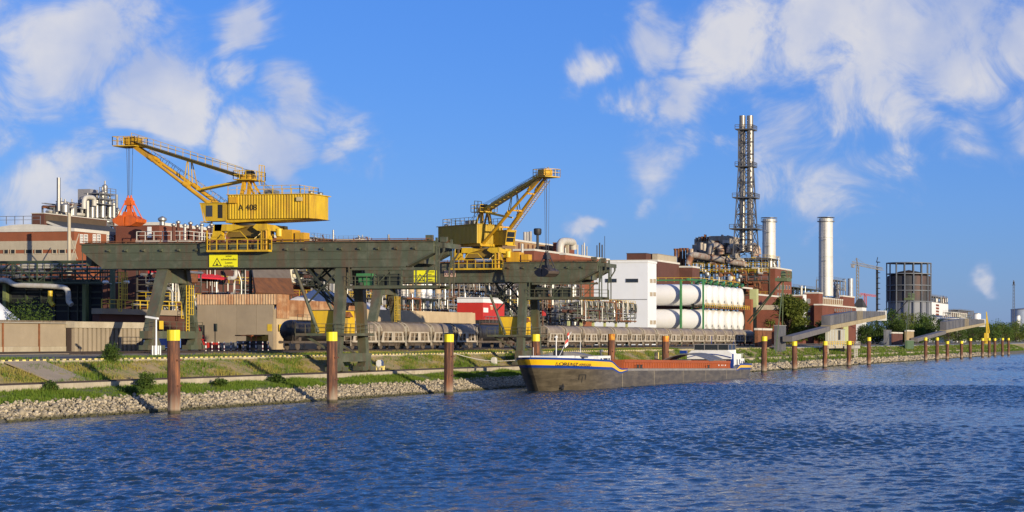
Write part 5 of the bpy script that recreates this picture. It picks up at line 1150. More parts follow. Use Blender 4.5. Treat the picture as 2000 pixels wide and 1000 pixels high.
for p in (mid(d, c, .05), mid(d, c, .95), mid(a, b, .05), mid(a, b, .95)): f.bar((p.x, p.y + .6, zg), (p.x, p.y + .6, p.z), .35)
part('support', f, DKG, th_)
# ---- left brick works
b1 = building('brick_works', 'brick building with beige window bands at the far left', (-70, 145, 228, 449, ), 175, BRICKO)
for y0, y1 in ((472, 487), (496, 509)): face_band(b1, 's', -70, 148, y0, y1, BEIGE)
for xa, xb in ((-30, -20), (-16, -6), (8, 17), (21, 30), (50, 64), (69, 83), (103, 111), (116, 128)): win(b1, 's', xa, xb, 487.2, 496, 1, 1, BEIGE, DARK, .12)
for xa, xb in ((156, 161), (164, 170), (181, 186), (189, 195), (208, 213), (215, 221)): win(b1, 't', xa, xb, 458, 474, 2, 3)
s0, s1, t0, t1, zb_, z1 = b1['dim']; pr = [(t0 + (t1 - t0) * i / 12, z1 + 1.0 * math.sin(math.pi * min(1, i / 12 * 1.2)) ** .8) for i in range(13)]
part('arched_gable', MB().prism(pr + [(t1, z1 - .2), (t0, z1 - .2)], 'x', s0 - .03, s0 + 3), TRIM, b1); 
part('roof_railing', MB().rail([(s0, t0 + 6, z1 + 1.0), (s0, t1, z1 + 1.0)], 1.3, .04, 1.6), STEEL, b1)
pl = at(135, 417, 170); f = MB().tube((pl.x, 170, 5.2), (pl.x, 170, pl.z), .30, 10, .24); f.bar((pl.x, 170, pl.z - 3), (pl.x + 2, 170, pl.z - 7), .1); f.bar((pl.x, 170, pl.z - 8), (pl.x + 2.4, 170, pl.z - 3), .1); f.bar((pl.x - .8, 170, pl.z - 9), (pl.x + .8, 170, pl.z - 9), .15); solo('concrete_pole', f, BEIGE, 'tall concrete pole against the left brick building', 'pole', base=(pl.x, 170, 5.2))
b2 = building('brick_hall', 'long brown hall with dark lean-to roof behind the left brick building', (62, 86, 208, 417), 203, BRICKD, trim=None, roof=TRIM)
s0, s1, t0, t1, zb_, z1 = b2['dim']; face_band(b2, 't', 88, 206, 419, 431, mat('clerestory', (.085, .055, .03), .8, 0, .2, .5), 'clerestory')
f = MB(); q0 = at(100, 456, 195).z; f.prism([(203, z1 - 1.1), (195, q0), (195, q0 - .4), (203, z1 - 1.5)], 'x', s0 + 1, s1 + .5); part('lean_to_roof', f, ROOFD, b2, sm=False)
f = MB(); f.bar((s0 + .8, 203, z1 - 1.5), (s0 + .8, 195, q0 + .05), .35); f.bar((s1 + .6, 203, z1 - 1.5), (s1 + .6, 195, q0 + .05), .35); part('verge', f, TRIM, b2)
# steel plant on the roof behind
A, B = at(106, 425, 215), at(232, 425, 215)
rp = plant('rooftop_plant', 'silvery refinery plant with columns above the left brick roofs', A.x, B.x, 215, 217.5, A.z - 3, at(150, 407, 215).z, 5, 4, 2.6, STEEL, 26, 16, STEEL, SILV, .2)
for xa, yt, yb, rr in ((189, 385, 425, 4), (200, 372, 425, 6), (205, 360, 395, 5), (214, 388, 425, 5), (222, 395, 425, 4), (171, 384, 425, 4), (180, 390, 425, 5), (127, 396, 415, 8)):
    c = at(xa, yt, 214); bb = at(xa, yb, 214); q = rr * depth(c.x, 214) / FPX; part('column', MB().lathe([(q, bb.z), (q, c.z - q * .6), (q * .6, c.z - q * .2), (.15, c.z), (.15, c.z + .7)], (c.x, 214, 0), 14), SILV, rp)
f = MB(); c = at(176, 369, 218); e = at_s(152, 369, c.x); g_ = at(192, 372, 218); f.box(c.x, g_.x, 218, e.y, at(160, 412, 218).z, c.z); part('clad_tower', f, mat('grey_clad', (.30, .29, .30), .6, .2, .08, .4, (.2, .19, .19), .3), rp, sm=False)
q = [at(164, 408, 213), at(164, 385, 213), at(184, 386, 213), at(184, 402, 213)]; part('loop_pipe', MB().path(q, .45, 10, 1.2), PIPEW, rp)
for y in (378, 388, 398): p, q2 = at(190, y, 213), at(222, y, 213); part('deck', MB().box(p.x, q2.x, 212.5, 216, p.z, p.z + .15), STEEL, rp, sm=False); part('railing', MB().rail([(p.x, 212.5, p.z + .15), (q2.x, 212.5, p.z + .15)], 1.1, .05, 1.5), STEEL, rp)
stack('steel_stack', 'slim steel stack at the end of the rooftop plant', 114.5, 347, 412, 214, 3.4, SILV); stack('steel_stack', 'short steel stack beside the orange grab', 228, 380, 425, 216, 2.5, STEEL)
b4 = building('brick_factory', 'long red brick factory with roof vents behind the yellow crane', (226, 311, 607, 437), 165, BRICK)
f_ = face_band(b4, 's', 288, 296, 443, 464, WHITE, 'door')
s0, s1, t0, t1, zb_, z1 = b4['dim']
te = building('terrace_block', 'lower brick terrace with white railing in front of the brick factory', (267, 368, 440, 472), 158, BRICKD)
d_ = te['dim']; part('railing', MB().rail([(d_[0], d_[3], d_[5] + .3), (d_[0], d_[2], d_[5] + .3), (d_[1], d_[2], d_[5] + .3)], 1.4, .05, 1.5), TRIM, te)
for i, (x_, yt) in enumerate([(317, 423), (339, 436), (348, 431), (361, 437), (372, 433), (385, 439), (394, 436), (407, 441), (413, 436), (416, 440), (427, 442), (432, 443)]):
    t_ = 161 - (i % 2) * 1.5; c = at(x_, yt, t_); bb = at(x_, 470 if i else 440, t_); r0 = .24 if i else .42
    o = thing('roof_vent', ['domed steel roof vent on the corner of the brick factory', 'steel vent pipe with round cap along the brick factory roof'][i > 0], 'vent', (c.x, t_, bb.z), 'roof vents on the brick factory')
    part('pipe', MB().lathe([(r0, bb.z), (r0, c.z - r0 * 2)], (c.x, t_, 0), 10), [SILV, BRICKD, BRICKD][i % 3], o); part('cap', MB().lathe([(r0 * .9, c.z - r0 * 2), (r0 * 1.6, c.z - r0 * 1.4), (r0 * 1.5, c.z - r0 * .6), (r0 * .5, c.z), (0, c.z + .1)], (c.x, t_, 0), 12), SILV, o)
# distant roofs above the green girder
for i, (xa, xb, yt, lb) in enumerate([(613, 655, 458, 'distant row of small silver columns above the green girder'), (700, 722, 463, 'distant roof plant above the middle of the green girder')]):
    A, B = at(xa, 478, 230), at(xb, 478, 230); plant('distant_plant', lb, A.x, B.x, 230, 236, A.z - 2, at(xa, yt + 6, 230).z, 40 + i, 4, 3, STEEL, 5, 9, STEEL, SILV, .15)
stack('steel_stack', 'thin distant stack above the green girder', 651, 449, 478, 230, 1.6, SILV); stack('steel_stack', 'small twin stack on the distant roof', 759, 458, 478, 230, 2, STEEL)
dr_ = building('distant_hall', 'distant grey roofed hall above the green girder', (600, 705, 800, 469), 225, ROOFG)
# ---- under the bridge on the left
pb = thing('pipe_bridge', 'dark green lattice pipe bridge packed with pipes at the left', 'pipe bridge', (199, 158, 5.2))
za, zb2 = at_s(100, 512, 199).z, at_s(100, 553, 199).z; f = MB()
for x in (197.6, 200.4):
    for z in (za, zb2): f.bar((x, 141, z), (x, 186, z), .28)
    for k in range(40): y = 141 + k * 1.13; f.bar((x, y, zb2), (x, y, za), .07)
    f.bar((x, 141, (za + zb2) / 2), (x, 186, (za + zb2) / 2), .12)
    for k in range(12):
        y = 141 + k * 3.75; f.bar((x, y, zb2), (x, y, za), .16); f.bar((x, y, zb2 if k % 2 else za), (x, y + 3.75, za if k % 2 else zb2), .14)
part('lattice', f, mat('bridge_green', (.045, .065, .035), .65, 0, .2, .5), pb)
rr = random.Random(4)
for k in range(20):
    y0 = rr.uniform(141, 150); y1 = rr.uniform(168, 186); z = zb2 + .3 + (za - zb2 - .5) * (k % 5) / 4.4; x = 198 + (k // 5) * .7 + rr.uniform(-.1, .1); part('pipe', MB().path([(x, y0, z), (x, y0 + 6, z), (x, y0 + 7, z + rr.uniform(-.4, .4)), (x, y1, z + rr.uniform(-.3, .3))], rr.choice([.1, .16, .22]), 7, .3), rr.choice([PIPEW, STEEL, SILV, RUST, DKG]), pb)
for y in (146, 158, 171): part('pier', MB().bar((199, y, 5.2), (199, y, zb2), .5, .7), mat('pier_green', (.16, .19, .07), .6), pb)
part('drop_pipe', MB().path([at_s(-30, 548, 197), at_s(14, 547, 197), at_s(28, 557, 197), at_s(100, 559, 197), at_s(133, 562, 197), at_s(134, 590, 197), at_s(140, 595, 197)], .36, 10, .9), PIPEW, pb); part('drop_pipe', MB().path([at_s(98, 568, 197), at_s(98, 590, 197), at_s(105, 597, 197)], .3, 10, .7), PYEL, pb)
sh = building('dark_shed', 'steel shed coloured near black for the shadow under the pipe bridge', (-120, 199, 201, 557), 144, mat('shed_shade', (.007, .008, .011), .8, 0, .4, .5), trim=None, roof=ROOFD)  # near-black wall colour stands in for the deep shadow here
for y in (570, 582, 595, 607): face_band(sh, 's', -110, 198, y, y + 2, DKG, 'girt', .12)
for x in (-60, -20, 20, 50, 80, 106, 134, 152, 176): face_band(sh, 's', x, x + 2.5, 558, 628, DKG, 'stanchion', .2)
b6 = building('brick_block', 'shade-darkened red brick block with strip windows seen between the inland crane legs', (198, 285, 470, 500), 150, BRICKD)  # darker brick chosen to put the shade on this block into its colour
win(b6, 't', 291, 318, 535, 552, 4, 2); win(b6, 't', 340, 372, 535, 552, 4, 2); f = MB(); p, q = at(295, 527, 149.5), at(430, 527, 149.5); f.hexa([(p.x, 148.2, p.z - .9), (q.x, 148.2, p.z - .9), (q.x, 150, p.z - .6), (p.x, 150, p.z - .6), (p.x, 148.2, p.z - .7), (q.x, 148.2, p.z - .7), (q.x, 150, p.z), (p.x, 150, p.z)]); part('red_awning', f, mat('awning_red', (.65, .02, .03), .6), b6, sm=False)
for x in (212, 272): face_band(b6, 's', x, x + 1, 527, 625, BRICKD, 'downpipe', .15)
lo = thing('loading_ledge', 'tan loading ledge with yellow railings in front of the brick block', 'ledge', (at(280, 607, 140).x, 140, 5.2)); p, q, v = at(200, 602, 140), at(372, 602, 140), at(200, 613, 140)
part('deck', MB().box(p.x, q.x, 140, 141.6, v.z, p.z), CONC, lo, sm=False); part('dark_base', MB().box(p.x + .2, q.x - .2, 140.6, 141.6, 5.2, v.z - .003), BRICKD, lo, sm=False); part('railing', MB().rail([(p.x, 140.1, p.z), (q.x, 140.1, p.z)], 1.2, .05, 1.7), PYEL, lo)
for k, (xa, yt, yb, lb) in enumerate([(235, 531, 608, 'tall yellow caged ladder on the loading ledge'), (357, 590, 622, 'short yellow caged ladder behind the inland crane leg')]):
    c = at(xa, yt, 139); bb = at(xa, yb, 139); f = MB(); g_ = MB()
    for dx in (-.3, .3): f.bar((c.x + dx, 139, bb.z), (c.x + dx, 139, c.z), .09)
    z = bb.z
    while z < c.z: f.bar((c.x - .3, 139, z), (c.x + .3, 139, z), .06); z += .4
    for dx in (-.45, 0, .45): g_.bar((c.x + dx, 138.3, bb.z + 1.5), (c.x + dx, 138.3, c.z), .07)
    z = bb.z + 1.5
    while z < c.z: g_.bar((c.x - .45, 138.3, z), (c.x + .45, 138.3, z), .07); g_.bar((c.x - .45, 138.3, z), (c.x - .35, 139, z), .06); g_.bar((c.x + .45, 138.3, z), (c.x + .35, 139, z), .06); z += .8
    o = thing('caged_ladder', lb, 'ladder', (c.x, 139, bb.z), 'yellow caged ladders'); part('rungs', f, PYEL, o); part('cage', g_, PYEL, o)
gm = at(220, 530, 141); f = MB().tube((gm.x, 141, 5.2), (gm.x, 141, at(220, 512, 141).z), .33, 10); solo('green_mast', f, mat('mast_green', (.09, .12, .06), .6), 'green steel mast beside the tall yellow ladder', 'mast')
for x_, lb in ((207, 'white lamp head on an arm left of the green mast'), (248, 'white lamp head on an arm right of the yellow ladder')):
    c = at(x_, 551, 140.5); f = MB().lathe([(0, -.6), (.2, -.5), (.22, .3), (0, .6)], (c.x, 140.5, c.z), 8, 'x'); f.bar((c.x, 140.5, c.z), (gm.x, 141, c.z - .2), .06); solo('yard_lamp', f, WHITE, lb, 'lamp')
# left tarp  mound with dark bushes
mc = at(-12, 600, 137).x; HX, HY = np.meshgrid(np.linspace(mc - 7, mc + 7, 24), np.linspace(131, 143, 18)); q = np.sqrt(((HX - mc) / 6.5) ** 2 + ((HY - 137) / 5.5) ** 2); HZ_ = 5.0 + 6.6 * np.clip(1 - q, 0, 1) ** .8 + .1 * np.sin(HX * 2 + HY)
o = grid_mesh('tarp_mound', HX, HY, HZ_, mat('white_tarp', (.62, .64, .68), .7, 0, .1, .5), None); o['label'] = 'white tarpaulin mound behind the low left wall'; o['category'] = 'mound'
for i, (x_, lb) in enumerate(((40, 'dark bush in front of the white tarpaulin'), (75, 'dark bush in the shade beneath the pipe bridge'))): p = at(x_, 640, 133); bush('dark_bush', lb, (p.x, 133, 5.2), 2.3, 5.2, 2600, 70 + i)
# ---- middle: racks behind the bunker
A, B = at(392, 570, 150), at(497, 570, 150)
plant('pipe_rack', 'crowded pipe rack with valves above the concrete bunker', A.x, B.x, 150, 157, 5.2, at(400, 520, 150).z, 9, 3.4, 2.7, DKG, 34, 12, PYEL, None, .16)
q = [at(453, 524, 147), at(460, 526, 147), at(460, 540, 147), at(455, 544, 147), at(448, 543, 147)]; solo('white_bent_pipe', MB().path(q, .32, 10, .8), PIPEW, 'white bent pipe hanging below the girder sign', 'pipe')
b9 = building('office_block', 'white and brick office corner seen below the green girder', (540, 566, 607, 515), 156, BRICK); face_band(b9, 't', 566.5, 600, 515, 552, mat('cream_panel', (.72, .66, .5), .6), 'cream_panel')
for xa in (570, 576, 582, 588, 594): win(b9, 't', xa, xa + 4.5, 543, 550, 1, 1)
# white vertical tanks with yellow rails
for i, (x_, rp_, m) in enumerate([(787, 5, PIPEW), (803, 6, CONCW), (817, 5, CONCW), (825, 7, WHITE), (838, 6, WHITE), (855, 6, CONCW), (795, 4, SILV)]):
    c = at(x_, 545, 147); rr_ = rp_ * depth(c.x, 147) / FPX; o = thing('upright_tank', ['slim pipe-grey upright tank', 'tan upright tank', 'tan upright tank', 'wide white upright tank', 'white upright tank', 'tan upright tank', 'small silver upright tank'][i] + ' behind the bunker wall, below the crane sign', 'tank', (c.x, 147, 5.2), 'upright tanks below the crane sign')
    part('shell', MB().lathe([(rr_, 5.2), (rr_, c.z), (rr_ * .5, c.z + .6), (.1, c.z + .8)], (c.x, 147, 0), 16), m, o); part('band', MB().lathe([(rr_ * 1.03, 0), (rr_ * 1.03, .2)], (c.x, 147, (c.z + 12) / 2), 16), STEEL, o)
A, B = at(780, 590, 144), at(868, 590, 144)
plant('tank_walkway', 'yellow railed walkway around the upright tanks', A.x, B.x, 143.5, 145.5, 5.2, at(800, 583, 144).z, 31, 3, 3, DKG, 12, 2, PYEL, None, .14)
A, B = at(866, 590, 148), at(1010, 590, 148)
plant('scaffolded_plant', 'dense scaffolded process plant behind the red building', A.x, B.x, 148, 156, 5.2, at(900, 545, 148).z, 12, 2.6, 2.1, mat('scaffold', (.36, .30, .25), .6, .3, .3), 26, 6, STEEL, None, .10)
A, B = at(1052, 640, 136), at(1140, 640, 136)
plant('scaffold_tower', 'tall grey scaffold tower behind the second bridge crane', A.x, B.x, 136, 143, 5.2, at(1060, 557, 136).z, 13, 2.5, 2.0, mat('scaffold2', (.42, .38, .33), .5, .4, .3), 18, 4, STEEL, None, .10)
for i, (x_, rp_) in enumerate([(1075, 6), (1092, 8), (1108, 7), (1122, 5)]):
    c = at(x_, 556, 150); q = rp_ * depth(c.x, 150) / FPX; o = thing('steel_column', 'shiny upright process column behind the scaffold tower', 'column', (c.x, 150, 5.2), 'shiny columns behind the scaffold'); part('shell', MB().lathe([(q, 5.2), (q, c.z), (q * .5, c.z + .8), (0, c.z + .9)], (c.x, 150, 0), 16), SILV, o); part('seam', MB().lathe([(q * 1.02, 0), (q * 1.02, .3)], (c.x, 150, 15), 16), STEEL, o)
A, B = at(1128, 636, 128), at(1240, 636, 128)
pk = plant('pipe_trestle', 'long pipe trestle with pale pipes and yellow railing beside the white building', A.x, B.x, 128, 132, 10.5, at(1130, 592, 128).z, 14, 3.2, 2.2, mat('trestle', (.20, .21, .14), .6, .2, .2), 30, 0, PYEL, None, .13)
for k in range(6): x = A.x + (B.x - A.x) * k / 5; part('trestle_leg', MB().bar((x, 130, 5.2), (x, 130, 10.6), .5), SAGE, pk)
for k in range(34): x = A.x + (B.x - A.x) * k / 33; part('insulated_elbow', MB().path([(x, 128.2, 14.8), (x, 127.6, 14.9), (x, 127.5, 14.0 - .5 * (k % 3))], .12, 6, .25), [STEEL, BEIGE, DKG][k % 3], pk)
# red container building on a steel base
rd = building('red_building', 'red box building with white roof band behind the bunker wall', (893, 943, 985, 583), 129, RED, trim=None, roof=ROOFG, zb=at(943, 625, 129).z, cat='building')
d = rd['dim']; part('white_band', MB().box(d[0] - .08, d[1] + .08, d[2] - .08, d[3], d[5] - .75, d[5] + .25), WHITE, rd, sm=False); part('base_frame', MB().box(d[0], d[1], d[2] + .3, d[3], 5.2, d[4] - .003), DARK, rd, sm=False)
face_band(rd, 't', 944, 953, 601, 610, WHITE, 'notice'); face_band(rd, 't', 957, 963, 596, 598, TRIM, 'emblem'); face_band(rd, 't', 958, 962, 598.5, 605, mat('emblem_gold', (.6, .3, .15), .6), 'emblem'); face_band(rd, 't', 971.5, 972.2, 588, 624, BRICKD, 'door_joint', .03)
part('railing', MB().rail([(d[0], d[2] - .6, d[4] - .5), (d[1], d[2] - .6, d[4] - .5)], 1.2, .04, 1.6), STEEL, rd); part('base_frame', MB().box(d[0] - 2, d[1] + 1, d[2] - .8, d[2] - .5, d[4] - 1.0, d[4] - .55), BRICKD, rd, sm=False)

# denser pipework seen between the crane legs
SC3 = mat('rack_dark', (.10, .085, .065), .7, .2, .3)
for i, (xa, xb, yt, t_, lb) in enumerate([(318, 392, 524, 142, 'dark pipe rack between the inland legs of the lettered crane bridge'), (612, 700, 530, 152, 'rust brown pipe rack behind the bulk heap'), (700, 782, 533, 154, 'tall pipe rack between the bulk heap and the upright tanks'), (985, 1056, 556, 138, 'cluttered pipe rack beside the red building')]):
    A, B = at(xa, 640, t_), at(xb, 640, t_); plant('pipe_rack', lb, A.x, B.x, t_, t_ + 4, 5.2, at(xa, yt, t_).z, 90 + i, 3.0, 2.3, SC3, 26, 8, PYEL, None, .14)
# ================================================================== background works downstream
def simple_windows(o, face, rows, cols, x0, x1, y0, y1, w, h, **k):
    for j in range(rows):
        for i in range(cols): xa = x0 + (x1 - x0) * i / max(1, cols - 1); ya = y0 + (y1 - y0) * j / max(1, rows - 1); win(o, face, xa, xa + w, ya, ya + h, 1, 2, **k)
bA = building('tan_hall', 'long tan hall behind the cab of the second slewing crane', (960, 1006, 1094, 469), 188, mat('tan_brick', (.36, .22, .11), .85, 0, .15, .4))
for i in range(9): face_band(bA, 't', 1012 + i * 9, 1014 + i * 9, 474 + i * 1.6, 486 + i * 1.2, BRICKD, 'pilaster', .2)
building('brick_annex', 'brick annex with pale roof edge behind the dark grab', (1003, 1043, 1097, 488), 172, BRICK)
building('brick_shed', 'long low brick shed with sloping roofline above the second girder', (1094, 1104, 1190, 496), 162, BRICKO)
bD = building('brick_cube', 'small red brick block carrying white ducts', (1080, 1098, 1122, 474), 182, BRICK, trim=None)
duct = thing('white_duct', 'fat white duct looping over the brick cube', 'duct', (at(1110, 480, 178).x, 178, at(1110, 490, 178).z))
q = [at(1094, 500, 178), at(1094, 473, 178), at(1104, 471, 178), at(1119, 473, 178), at(1120, 487, 178)]; part('duct', MB().path(q, 1.1, 12, 2), PIPEW, duct); part('support', MB().bar(at(1108, 500, 178), at(1108, 474, 178), .8), BEIGE, duct)
for i, (x_, yt) in enumerate(((1025, 453), (1030, 453), (1036, 452))): stack('silo', 'grey silo in the trio behind the second crane cab', x_, yt, 478, 192, 3, mat('silo_grey', (.33, .31, .29), .6), 'trio of grey silos', cat='silo')
stack('black_stack', 'thick black stack with flared head beside the hoist ropes', 1050, 453, 488, 176, 2.6, BLACK); f = at(1050, 449, 176); solo('stack_cowl', MB().lathe([(.8, -1.4), (1.05, -.9), (1.05, .2), (.85, .4)], tuple(f), 14), BLACK, 'flared cowl on top of the black stack', 'cowl')
for i, (x_, yt, yb, rr_, m) in enumerate([(1128, 478, 505, 1.6, PIPEW), (1137, 478, 505, 1.2, STEEL), (1141, 474, 505, 1.4, PIPEW), (1146, 481, 505, 1.6, STEEL), (1166, 479, 510, 1, BLACK), (1171, 474, 510, 1.3, BLACK), (1176, 478, 510, 1.3, BLACK), (1181, 461, 512, .5, BLACK), (1020, 476, 512, 2.6, PIPEW), (1104, 484, 505, 1.2, PIPEW)]):
    stack('vent_stack', ['pale vent stack on the brick shed roof', 'thin steel vent stack on the brick shed roof', 'pale vent stack on the brick shed roof', 'thin steel vent stack on the brick shed roof', 'thin black vent stack near the white building', 'thin black vent stack near the white building', 'thin black vent stack near the white building', 'needle thin aerial mast near the white building', 'fat pale vent beside the yellow carriage of the second crane', 'pale post in front of the brick cube'][i], x_, yt, yb, 166, rr_, m, 'vent stacks')
# white building
wb = building('white_building', 'tall white clad building with slit windows behind the train', (1160, 1265, 1282, 511), 135, WCLAD, trim=WHITE, roof=ROOFG)
for xa, xb in ((1183, 1204), (1223, 1246)): win(wb, 's', xa, xb, 545, 551, 1, 1, ROOFD, fw=.15)
for y in (545, 571, 626):
    for xa in (1269.5, 1276): win(wb, 't', xa, xa + 4.2, y, y + 7, 1, 1, BEIGE, mat('louvre_tan', (.40, .33, .24), .7))
face_band(wb, 's', 1161, 1264, 584.5, 585.5, STEEL, 'joint', .04); face_band(wb, 's', 1232, 1244, 596, 610, DARK, 'vent_box', .6)
building('dark_brick_block', 'dark brick block with roof penthouse behind the white building', (1190, 1284, 1327, 509), 152, BRICKD)
building('roof_penthouse', 'dark penthouse on the roof behind the white building', (1224, 1262, 1284, 495), 158, BRICKD, trim=None, roof=ROOFD)
building('beige_penthouse', 'beige rooftop block beside the rusty ducts', (1274, 1284, 1322, 496), 156, BEIGE, trim=None)
building('brick_gatehouse', 'plain brick block behind the white tanks', (1292, 1352, 1366, 521), 148, BRICKD)
# horizontal tanks: two rows of seven, ends to the river
TANKW = mat('tank_white', (.80, .80, .79), .4, 0, .04, .3, (.6, .57, .52), .25)
c0 = at(1378, 579, 135); rT = 3.0; cs = [at(x_, 579, 135).x for x_ in (1378, 1390, 1402, 1414, 1428, 1440, 1451)]
for row, (zc, g_) in enumerate(((19.2, 'upper row of white tanks'), (12.2, 'lower row of white tanks'))):
    for i, x in enumerate(cs):
        o = thing('white_tank', ['white horizontal tank in the upper row with its end to the river', 'white horizontal tank in the lower row with its end to the river'][row], 'tank', (x, 142, zc - rT), g_); Lt = 20 if i == 0 else 14
        part('shell', MB().lathe([(0, 0), (rT * .6, .12), (rT * .93, .42), (rT, .9), (rT, Lt - .8), (rT * .8, Lt - .3), (0, Lt)], (x, 135, zc), 28, 'y'), TANKW, o)
        part('weld_band', MB().lathe([(rT + .01, 0), (rT + .03, .0), (rT + .03, .15), (rT + .01, .15)], (x, 141, zc), 28, 'y'), WHITE, o)
        part('nozzle', MB().tube((x, 139, zc + rT - .1), (x, 139, zc + rT + .7), .25, 8), LGREEN, o); part('saddle', MB().box(x - 1.6, x + 1.6, 138, 138.5, zc - rT - .6, zc - rT * .75), DKG, o, sm=False); part('manhole', MB().lathe([(.35, -.1), (.35, .1)], (x + .6, 135.1, zc - 1.6), 8, 'y'), STEEL, o)
gf = thing('green_pipe_frame', 'bright green steel frame and pipework holding the white tanks', 'steel frame', (cs[0] - 3, 140, 5.2))
f = MB()
for x_, t_, w in ((cs[0] - 3.6, 134.6, .45), (cs[0] - 3.6, 141, .55), (cs[0] - 3.6, 150, .4)): f.bar((x_, t_, 5.2), (x_, t_, 23.4), w)
f.bar((cs[0] - 3.6, 134.6, 23.2), (cs[0] - 3.6, 150, 23.2), .4); part('main_frame', f, LGREEN, gf)
for i, x in enumerate(cs): part('header_branch', MB().path([(x, 138, 22.4), (x, 136.5, 23.2), (x - 1.5, 134.5, 23.2), (x - 2.9, 134.5, 22.6)], .35, 8, .6), LGREEN, gf)
part('header', MB().path([(cs[0] - 4, 139, 23.4), (cs[-1] + 1, 139, 23.4)], .35, 8), LGREEN, gf); part('y_brace', MB().path([(cs[0] - 3.6, 153, 5.5), (cs[0] - 3.6, 153, 10), (cs[0] - 3.6, 156, 13)], .4, 8), LGREEN, gf)
part('catwalk', MB().box(cs[0] - 3, cs[-1] + 4, 134.2, 137, 15.55, 15.7), RUST, gf, sm=False); part('catwalk_railing', MB().rail([(cs[0] - 3, 134.1, 15.7), (cs[-1] + 4, 134.1, 15.7)], 1.1, .05, 2.2), PYEL, gf)
part('top_railing', MB().rail([(cs[0] - 3.5, 150, 22.7), (cs[0] - 3.5, 136, 22.7), (cs[-1], 136, 22.7)], 1.2, .05, 2.5), PYEL, gf)
part('red_post', MB().bar((cs[-1] + 7, 135, 5), (cs[-1] + 7, 135, 19), 2.0), BRICKO, gf); part('lime_post', MB().bar((cs[-1] + 11, 134.5, 5), (cs[-1] + 11, 134.5, 22.2), 2.2), SAGE, gf); part('portal_beam', MB().bar((cs[-1] + 1, 135.4, 22.4), (cs[-1] + 12, 135.4, 22.4), .5), TRIM, gf)
# boiler plant with rusty ducts: stands along the inland direction behind the tanks
SB = at(1455, 500, 152).x; tA, tB = at_s(1500, 500, SB).y, at_s(1330, 500, SB).y; zb_ = at_s(1400, 505, SB).z
bp_ = plant('boiler_plant', 'rusty boiler plant with pale casing and fat ducts below the twin stacks', SB + 2, SB + 16, tA, tB, 5.2, zb_, 17, 4.5, 4.2, mat('boiler_steel', (.085, .07, .05), .8, .2, .3), 30, 10, PYEL, None, .3)
CASE = mat('boiler_casing', (.42, .36, .28), .75, 0, .18, .3, (.22, .13, .07), .6)
DUCTM = mat('rusty_duct', (.50, .45, .37), .7, .1, .12, .3, (.20, .07, .03), .6, patch=(.20, .07, .025), pamt=.9, pscale=.28)
def cbox(xl, xr, yt, yb, s, ds, m, name='casing'):
    a, b = at_s(xr, yb, s), at_s(xl, yt, s); return part(name, MB().box(s, s + ds, a.y, b.y, a.z, b.z), m, bp_, sm=False)
for xl, xr, yt, dd in ((1352, 1384, 478, 3), (1356, 1412, 467, 5), (1384, 1426, 461, 7), (1340, 1356, 488, 3), (1408, 1428, 470, 4), (1362, 1374, 474, 1.5)): cbox(xl, xr, yt, 512, SB + 8 - dd, dd + 6, CASE)
rv_ = random.Random(77)
for k in range(26): x = rv_.uniform(1338, 1424); y = rv_.uniform(468 if x > 1360 else 488, 504); w_ = rv_.uniform(3, 9); cbox(x, x + w_, y, y + rv_.uniform(4, 12), SB - rv_.uniform(0, 2.5), 3, rv_.choice([CASE, CASE, RUST, STEEL, PIPEW, BLACK]), 'casing_box')
for k in range(12): x = 1358 + k * 5.6; cbox(x, x + rv_.uniform(1.5, 3.5), 458 + rv_.uniform(-1, 6), 470, SB + 2, 2, rv_.choice([RUST, STEEL, CASE]), 'roof_vent')
for x in (1319, 1325, 1330, 1336, 1342): c = at_s(x, 487 + (x % 3), SB); bb = at_s(x, 520, SB); part('rust_stack', MB().lathe([(.45, bb.z), (.45, c.z), (.6, c.z + .2), (.6, c.z + .6)], (SB, c.y, 0), 10), RUST, bp_)
for l, rad, ds in (([(1344, 516), (1348, 503), (1354, 498), (1372, 501), (1400, 505), (1416, 508)], 1.15, -3), ([(1420, 508), (1430, 512), (1456, 516)], 1.0, -3), ([(1388, 497), (1389, 484), (1399, 479), (1408, 484), (1409, 497)], 1.15, -3), ([(1424, 494), (1425, 485), (1433, 480), (1440, 486), (1440, 494)], 1.1, -3), ([(1444, 486), (1468, 486), (1474, 490), (1475, 500)], 1.2, -3), ([(1460, 482), (1474, 480), (1480, 486), (1481, 497)], 1.1, 0), ([(1350, 498), (1350, 486)], .7, -2.5), ([(1370, 488), (1370, 474)], .6, -2.8), ([(1376, 490), (1376, 476)], .6, -2.8)):
    part('duct', MB().path([at_s(x, y, SB + ds) for x, y in l], rad, 14, 3.0), DUCTM, bp_)
for x in (1352, 1366, 1378, 1392, 1404, 1418, 1432, 1446, 1460, 1474): part('duct_support', MB().bar(at_s(x, 565, SB - 2), at_s(x, 506, SB - 2), .45), DKG, bp_)
for y in (512, 522, 534, 548): a, b = at_s(1500, y, SB - 2.5), at_s(1350, y, SB - 2.5); part('catwalk', MB().box(SB - 2.5, SB, a.y, b.y, a.z, a.z + .2), DKG, bp_, sm=False); part('catwalk_railing', MB().rail([(SB - 2.5, a.y, a.z + .2), (SB - 2.5, b.y, a.z + .2)], 1.3, .07, 2.2), PYEL if y in (522, 534) else STEEL, bp_)
for k in range(44):
    x = rv_.uniform(1352, 1490); y = rv_.uniform(492, 555); x2 = x + rv_.uniform(3, 16); y2 = y + rv_.uniform(4, 16); q = [at_s(x, y, SB - 2.2), at_s(x2, y, SB - 2.2), at_s(x2, y2, SB - 2.2), at_s(x2 + rv_.uniform(2, 10), y2, SB - 2.2)]; part('pipe', MB().path(q, rv_.choice([.15, .2, .3, .45]), 7, .5), rv_.choice([PIPEW, RUST, STEEL, DKG, PYEL, RUST, DUCTM]), bp_)
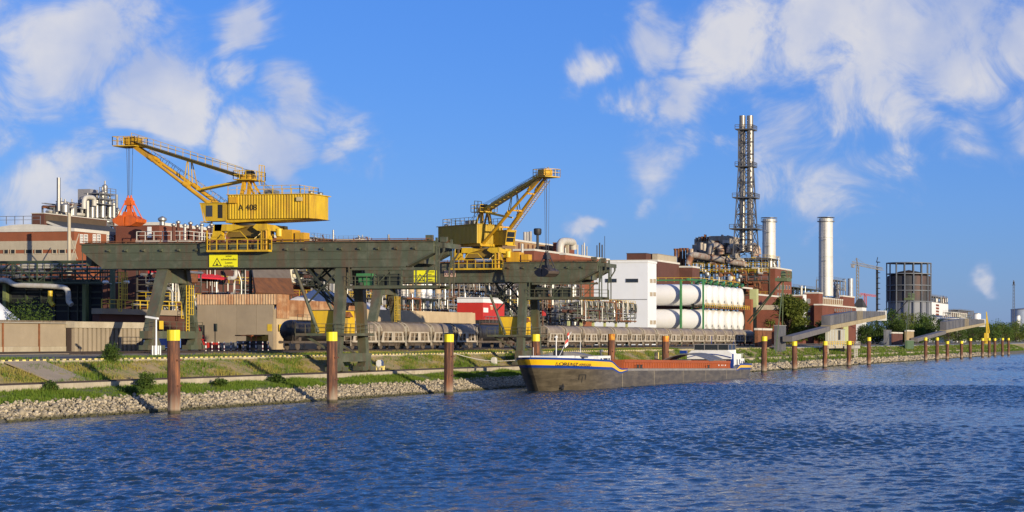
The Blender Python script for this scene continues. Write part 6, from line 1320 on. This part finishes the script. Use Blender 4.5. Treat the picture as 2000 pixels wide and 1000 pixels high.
for k in range(9): x = rv_.uniform(1372, 1450); y = rv_.uniform(528, 552); c = at_s(x, y, SB - 2); rr_ = rv_.uniform(.7, 1.3); part('vessel', MB().lathe([(0, -rr_), (rr_ * .8, -rr_ * .6), (rr_, 0), (rr_ * .8, rr_ * .6), (0, rr_)], tuple(c), 12), [PIPEW, SILV, RUST][k % 3], bp_)
# twin stack in a lattice tower
c = at(1457, 226, 150); tw = thing('twin_stack', 'two tall steel stacks held in a tapering lattice tower', 'chimney', (c.x, 150, 20)); k_ = depth(c.x, 150) / FPX
FLUE = mat('flue_steel', (.33, .31, .28), .42, .55, .15, .3, (.16, .12, .09), .5, sscale=(.5, .5, .05))
for x_ in (1450, 1465): q = at_s(x_, 226, c.x); bb = at_s(x_, 490, c.x); part('flue', MB().lathe([(6.0 * k_, bb.z), (6.0 * k_, q.z), (5 * k_, q.z), (5 * k_, q.z - 2)], (c.x, q.y, 0), 20), FLUE, tw)
def level(y):
    w = 14 + 9 * max(0, (y - 330)) / 150 if y > 330 else 14
    return at(1457.5, y, 150).z, w * k_
ys = [255, 279, 303, 327, 357, 388, 419, 449, 478, 500]
f = MB(); L_ = []
for y in ys:
    z, w = level(y); cx = c.x; pts = [Vector((cx - w * 1.9, 150 + dx, z)) for dx in (0,)]
    L_.append([Vector((cx - w, 150 - w * .8, z)), Vector((cx + w, 150 - w * .8, z)), Vector((cx + w, 150 + w * .8, z)), Vector((cx - w, 150 + w * .8, z))])
for y in (279, 303, 357, 419, 470):
    for x_ in (1450, 1465): q = at_s(x_, y, c.x); part('flue_band', MB().lathe([(6.2 * k_, 0), (6.7 * k_, 0), (6.7 * k_, .5), (6.2 * k_, .5)], (c.x, q.y, q.z), 18), BLACK, tw)
for lo_, hi in zip(L_[1:], L_):
    for i in range(4): f.bar(lo_[i], hi[i], .32); f.bar(lo_[i], hi[(i + 1) % 4], .2); f.bar(lo_[(i + 1) % 4], hi[i], .2); f.bar(hi[i], hi[(i + 1) % 4], .26)
part('lattice_tower', f, mat('tower_steel', (.13, .13, .135), .6, .4, .15), tw)
for y in (255, 327, 388, 449):
    z, w = level(y); f = MB().box(c.x - w * 1.2, c.x + w * 1.2, 150 - w * 1.25, 150 + w * 1.25, z, z + .35); f.rail([(c.x - w * 1.2, 150 + w * 1.25, z + .3), (c.x - w * 1.2, 150 - w * 1.25, z + .3), (c.x + w * 1.2, 150 - w * 1.25, z + .3)], 1.3, .08, 1.6); part('platform', f, MATS['tower_steel'], tw)
stack('white_chimney', 'white chimney right beside the lattice stack tower', 1502, 428, 525, 158, 13, SILV if False else mat('chimney_white', (.60, .585, .55), .5, .1, .1, .3, (.42, .38, .32), .45), 'white chimneys', True)
stack('white_chimney', 'white chimney standing apart above the brick offices', 1613, 427, 578, 158, 14, MATS['chimney_white'], 'white chimneys', True)
stack('grey_stack', 'short grey stack on the brick office roof', 1661, 544, 582, 150, 5.5, mat('stack_grey', (.36, .37, .39), .5, .3))
# brick buildings to the right
bT = building('brick_tower', 'big red brick tower block with pale roof edge', (1442, 1514, 1546, 523), 142, BRICK); win(bT, 's', 1474, 1481, 538, 550, 2, 2, BRICKD)
for j, y in enumerate((540, 556, 572, 590)):
    for i in range(5): xa = 1518 + i * 5.6; win(bT, 't', xa, xa + 2.6, y + i * .5, y + 9, 1, 1, BEIGE)
bL = building('brick_store', 'low brick store with pale concrete roof edge beside the tree', (1478, 1520, 1536, 601), 126, BRICK, trim=CONCL, th=.8); building('brick_wing', 'brick wing with pale windows behind the low store', (1468, 1476, 1540, 575), 134, BRICK)
bW = building('white_gable', 'narrow building with bright white end wall beside the tree', (1546, 1568, 1574, 577), 140, BRICK); face_band(bW, 't', 1568, 1574, 575, 642, WHITE, 'white_wall', .2)
bO = building('brick_offices', 'brick office block with small white windows below the chimney', (1572, 1599, 1607, 572), 138, BRICK)
for y in (584, 601, 619): win(bO, 's', 1577, 1582, y, y + 8, 2, 2)
bP = building('brick_long_block', 'long brick block with white parapet behind the conveyor gallery', (1590, 1606, 1672, 595), 136, BRICK); 
for i in range(8): xa = 1630 + i * 4.5; win(bP, 't', xa, xa + 2, 603, 608, 1, 1, BEIGE)
bQ = building('glazed_upper_floor', 'beige glazed upper floor on the long brick block', (1600, 1608, 1646, 582), 141, BEIGE); 
for i in range(10): face_band(bQ, 't', 1609 + i * 3.7, 1609.6 + i * 3.7, 583, 594, RUST, 'mullion', .2)
building('brick_stair_head', 'brick stair head at the end of the long brick block', (1640, 1646, 1669, 578), 142, BRICK)
A, B = at(1550, 575, 160), at(1600, 575, 160); plant('roof_plant', 'dark roof plant left of the right hand white chimney', A.x, B.x, 160, 168, A.z - 6, at(1560, 562, 160).z, 19, 8, 4, DKG, 8, 3, STEEL, None, .35)
A, B = at(1630, 580, 158), at(1652, 580, 158); plant('roof_plant', 'tangle of pipes right of the right hand white chimney', A.x, B.x, 158, 166, A.z - 4, at(1640, 548, 158).z, 20, 6, 4, STEEL, 9, 4, STEEL, None, .3)
wh_ = building('white_cottage', 'small white house with dark hip roof near the tower crane foot', (1668, 1684, 1692, 600), 150, WHITE, trim=None, roof=ROOFD); d = wh_['dim']; f = MB(); mx_, my_ = (d[0] + d[1]) / 2, (d[2] + d[3]) / 2
f.add([(d[0] - .5, d[2] - .5, d[5]), (d[1] + .5, d[2] - .5, d[5]), (d[1] + .5, d[3] + .5, d[5]), (d[0] - .5, d[3] + .5, d[5]), (mx_, my_ - 1, d[5] + 4), (mx_, my_ + 1, d[5] + 4)], [(0, 1, 4), (1, 2, 5, 4), (2, 3, 5), (3, 0, 4, 5)]); part('hip_roof', f, ROOFD, wh_, sm=False)
# tower crane
def tower_crane(label, x_, ymast, ybot, xa, xb, yj, t, m, apex):
    c = at(x_, ymast, t); b = at(x_, ybot, t); k = depth(c.x, t) / FPX; o = thing('tower_crane', label, 'tower crane', (c.x, t, b.z)); w = 2.2 * k
    f = MB(); n = 14
    for dx in (-w, w):
        for dy in (-w, w): f.bar((c.x + dx, t + dy, b.z), (c.x + dx, t + dy, c.z), .25)
    for j in range(n):
        z0 = b.z + (c.z - b.z) * j / n; z1 = b.z + (c.z - b.z) * (j + 1) / n
        for dy in (-w, w): f.bar((c.x - w, t + dy, z0), (c.x + w, t + dy, z1), .15)
        for dx in (-w, w): f.bar((c.x + dx, t - w, z0), (c.x + dx, t + w, z1), .15)
    part('mast', f, m, o)
    p, q = at(xa, yj, t), at(xb, yj, t); p.z = q.z = at(x_, yj, t).z; f = MB()
    for dy, dz_ in ((-.7, 0), (.7, 0), (0, 1.3)): f.bar((p.x, t + dy, p.z + dz_), (q.x, t + dy, q.z + dz_), .2)
    for j in range(30): u = p.lerp(q, j / 30); v = p.lerp(q, (j + 1) / 30); f.bar((u.x, t - .7, u.z), (v.x, t, v.z + 1.3), .1); f.bar((u.x, t + .7, u.z), (v.x, t, v.z + 1.3), .1)
    part('jib', f, m, o); ap = at(x_ - 2, apex, t); f = MB(); f.bar((c.x, t, c.z), ap, .5); f.bar(ap, p, .1); f.bar(ap, p.lerp(q, .6), .1); part('apex', f, m, o); part('counterweight', MB().box(p.x, p.x + 4, t - .5, t + .5, p.z - 1.6, p.z), ROOFG, o)
tower_crane('tall grey tower crane standing left of the gasholder', 1675, 520, 610, 1664, 1724, 518, 165, mat('crane_grey', (.25, .24, .22), .6), 504)
tower_crane('small distant red and white tower crane', 1690, 578, 600, 1680, 1712, 577, 250, mat('crane_red', (.55, .12, .09), .6), 573)
# gasholder
gt_ = 163; c = at(1775, 533, gt_); k = depth(c.x, gt_) / FPX; gr_ = 40 * k; gh = thing('gasholder', 'dark round gasholder inside an open steel guide frame', 'gasholder', (c.x, gt_, 5.2)); zm = at(1775, 590, gt_).z
part('upper_lift', MB().lathe([(gr_ * 1.05, zm), (gr_ * 1.05, c.z - 2), (gr_ * .5, c.z + .6), (0, c.z + 1.6)], (c.x, gt_, 0), 40), mat('gas_dark', (.032, .033, .040), .7, 0, .2, .08, (.12, .04, .02), .5, sscale=(.1, .1, .03)), gh)
part('lower_tank', MB().lathe([(gr_ * 1.02, 5.2), (gr_ * 1.02, zm)], (c.x, gt_, 0), 40), mat('gas_tank', (.17, .18, .215), .6, 0, .1, .1), gh)
zt = at(1775, 515, gt_).z; 
for j in range(16):
    an = 2 * math.pi * j / 16; x, y = c.x + math.cos(an) * gr_ * 1.1, gt_ + math.sin(an) * gr_ * 1.1; part('guide_column', MB().bar((x, y, 5.2), (x, y, zt), .55), mat('gas_frame', (.15, .165, .19), .6), gh)
for z in (zt, zt - 6, zm + (c.z - zm) * .55, zm + 6, zm): part('guide_ring', MB().lathe([(gr_ * 1.09, 0), (gr_ * 1.12, 0), (gr_ * 1.12, .4), (gr_ * 1.09, .4)], (c.x, gt_, z), 28), MATS['gas_frame'], gh)
sx_ = at(1728, 560, gt_).x; f = MB()
for dx in (-1.6, 1.6): f.bar((sx_ + dx, gt_ + 4, 5.2), (sx_ + dx, gt_ + 4, at(1728, 522, gt_).z), .5)
for j in range(16): z = 6 + j * 2.7; f.bar((sx_ - 1.6, gt_ + 4, z), (sx_ + 1.6, gt_ + 4, z + 2.7), .3); f.box(sx_ - 3, sx_ + 1.6, gt_ + 2.6, gt_ + 4, z, z + .3)
part('stair_tower', f, BLACK, gh)
w2 = building('white_plant_house', 'white process house with roof plant beside the gasholder', (1812, 1820, 1852, 590), 168, WHITE, trim=None)
for j in range(4): face_band(w2, 't', 1828, 1834, 594 + j * 6, 598 + j * 6, BRICK, 'loading_door')
A, B = at(1818, 590, 170), at(1850, 590, 170); plant('roof_plant', 'silver roof plant on the white process house', A.x, B.x, 170, 182, A.z, at(1820, 578, 170).z, 23, 10, 5, STEEL, 6, 6, STEEL, SILV, .5)
def round_tank(label, xa, xb, yt, t, m): c = at((xa + xb) / 2, yt, t); k = depth(c.x, t) / FPX; r = (xb - xa) / 2 * k; o = thing('storage_tank', label, 'tank', (c.x, t, 5.2)); part('shell', MB().lathe([(r, 5.2), (r, c.z), (r * .97, c.z)], (c.x, t, 0), 32), m, o); part('roof', MB().lathe([(r * .98, 0), (r * .5, r * .06), (0, r * .1)], (c.x, t, c.z + .01), 32), STEEL, o); part('rim', MB().lathe([(r, 0), (r * 1.03, 0), (r * 1.03, .8), (r, .8)], (c.x, t, c.z - 1), 32), STEEL, o); return o
round_tank('wide white storage tank behind the second conveyor', 1832, 1888, 622, 150, TANKW); round_tank('pale blue storage tank at the far right edge', 1974, 2030, 604, 330, mat('tank_blue', (.35, .40, .48), .5)); round_tank('small distant white tank above the trees', 1900, 1916, 612, 300, TANKW); round_tank('white low tank beside the flare mast', 1984, 1993, 616, 260, TANKW)
A, B = at(1872, 622, 260), at(1902, 622, 260); plant('distant_plant', 'distant dark refinery block above the tree line', A.x, B.x, 260, 275, 5, at(1880, 606, 260).z, 27, 9, 5, STEEL, 8, 6, STEEL, None, .5)
A, B = at(1858, 622, 155), at(1888, 622, 155); plant('tank_gantry', 'pale gantry on top of the wide white storage tank', A.x, B.x, 155, 160, A.z, at(1860, 610, 155).z, 28, 8, 4, TRIM, 3, 2, TRIM, None, .4)
fm_ = at(1980, 550, 270); f = MB(); 
for dx in (-1.5, 1.5):
    for dy in (-1.5, 1.5): f.bar((fm_.x + dx, 270 + dy, 5.2), (fm_.x + dx * .6, 270 + dy * .6, fm_.z), .5)
for j in range(18): z = 5 + (fm_.z - 5) * j / 18; f.bar((fm_.x - 1.4, 270, z), (fm_.x + 1.4, 270, z + 2.5), .3)
f.tube((fm_.x, 270, fm_.z - 4), (fm_.x, 270, fm_.z + 2), .6, 8); f.box(fm_.x - 3, fm_.x + 3, 268, 272, fm_.z - 5, fm_.z - 4.4); solo('flare_mast', f, MATS['tower_steel'], 'slender lattice flare mast at the far right', 'mast')
# conveyors
def conveyor(label, pts, t, wpx, hb, m, glab):
    o = thing('conveyor_gallery', label, 'conveyor', (at(*pts[0], t).x, t, 5.0))
    a, b, c = [at(x, y, t) for x, y in pts]; w = 1.2
    f = MB(); f.bar(a, b, w * 2, 1.3); part('lower_belt', f, mat('belt_grey', (.14, .13, .13), .7, .1, .2), o, sm=False)
    # upper gallery: side walls of ribbed sheet, each panel a piece
    n = 9; d = c - b
    for i in range(n):
        p, q = b + d * (i / n), b + d * ((i + 1) / n - .004); hgt = hb * (1, 1, 1, 1, 1, .92, .82, .72, .62, .52)[i]; hg2 = hb * (1, 1, 1, 1, 1, .92, .82, .72, .62, .52)[i + 1]; 
        part('side_panel', MB().hexa([(p.x, t - w, p.z + .9), (q.x, t - w, q.z + .9), (q.x, t + w, q.z + .9), (p.x, t + w, p.z + .9), (p.x, t - w, p.z + hgt), (q.x, t - w, q.z + hg2), (q.x, t + w, q.z + hg2), (p.x, t + w, p.z + hgt)]), [m, mat('gallery_tan', (.20, .165, .11), .8), m, m][(i == 4) * 1], o, sm=False)
    for i in range(28):
        p = b + d * ((i + .5) / 28); hgt = hb * (1 if i < 15 else 1 - .46 * (i - 15) / 13); part('sheet_rib', MB().box(p.x - .06, p.x + .06, t - w - .07, t - w - .003, p.z + .9, p.z + hgt), m if i % 5 else STEEL, o, sm=False)
    part('floor_girder', MB().bar(b + Vector((0, 0, .3)), c + Vector((0, 0, .3)), w * 2.3, 1.1), mat('gallery_girder', (.33, .27, .16), .7), o, sm=False)
    part('end_cap', MB().box(c.x - .1, c.x + .8, t - w - .2, t + w + .2, c.z - 1.0, c.z + hb * .6), WHITE, o, sm=False)
    return o, a, b, c
GALL = mat('gallery_sheet', (.115, .115, .125), .6, .2, .25, .3, (.2, .19, .19), .5, sscale=(.3, .3, .08))
o, a, b, c = conveyor('long grey conveyor gallery rising over the river bank', [(1538, 662), (1613, 642), (1722, 620)], 97, 22, 3.5, GALL, '')
x0, x1 = at(1617, 640, 97).x, at(1672, 640, 97).x
th2 = building('transfer_house', 'pale grey transfer house under the conveyor gallery', (1612, 1617, 1650, 643), 96, mat('pale_sheet', (.45, .45, .40), .6, 0, .12, .3, (.3, .28, .22), .5), trim=None, zb=at(1617, 676, 96).z)
d = th2['dim']; part('stilts', MB().box(d[0], d[0] + 1, d[2], d[2] + 1, 2.6, d[4]).box(d[1] - 1, d[1], d[2], d[2] + 1, 2.6, d[4]), BEIGE, th2, sm=False); part('deck', MB().box(d[0] - 1, d[1] + 10, d[2] - .5, d[3], d[4] - .6, d[4] - .003), BEIGE, th2, sm=False); face_band(th2, 't', 1637, 1642, 645, 664, DARK, 'door')
for i in range(6): face_band(th2, 't', 1619 + i * 5.4, 1619.4 + i * 5.4, 645, 674, BEIGE, 'rib', .15)
part('tower', MB().box(d[1] + 2, d[1] + 8, d[2] + 1, d[3], d[4], d[5] + 1.5), SAGE, th2, sm=False); part('railing', MB().rail([(d[0] - 1, d[2] - .4, d[4]), (d[1] + 10, d[2] - .4, d[4])], 1.2, .05, 2.5), PYEL, th2)
q = at(1666, 675, 93); f = MB().box(q.x - 2, q.x + 5, 92, 95, q.z - .8, q.z); f.bar((q.x, 92.5, 1.4), (q.x, 92.5, q.z), .4); f.bar((q.x + 3, 92.5, 1.4), (q.x + 3, 92.5, q.z), .4)
for k in range(6): f.bar((q.x, 92.4, 1.8 + k * .5), (q.x + 3, 92.4, 1.8 + k * .5), .15)
f.rail([(q.x - 2, 92, q.z), (q.x + 5, 92, q.z)], 1.1, .05, 1.8); solo('landing_stage', f, PIPEW, 'white landing stage with ladder below the transfer house', 'stage')
fh = building('feed_house', 'grey sheet feed house at the foot of the long conveyor', (1512, 1519, 1535, 636), 99, GALL, trim=None, zb=3.5)
building('rust_bunker', 'rusty hopper bunker beside the feed house', (1474, 1480, 1507, 643), 108, RUST, trim=TRIM, zb=4.8)
conveyor('second conveyor gallery in front of the white storage tank', [(1786, 664), (1842, 649), (1918, 634)], 99, 16, 4.2, GALL, '')
building('tan_hut', 'small tan hut at the foot of the second conveyor', (1767, 1771, 1785, 646), 101, mat('hut_tan', (.34, .25, .13), .8), trim=TRIM, zb=3.0)
building('green_skid', 'green steel plinth below the tan hut', (1768, 1772, 1785, 665), 98, mat('base_green', (.09, .15, .07), .7), trim=None, zb=2.5)
for i, (x_, lb) in enumerate(((1700, 'brown freight wagon beside the conveyor bank'), (1738, 'brown covered wagon next to the tan hut'))):
    pass
building('track_shed', 'low brown shed beside the far track', (1738, 1743, 1763, 650), 110, BRICKD, trim=TRIM)
building('signal_cabin', 'small grey cabin next to the far brown shed', (1726, 1731, 1741, 645), 108, STEEL, trim=None)
# derricks
def derrick(label, x_, ytop, ybot, t, feet, m):
    a = at(x_, ytop, t); o = thing('derrick_crane', label, 'derrick', (a.x, t, at(x_, ybot, t).z)); f = MB()
    for xx, yy, dt in feet: f.bar(at(xx, yy, t + dt), a, .24)
    part('leg', f, m, o); f = MB(); f.box(a.x - 2.4, a.x + 2.4, t - 1.5, t + 1.5, a.z - .6, a.z + .2); f.lathe([(1.1, -.4), (1.1, .4)], (a.x, t, a.z + 1), 14, 'y'); f.rail([(a.x - 2.4, t - 1.5, a.z + .2), (a.x + 2.4, t - 1.5, a.z + .2)], 1.6, .1, 1.4); part('head', f, m, o); return o
DG = mat('derrick_green', (.10, .13, .06), .6)
derrick('green tripod derrick with long backstays in front of the brick tower', 1530, 545, 690, 100, [(1515, 690, -4), (1528, 655, 2), (1460, 628, 14), (1464, 632, 10)], DG)
derrick('distant green tripod derrick in front of the gasholder', 1776, 583, 660, 104, [(1766, 690, -5), (1774, 655, 2), (1738, 625, 16)], DG)
yc = at(1927, 609, 104); o = thing('yellow_quay_crane', 'slim yellow quay crane standing by the far trees', 'crane', (yc.x, 104, 4.7)); f = MB(); f.bar((yc.x - 1.5, 103.6, 6), (yc.x - .6, 104, yc.z), .9, .9, .4, .4); f.bar((yc.x + 2, 103.0, 10), (yc.x, 104, yc.z - .5), .6, .6, .3, .3)
for k in range(7): u = k / 7; f.bar((yc.x - 1.2 + u, 104, 8 + u * (yc.z - 9)), (yc.x + 3.2 - 2.8 * u, 104, 11 + u * (yc.z - 12)), .3)
part('jib', f, PYEL, o); part('cab', MB().box(yc.x - 3, yc.x + 2.5, 103.2, 104.8, 6, 10), PYEL, o, sm=False); part('pedestal', MB().lathe([(2, 4.7), (1.6, 6)], (yc.x, 104, 0), 12), PYEL, o)
# ---- trees
BARK = mat('bark', (.07, .05, .035), .9, 0, .2)
TL = [leafmat('tree_leaf', (.035, .075, .012), (.10, .15, .022)), leafmat('tree_leaf_olive', (.06, .085, .012), (.13, .15, .022)), leafmat('tree_leaf_dark', (.025, .055, .012), (.065, .10, .016))]
def tree(label, x_, t, ytop, wpx, seed, mi, ybot=None, n=3600, group='trees among the works'):
    r = np.random.default_rng(seed); c = at(x_, ytop, t); k = depth(c.x, t) / FPX; zb = ground_z(t) if ybot is None else at(x_, ybot, t).z; H = c.z - zb; W = wpx * k / 2 * 1.1
    o = thing('tree', label, 'tree', (c.x, t, zb), group); f = MB(); f.tube((0, 0, -.2), (0, 0, H * .5), H * .028, 8, H * .015); cl = []
    for i in range(22):
        an = r.uniform(0, 6.28); z = H * r.uniform(.14, .86); rad = W * math.sqrt(max(.08, 1 - ((z / H - .48) / .56) ** 2)) * r.uniform(.35, .85); p = Vector((math.cos(an) * rad, math.sin(an) * rad, z)); cl.append((p, W * r.uniform(.3, .5))); f.tube((0, 0, z * .45), p, H * .010, 5, H * .003)
    cl.append((Vector((0, 0, H * .9)), W * .38)); part('trunk', f, BARK, o, local=True); V = []
    for p, cr in cl:
        m = n // len(cl); d = r.normal(size=(m, 3)); d /= np.linalg.norm(d, axis=1)[:, None]; P = np.array(p) + d * (r.random((m, 1)) ** .4) * cr * np.array([1, 1, .85]); P[:, 2] = np.clip(P[:, 2], .3, H * 1.02); s = r.uniform(.5, 1.0, (m, 1)) * max(.3, W * .075)
        V.append(np.stack([P, P + r.normal(size=(m, 3)) * s, P + r.normal(size=(m, 3)) * s], 1))
    me = tri_mesh('crown', np.concatenate(V), TL[mi]); q = bpy.data.objects.new('crown', me); COL.objects.link(q); q.parent = o; return o
tree('round olive green tree between the brick store and the white gable', 1538, 124, 578, 76, 1, 1, n=14000)
tree('dark tree behind the conveyor foot', 1622, 112, 622, 46, 2, 2); tree('low dark tree below the brick offices', 1600, 116, 628, 40, 3, 2)
for i, (x_, yt, w, mi, t_) in enumerate([(1705, 622, 50, 2, 120), (1738, 606, 60, 0, 132), (1768, 612, 52, 1, 136), (1796, 612, 50, 0, 140), (1822, 616, 40, 2, 138), (1690, 634, 40, 2, 116), (1755, 628, 50, 2, 122), (1790, 634, 44, 0, 120), (1810, 630, 36, 2, 122)]):
    tree('leafy tree in the belt below the gasholder', x_, t_, yt, w, 20 + i, mi, group='tree belt below the gasholder')
for i in range(26):
    x_ = 1846 + i * 6.6; rr_ = random.Random(i); t_ = 118 + rr_.uniform(0, 40) + (i > 14) * 10; tree('leafy tree in the distant green belt along the river', x_, t_, 622 + rr_.uniform(-4, 10) + (6 if i > 8 else 0) - (4 if i > 18 else 0), 30 + rr_.uniform(0, 14), 60 + i, rr_.randrange(3), n=1500, group='distant trees along the river')
# ---- quay furniture
def post(x_, y0, y1, t, r=.08): a = at(x_, y0, t); return a
lp = at(305, 622, 110); o = thing('lamp_post', 'white lamp post with angled head beside the inland crane leg', 'lamp post', (lp.x, 110, 4.85)); part('pole', MB().tube((lp.x, 110, 4.85), (lp.x, 110, lp.z), .11, 10, .08), WHITE, o); part('lamp_head', MB().hexa([(lp.x - .2, 109.8, lp.z - .1), (lp.x + .2, 109.8, lp.z - .1), (lp.x + .2, 111.2, lp.z + .1), (lp.x - .2, 111.2, lp.z + .1), (lp.x - .2, 109.8, lp.z + .1), (lp.x + .2, 109.8, lp.z + .1), (lp.x + .2, 111.2, lp.z + .3), (lp.x - .2, 111.2, lp.z + .3)]), WHITE, o, sm=False)
for i, x_ in enumerate((298, 303, 309, 313)):
    a = at(x_, 678, 110); f = MB().tube((a.x, 110, 4.8), (a.x, 110, 5.9), .08, 8); solo('guard_post', f, WHITE, 'white guard post around the foot of the lamp post', 'post', 'white guard posts')
RW = bpy.data.materials.new('red_white_bands'); RW.use_nodes = True; nt = RW.node_tree; N = nt.nodes; L = nt.links
g = N.new('ShaderNodeNewGeometry'); sx = N.new('ShaderNodeSeparateXYZ'); L.new(g.outputs['Position'], sx.inputs[0]); fr = N.new('ShaderNodeMath'); fr.operation = 'PINGPONG'; fr.inputs[1].default_value = .3; L.new(sx.outputs[2], fr.inputs[0]); gt = N.new('ShaderNodeMath'); gt.operation = 'GREATER_THAN'; gt.inputs[1].default_value = .15; L.new(fr.outputs[0], gt.inputs[0])
mx = N.new('ShaderNodeMix'); mx.data_type = 'RGBA'; L.new(gt.outputs[0], mx.inputs[0]); mx.inputs[6].default_value = (.10, .03, .05, 1); mx.inputs[7].default_value = (.7, .68, .66, 1); L.new(mx.outputs[2], N['Principled BSDF'].inputs['Base Color'])
for i, x_ in enumerate((402, 414, 427, 438, 451, 464, 475, 488, 500, 513, 524)):
    a = at(x_, 675, 117); f = MB().tube((a.x, 117, 4.9), (a.x, 117, 6.25), .075, 8); f.lathe([(.075, 0), (.05, .06), (0, .08)], (a.x, 117, 6.25), 8); solo('banded_post', f, RW, 'red and white banded post in the row before the concrete bunker', 'post', 'banded posts before the bunker')
# small site machines in front of the bunker
a = at(478, 655, 121); b = at(512, 655, 121); o = thing('site_loader', 'orange site loader parked before the concrete bunker', 'loader', (a.x, 121, 5)); part('body', MB().box(a.x + .2, b.x - .2, 120.2, 122.3, 5.9, 6.4), BLACK, o, sm=False); part('canopy', MB().box(a.x, b.x - .8, 120.1, 122.4, 7.05, 7.2), RUST, o, sm=False); part('engine_cover', MB().box(b.x - 1.6, b.x, 120.1, 122.4, 6.4, 7.25), YEL2, o, sm=False); part('canopy_post', MB().bar((a.x + .2, 120.2, 6.3), (a.x + .2, 120.2, 7.1), .1).bar((a.x + 1.4, 120.2, 6.3), (a.x + 1.4, 120.2, 7.1), .1), ORANGE, o)
for x in (a.x + .8, b.x - .8):
    for y in (120.1, 122.4): part('wheel', MB().lathe([(.2, -.2), (.5, -.2), (.5, .2), (.2, .2)], (x, y, 5.55), 14, 'y'), BLACK, o)
part('boom', MB().bar((a.x + .5, 121, 6.3), (a.x - 3.5, 121, 6.0), .25).box(a.x - 4.3, a.x - 3.3, 120.2, 122, 5.4, 6.2), STEEL, o, sm=False)
o = thing('red_ladder_cart', 'red wheeled ladder leaning by the dark bunker door', 'ladder cart', (at(402, 660, 121).x, 121, 5)); q = at(402, 660, 121); f = MB()
for dx in (-.3, .3): f.bar((q.x + dx, 121, 6), (q.x + dx + .2, 123.0, 9.4), .1)
for k in range(8): f.bar((q.x - .3 + .025 * k, 121 + .25 * k, 6.2 + .42 * k), (q.x + .3 + .025 * k, 121 + .25 * k, 6.2 + .42 * k), .07)
part('ladder', f, RED, o); part('base', MB().box(q.x - .8, q.x + 2, 120.2, 121.6, 5.3, 6.2), RED, o, sm=False)
for dx in (-.6, 1.8): part('wheel', MB().lathe([(.1, -.1), (.3, -.1), (.3, .1), (.1, .1)], (q.x + dx, 120.2, 5.3), 10, 'y'), BLACK, o)
sg = at(420, 640, 119); f = MB().tube((sg.x, 119, 5), (sg.x, 119, 8.6), .06, 6); f.box(sg.x - .35, sg.x + .35, 118.9, 118.98, 7.6, 8.6); solo('track_sign', f, DKG, 'small dark track sign on a post before the bunker', 'sign')
a = at(322, 630, 124); o = thing('parked_van', 'blue and white van parked between the inland crane legs', 'van', (a.x, 124.5, 5.1)); x = a.x - 2.5
part('body', MB().prism([(x, 5.55), (x + 5, 5.55), (x + 5, 7.6), (x + 1.4, 7.65), (x + .9, 6.7), (x, 6.45)], 'y', 123.4, 125.3), BLUEP, o, sm=False); part('window', MB().box(x + 1.6, x + 4.7, 123.36, 123.39, 6.7, 7.4), GLASS, o, sm=False); part('window', MB().box(x + 3.05, x + 3.2, 123.33, 123.36, 5.7, 7.4), WHITE, o, sm=False)
for dx in (.9, 4.1):
    for y in (123.45, 125.2): part('wheel', MB().lathe([(.1, -.12), (.34, -.12), (.34, .12), (.1, .12)], (x + dx, y, 5.44), 14, 'y'), BLACK, o)
# small kerb-side pieces on the slope
for i, (x_, t_, lb) in enumerate(((742, 97.5, 'white and red marker block on the slope beside the crane foot'), (965, 97.5, 'white marker stone on the slope beside the second crane foot'))):
    a = at(x_, 700, t_); z = 2.6 + (t_ - 96) * .35; f = MB().box(a.x - .4, a.x + .4, t_ - .3, t_ + .3, z - .2, z + .75).box(a.x - .3, a.x + .3, t_ - .2, t_ + .2, z + .75, z + .9); solo('marker_block', f, [WHITE, TRIM][i], lb, 'marker')
for i, x_ in enumerate((738, 1008)):
    a = at(x_, 705, 96.4); f = MB().box(a.x - 1.5, a.x + 1.5, 96.2, 96.5, 2.6, 3.1).box(a.x - 1.3, a.x - 1, 96.1, 96.6, 2.6, 3.3).box(a.x + 1, a.x + 1.3, 96.1, 96.6, 2.6, 3.3); solo('buffer_stop', f, km, ['striped rail stop beside the foot of the lettered crane bridge', 'striped rail stop beside the foot of the second crane bridge'][i], 'rail stop')
sl = at(105, 720, 98.5); f = MB(); f.hexa([(sl.x - 3.2, 96.3, 2.7), (sl.x + 2.2, 96.3, 2.7), (sl.x + 2.2, 101, 4.45), (sl.x - 3.2, 101, 4.45), (sl.x - 3.2, 96.3, 2.82), (sl.x + 2.2, 96.3, 2.82), (sl.x + 2.2, 101, 4.57), (sl.x - 3.2, 101, 4.57)]); solo('concrete_slab', f, CONC, 'bare concrete slab lying on the grassy slope', 'slab')
ac = at(1283, 695, 90); f = MB().box(ac.x - .5, ac.x + .5, 89.7, 90.3, 1, 4.4).box(ac.x - .9, ac.x + .9, 89.6, 90.4, 1, 1.8); solo('striped_marker', f, km, 'yellow and black river marker behind the barge coaming', 'marker')
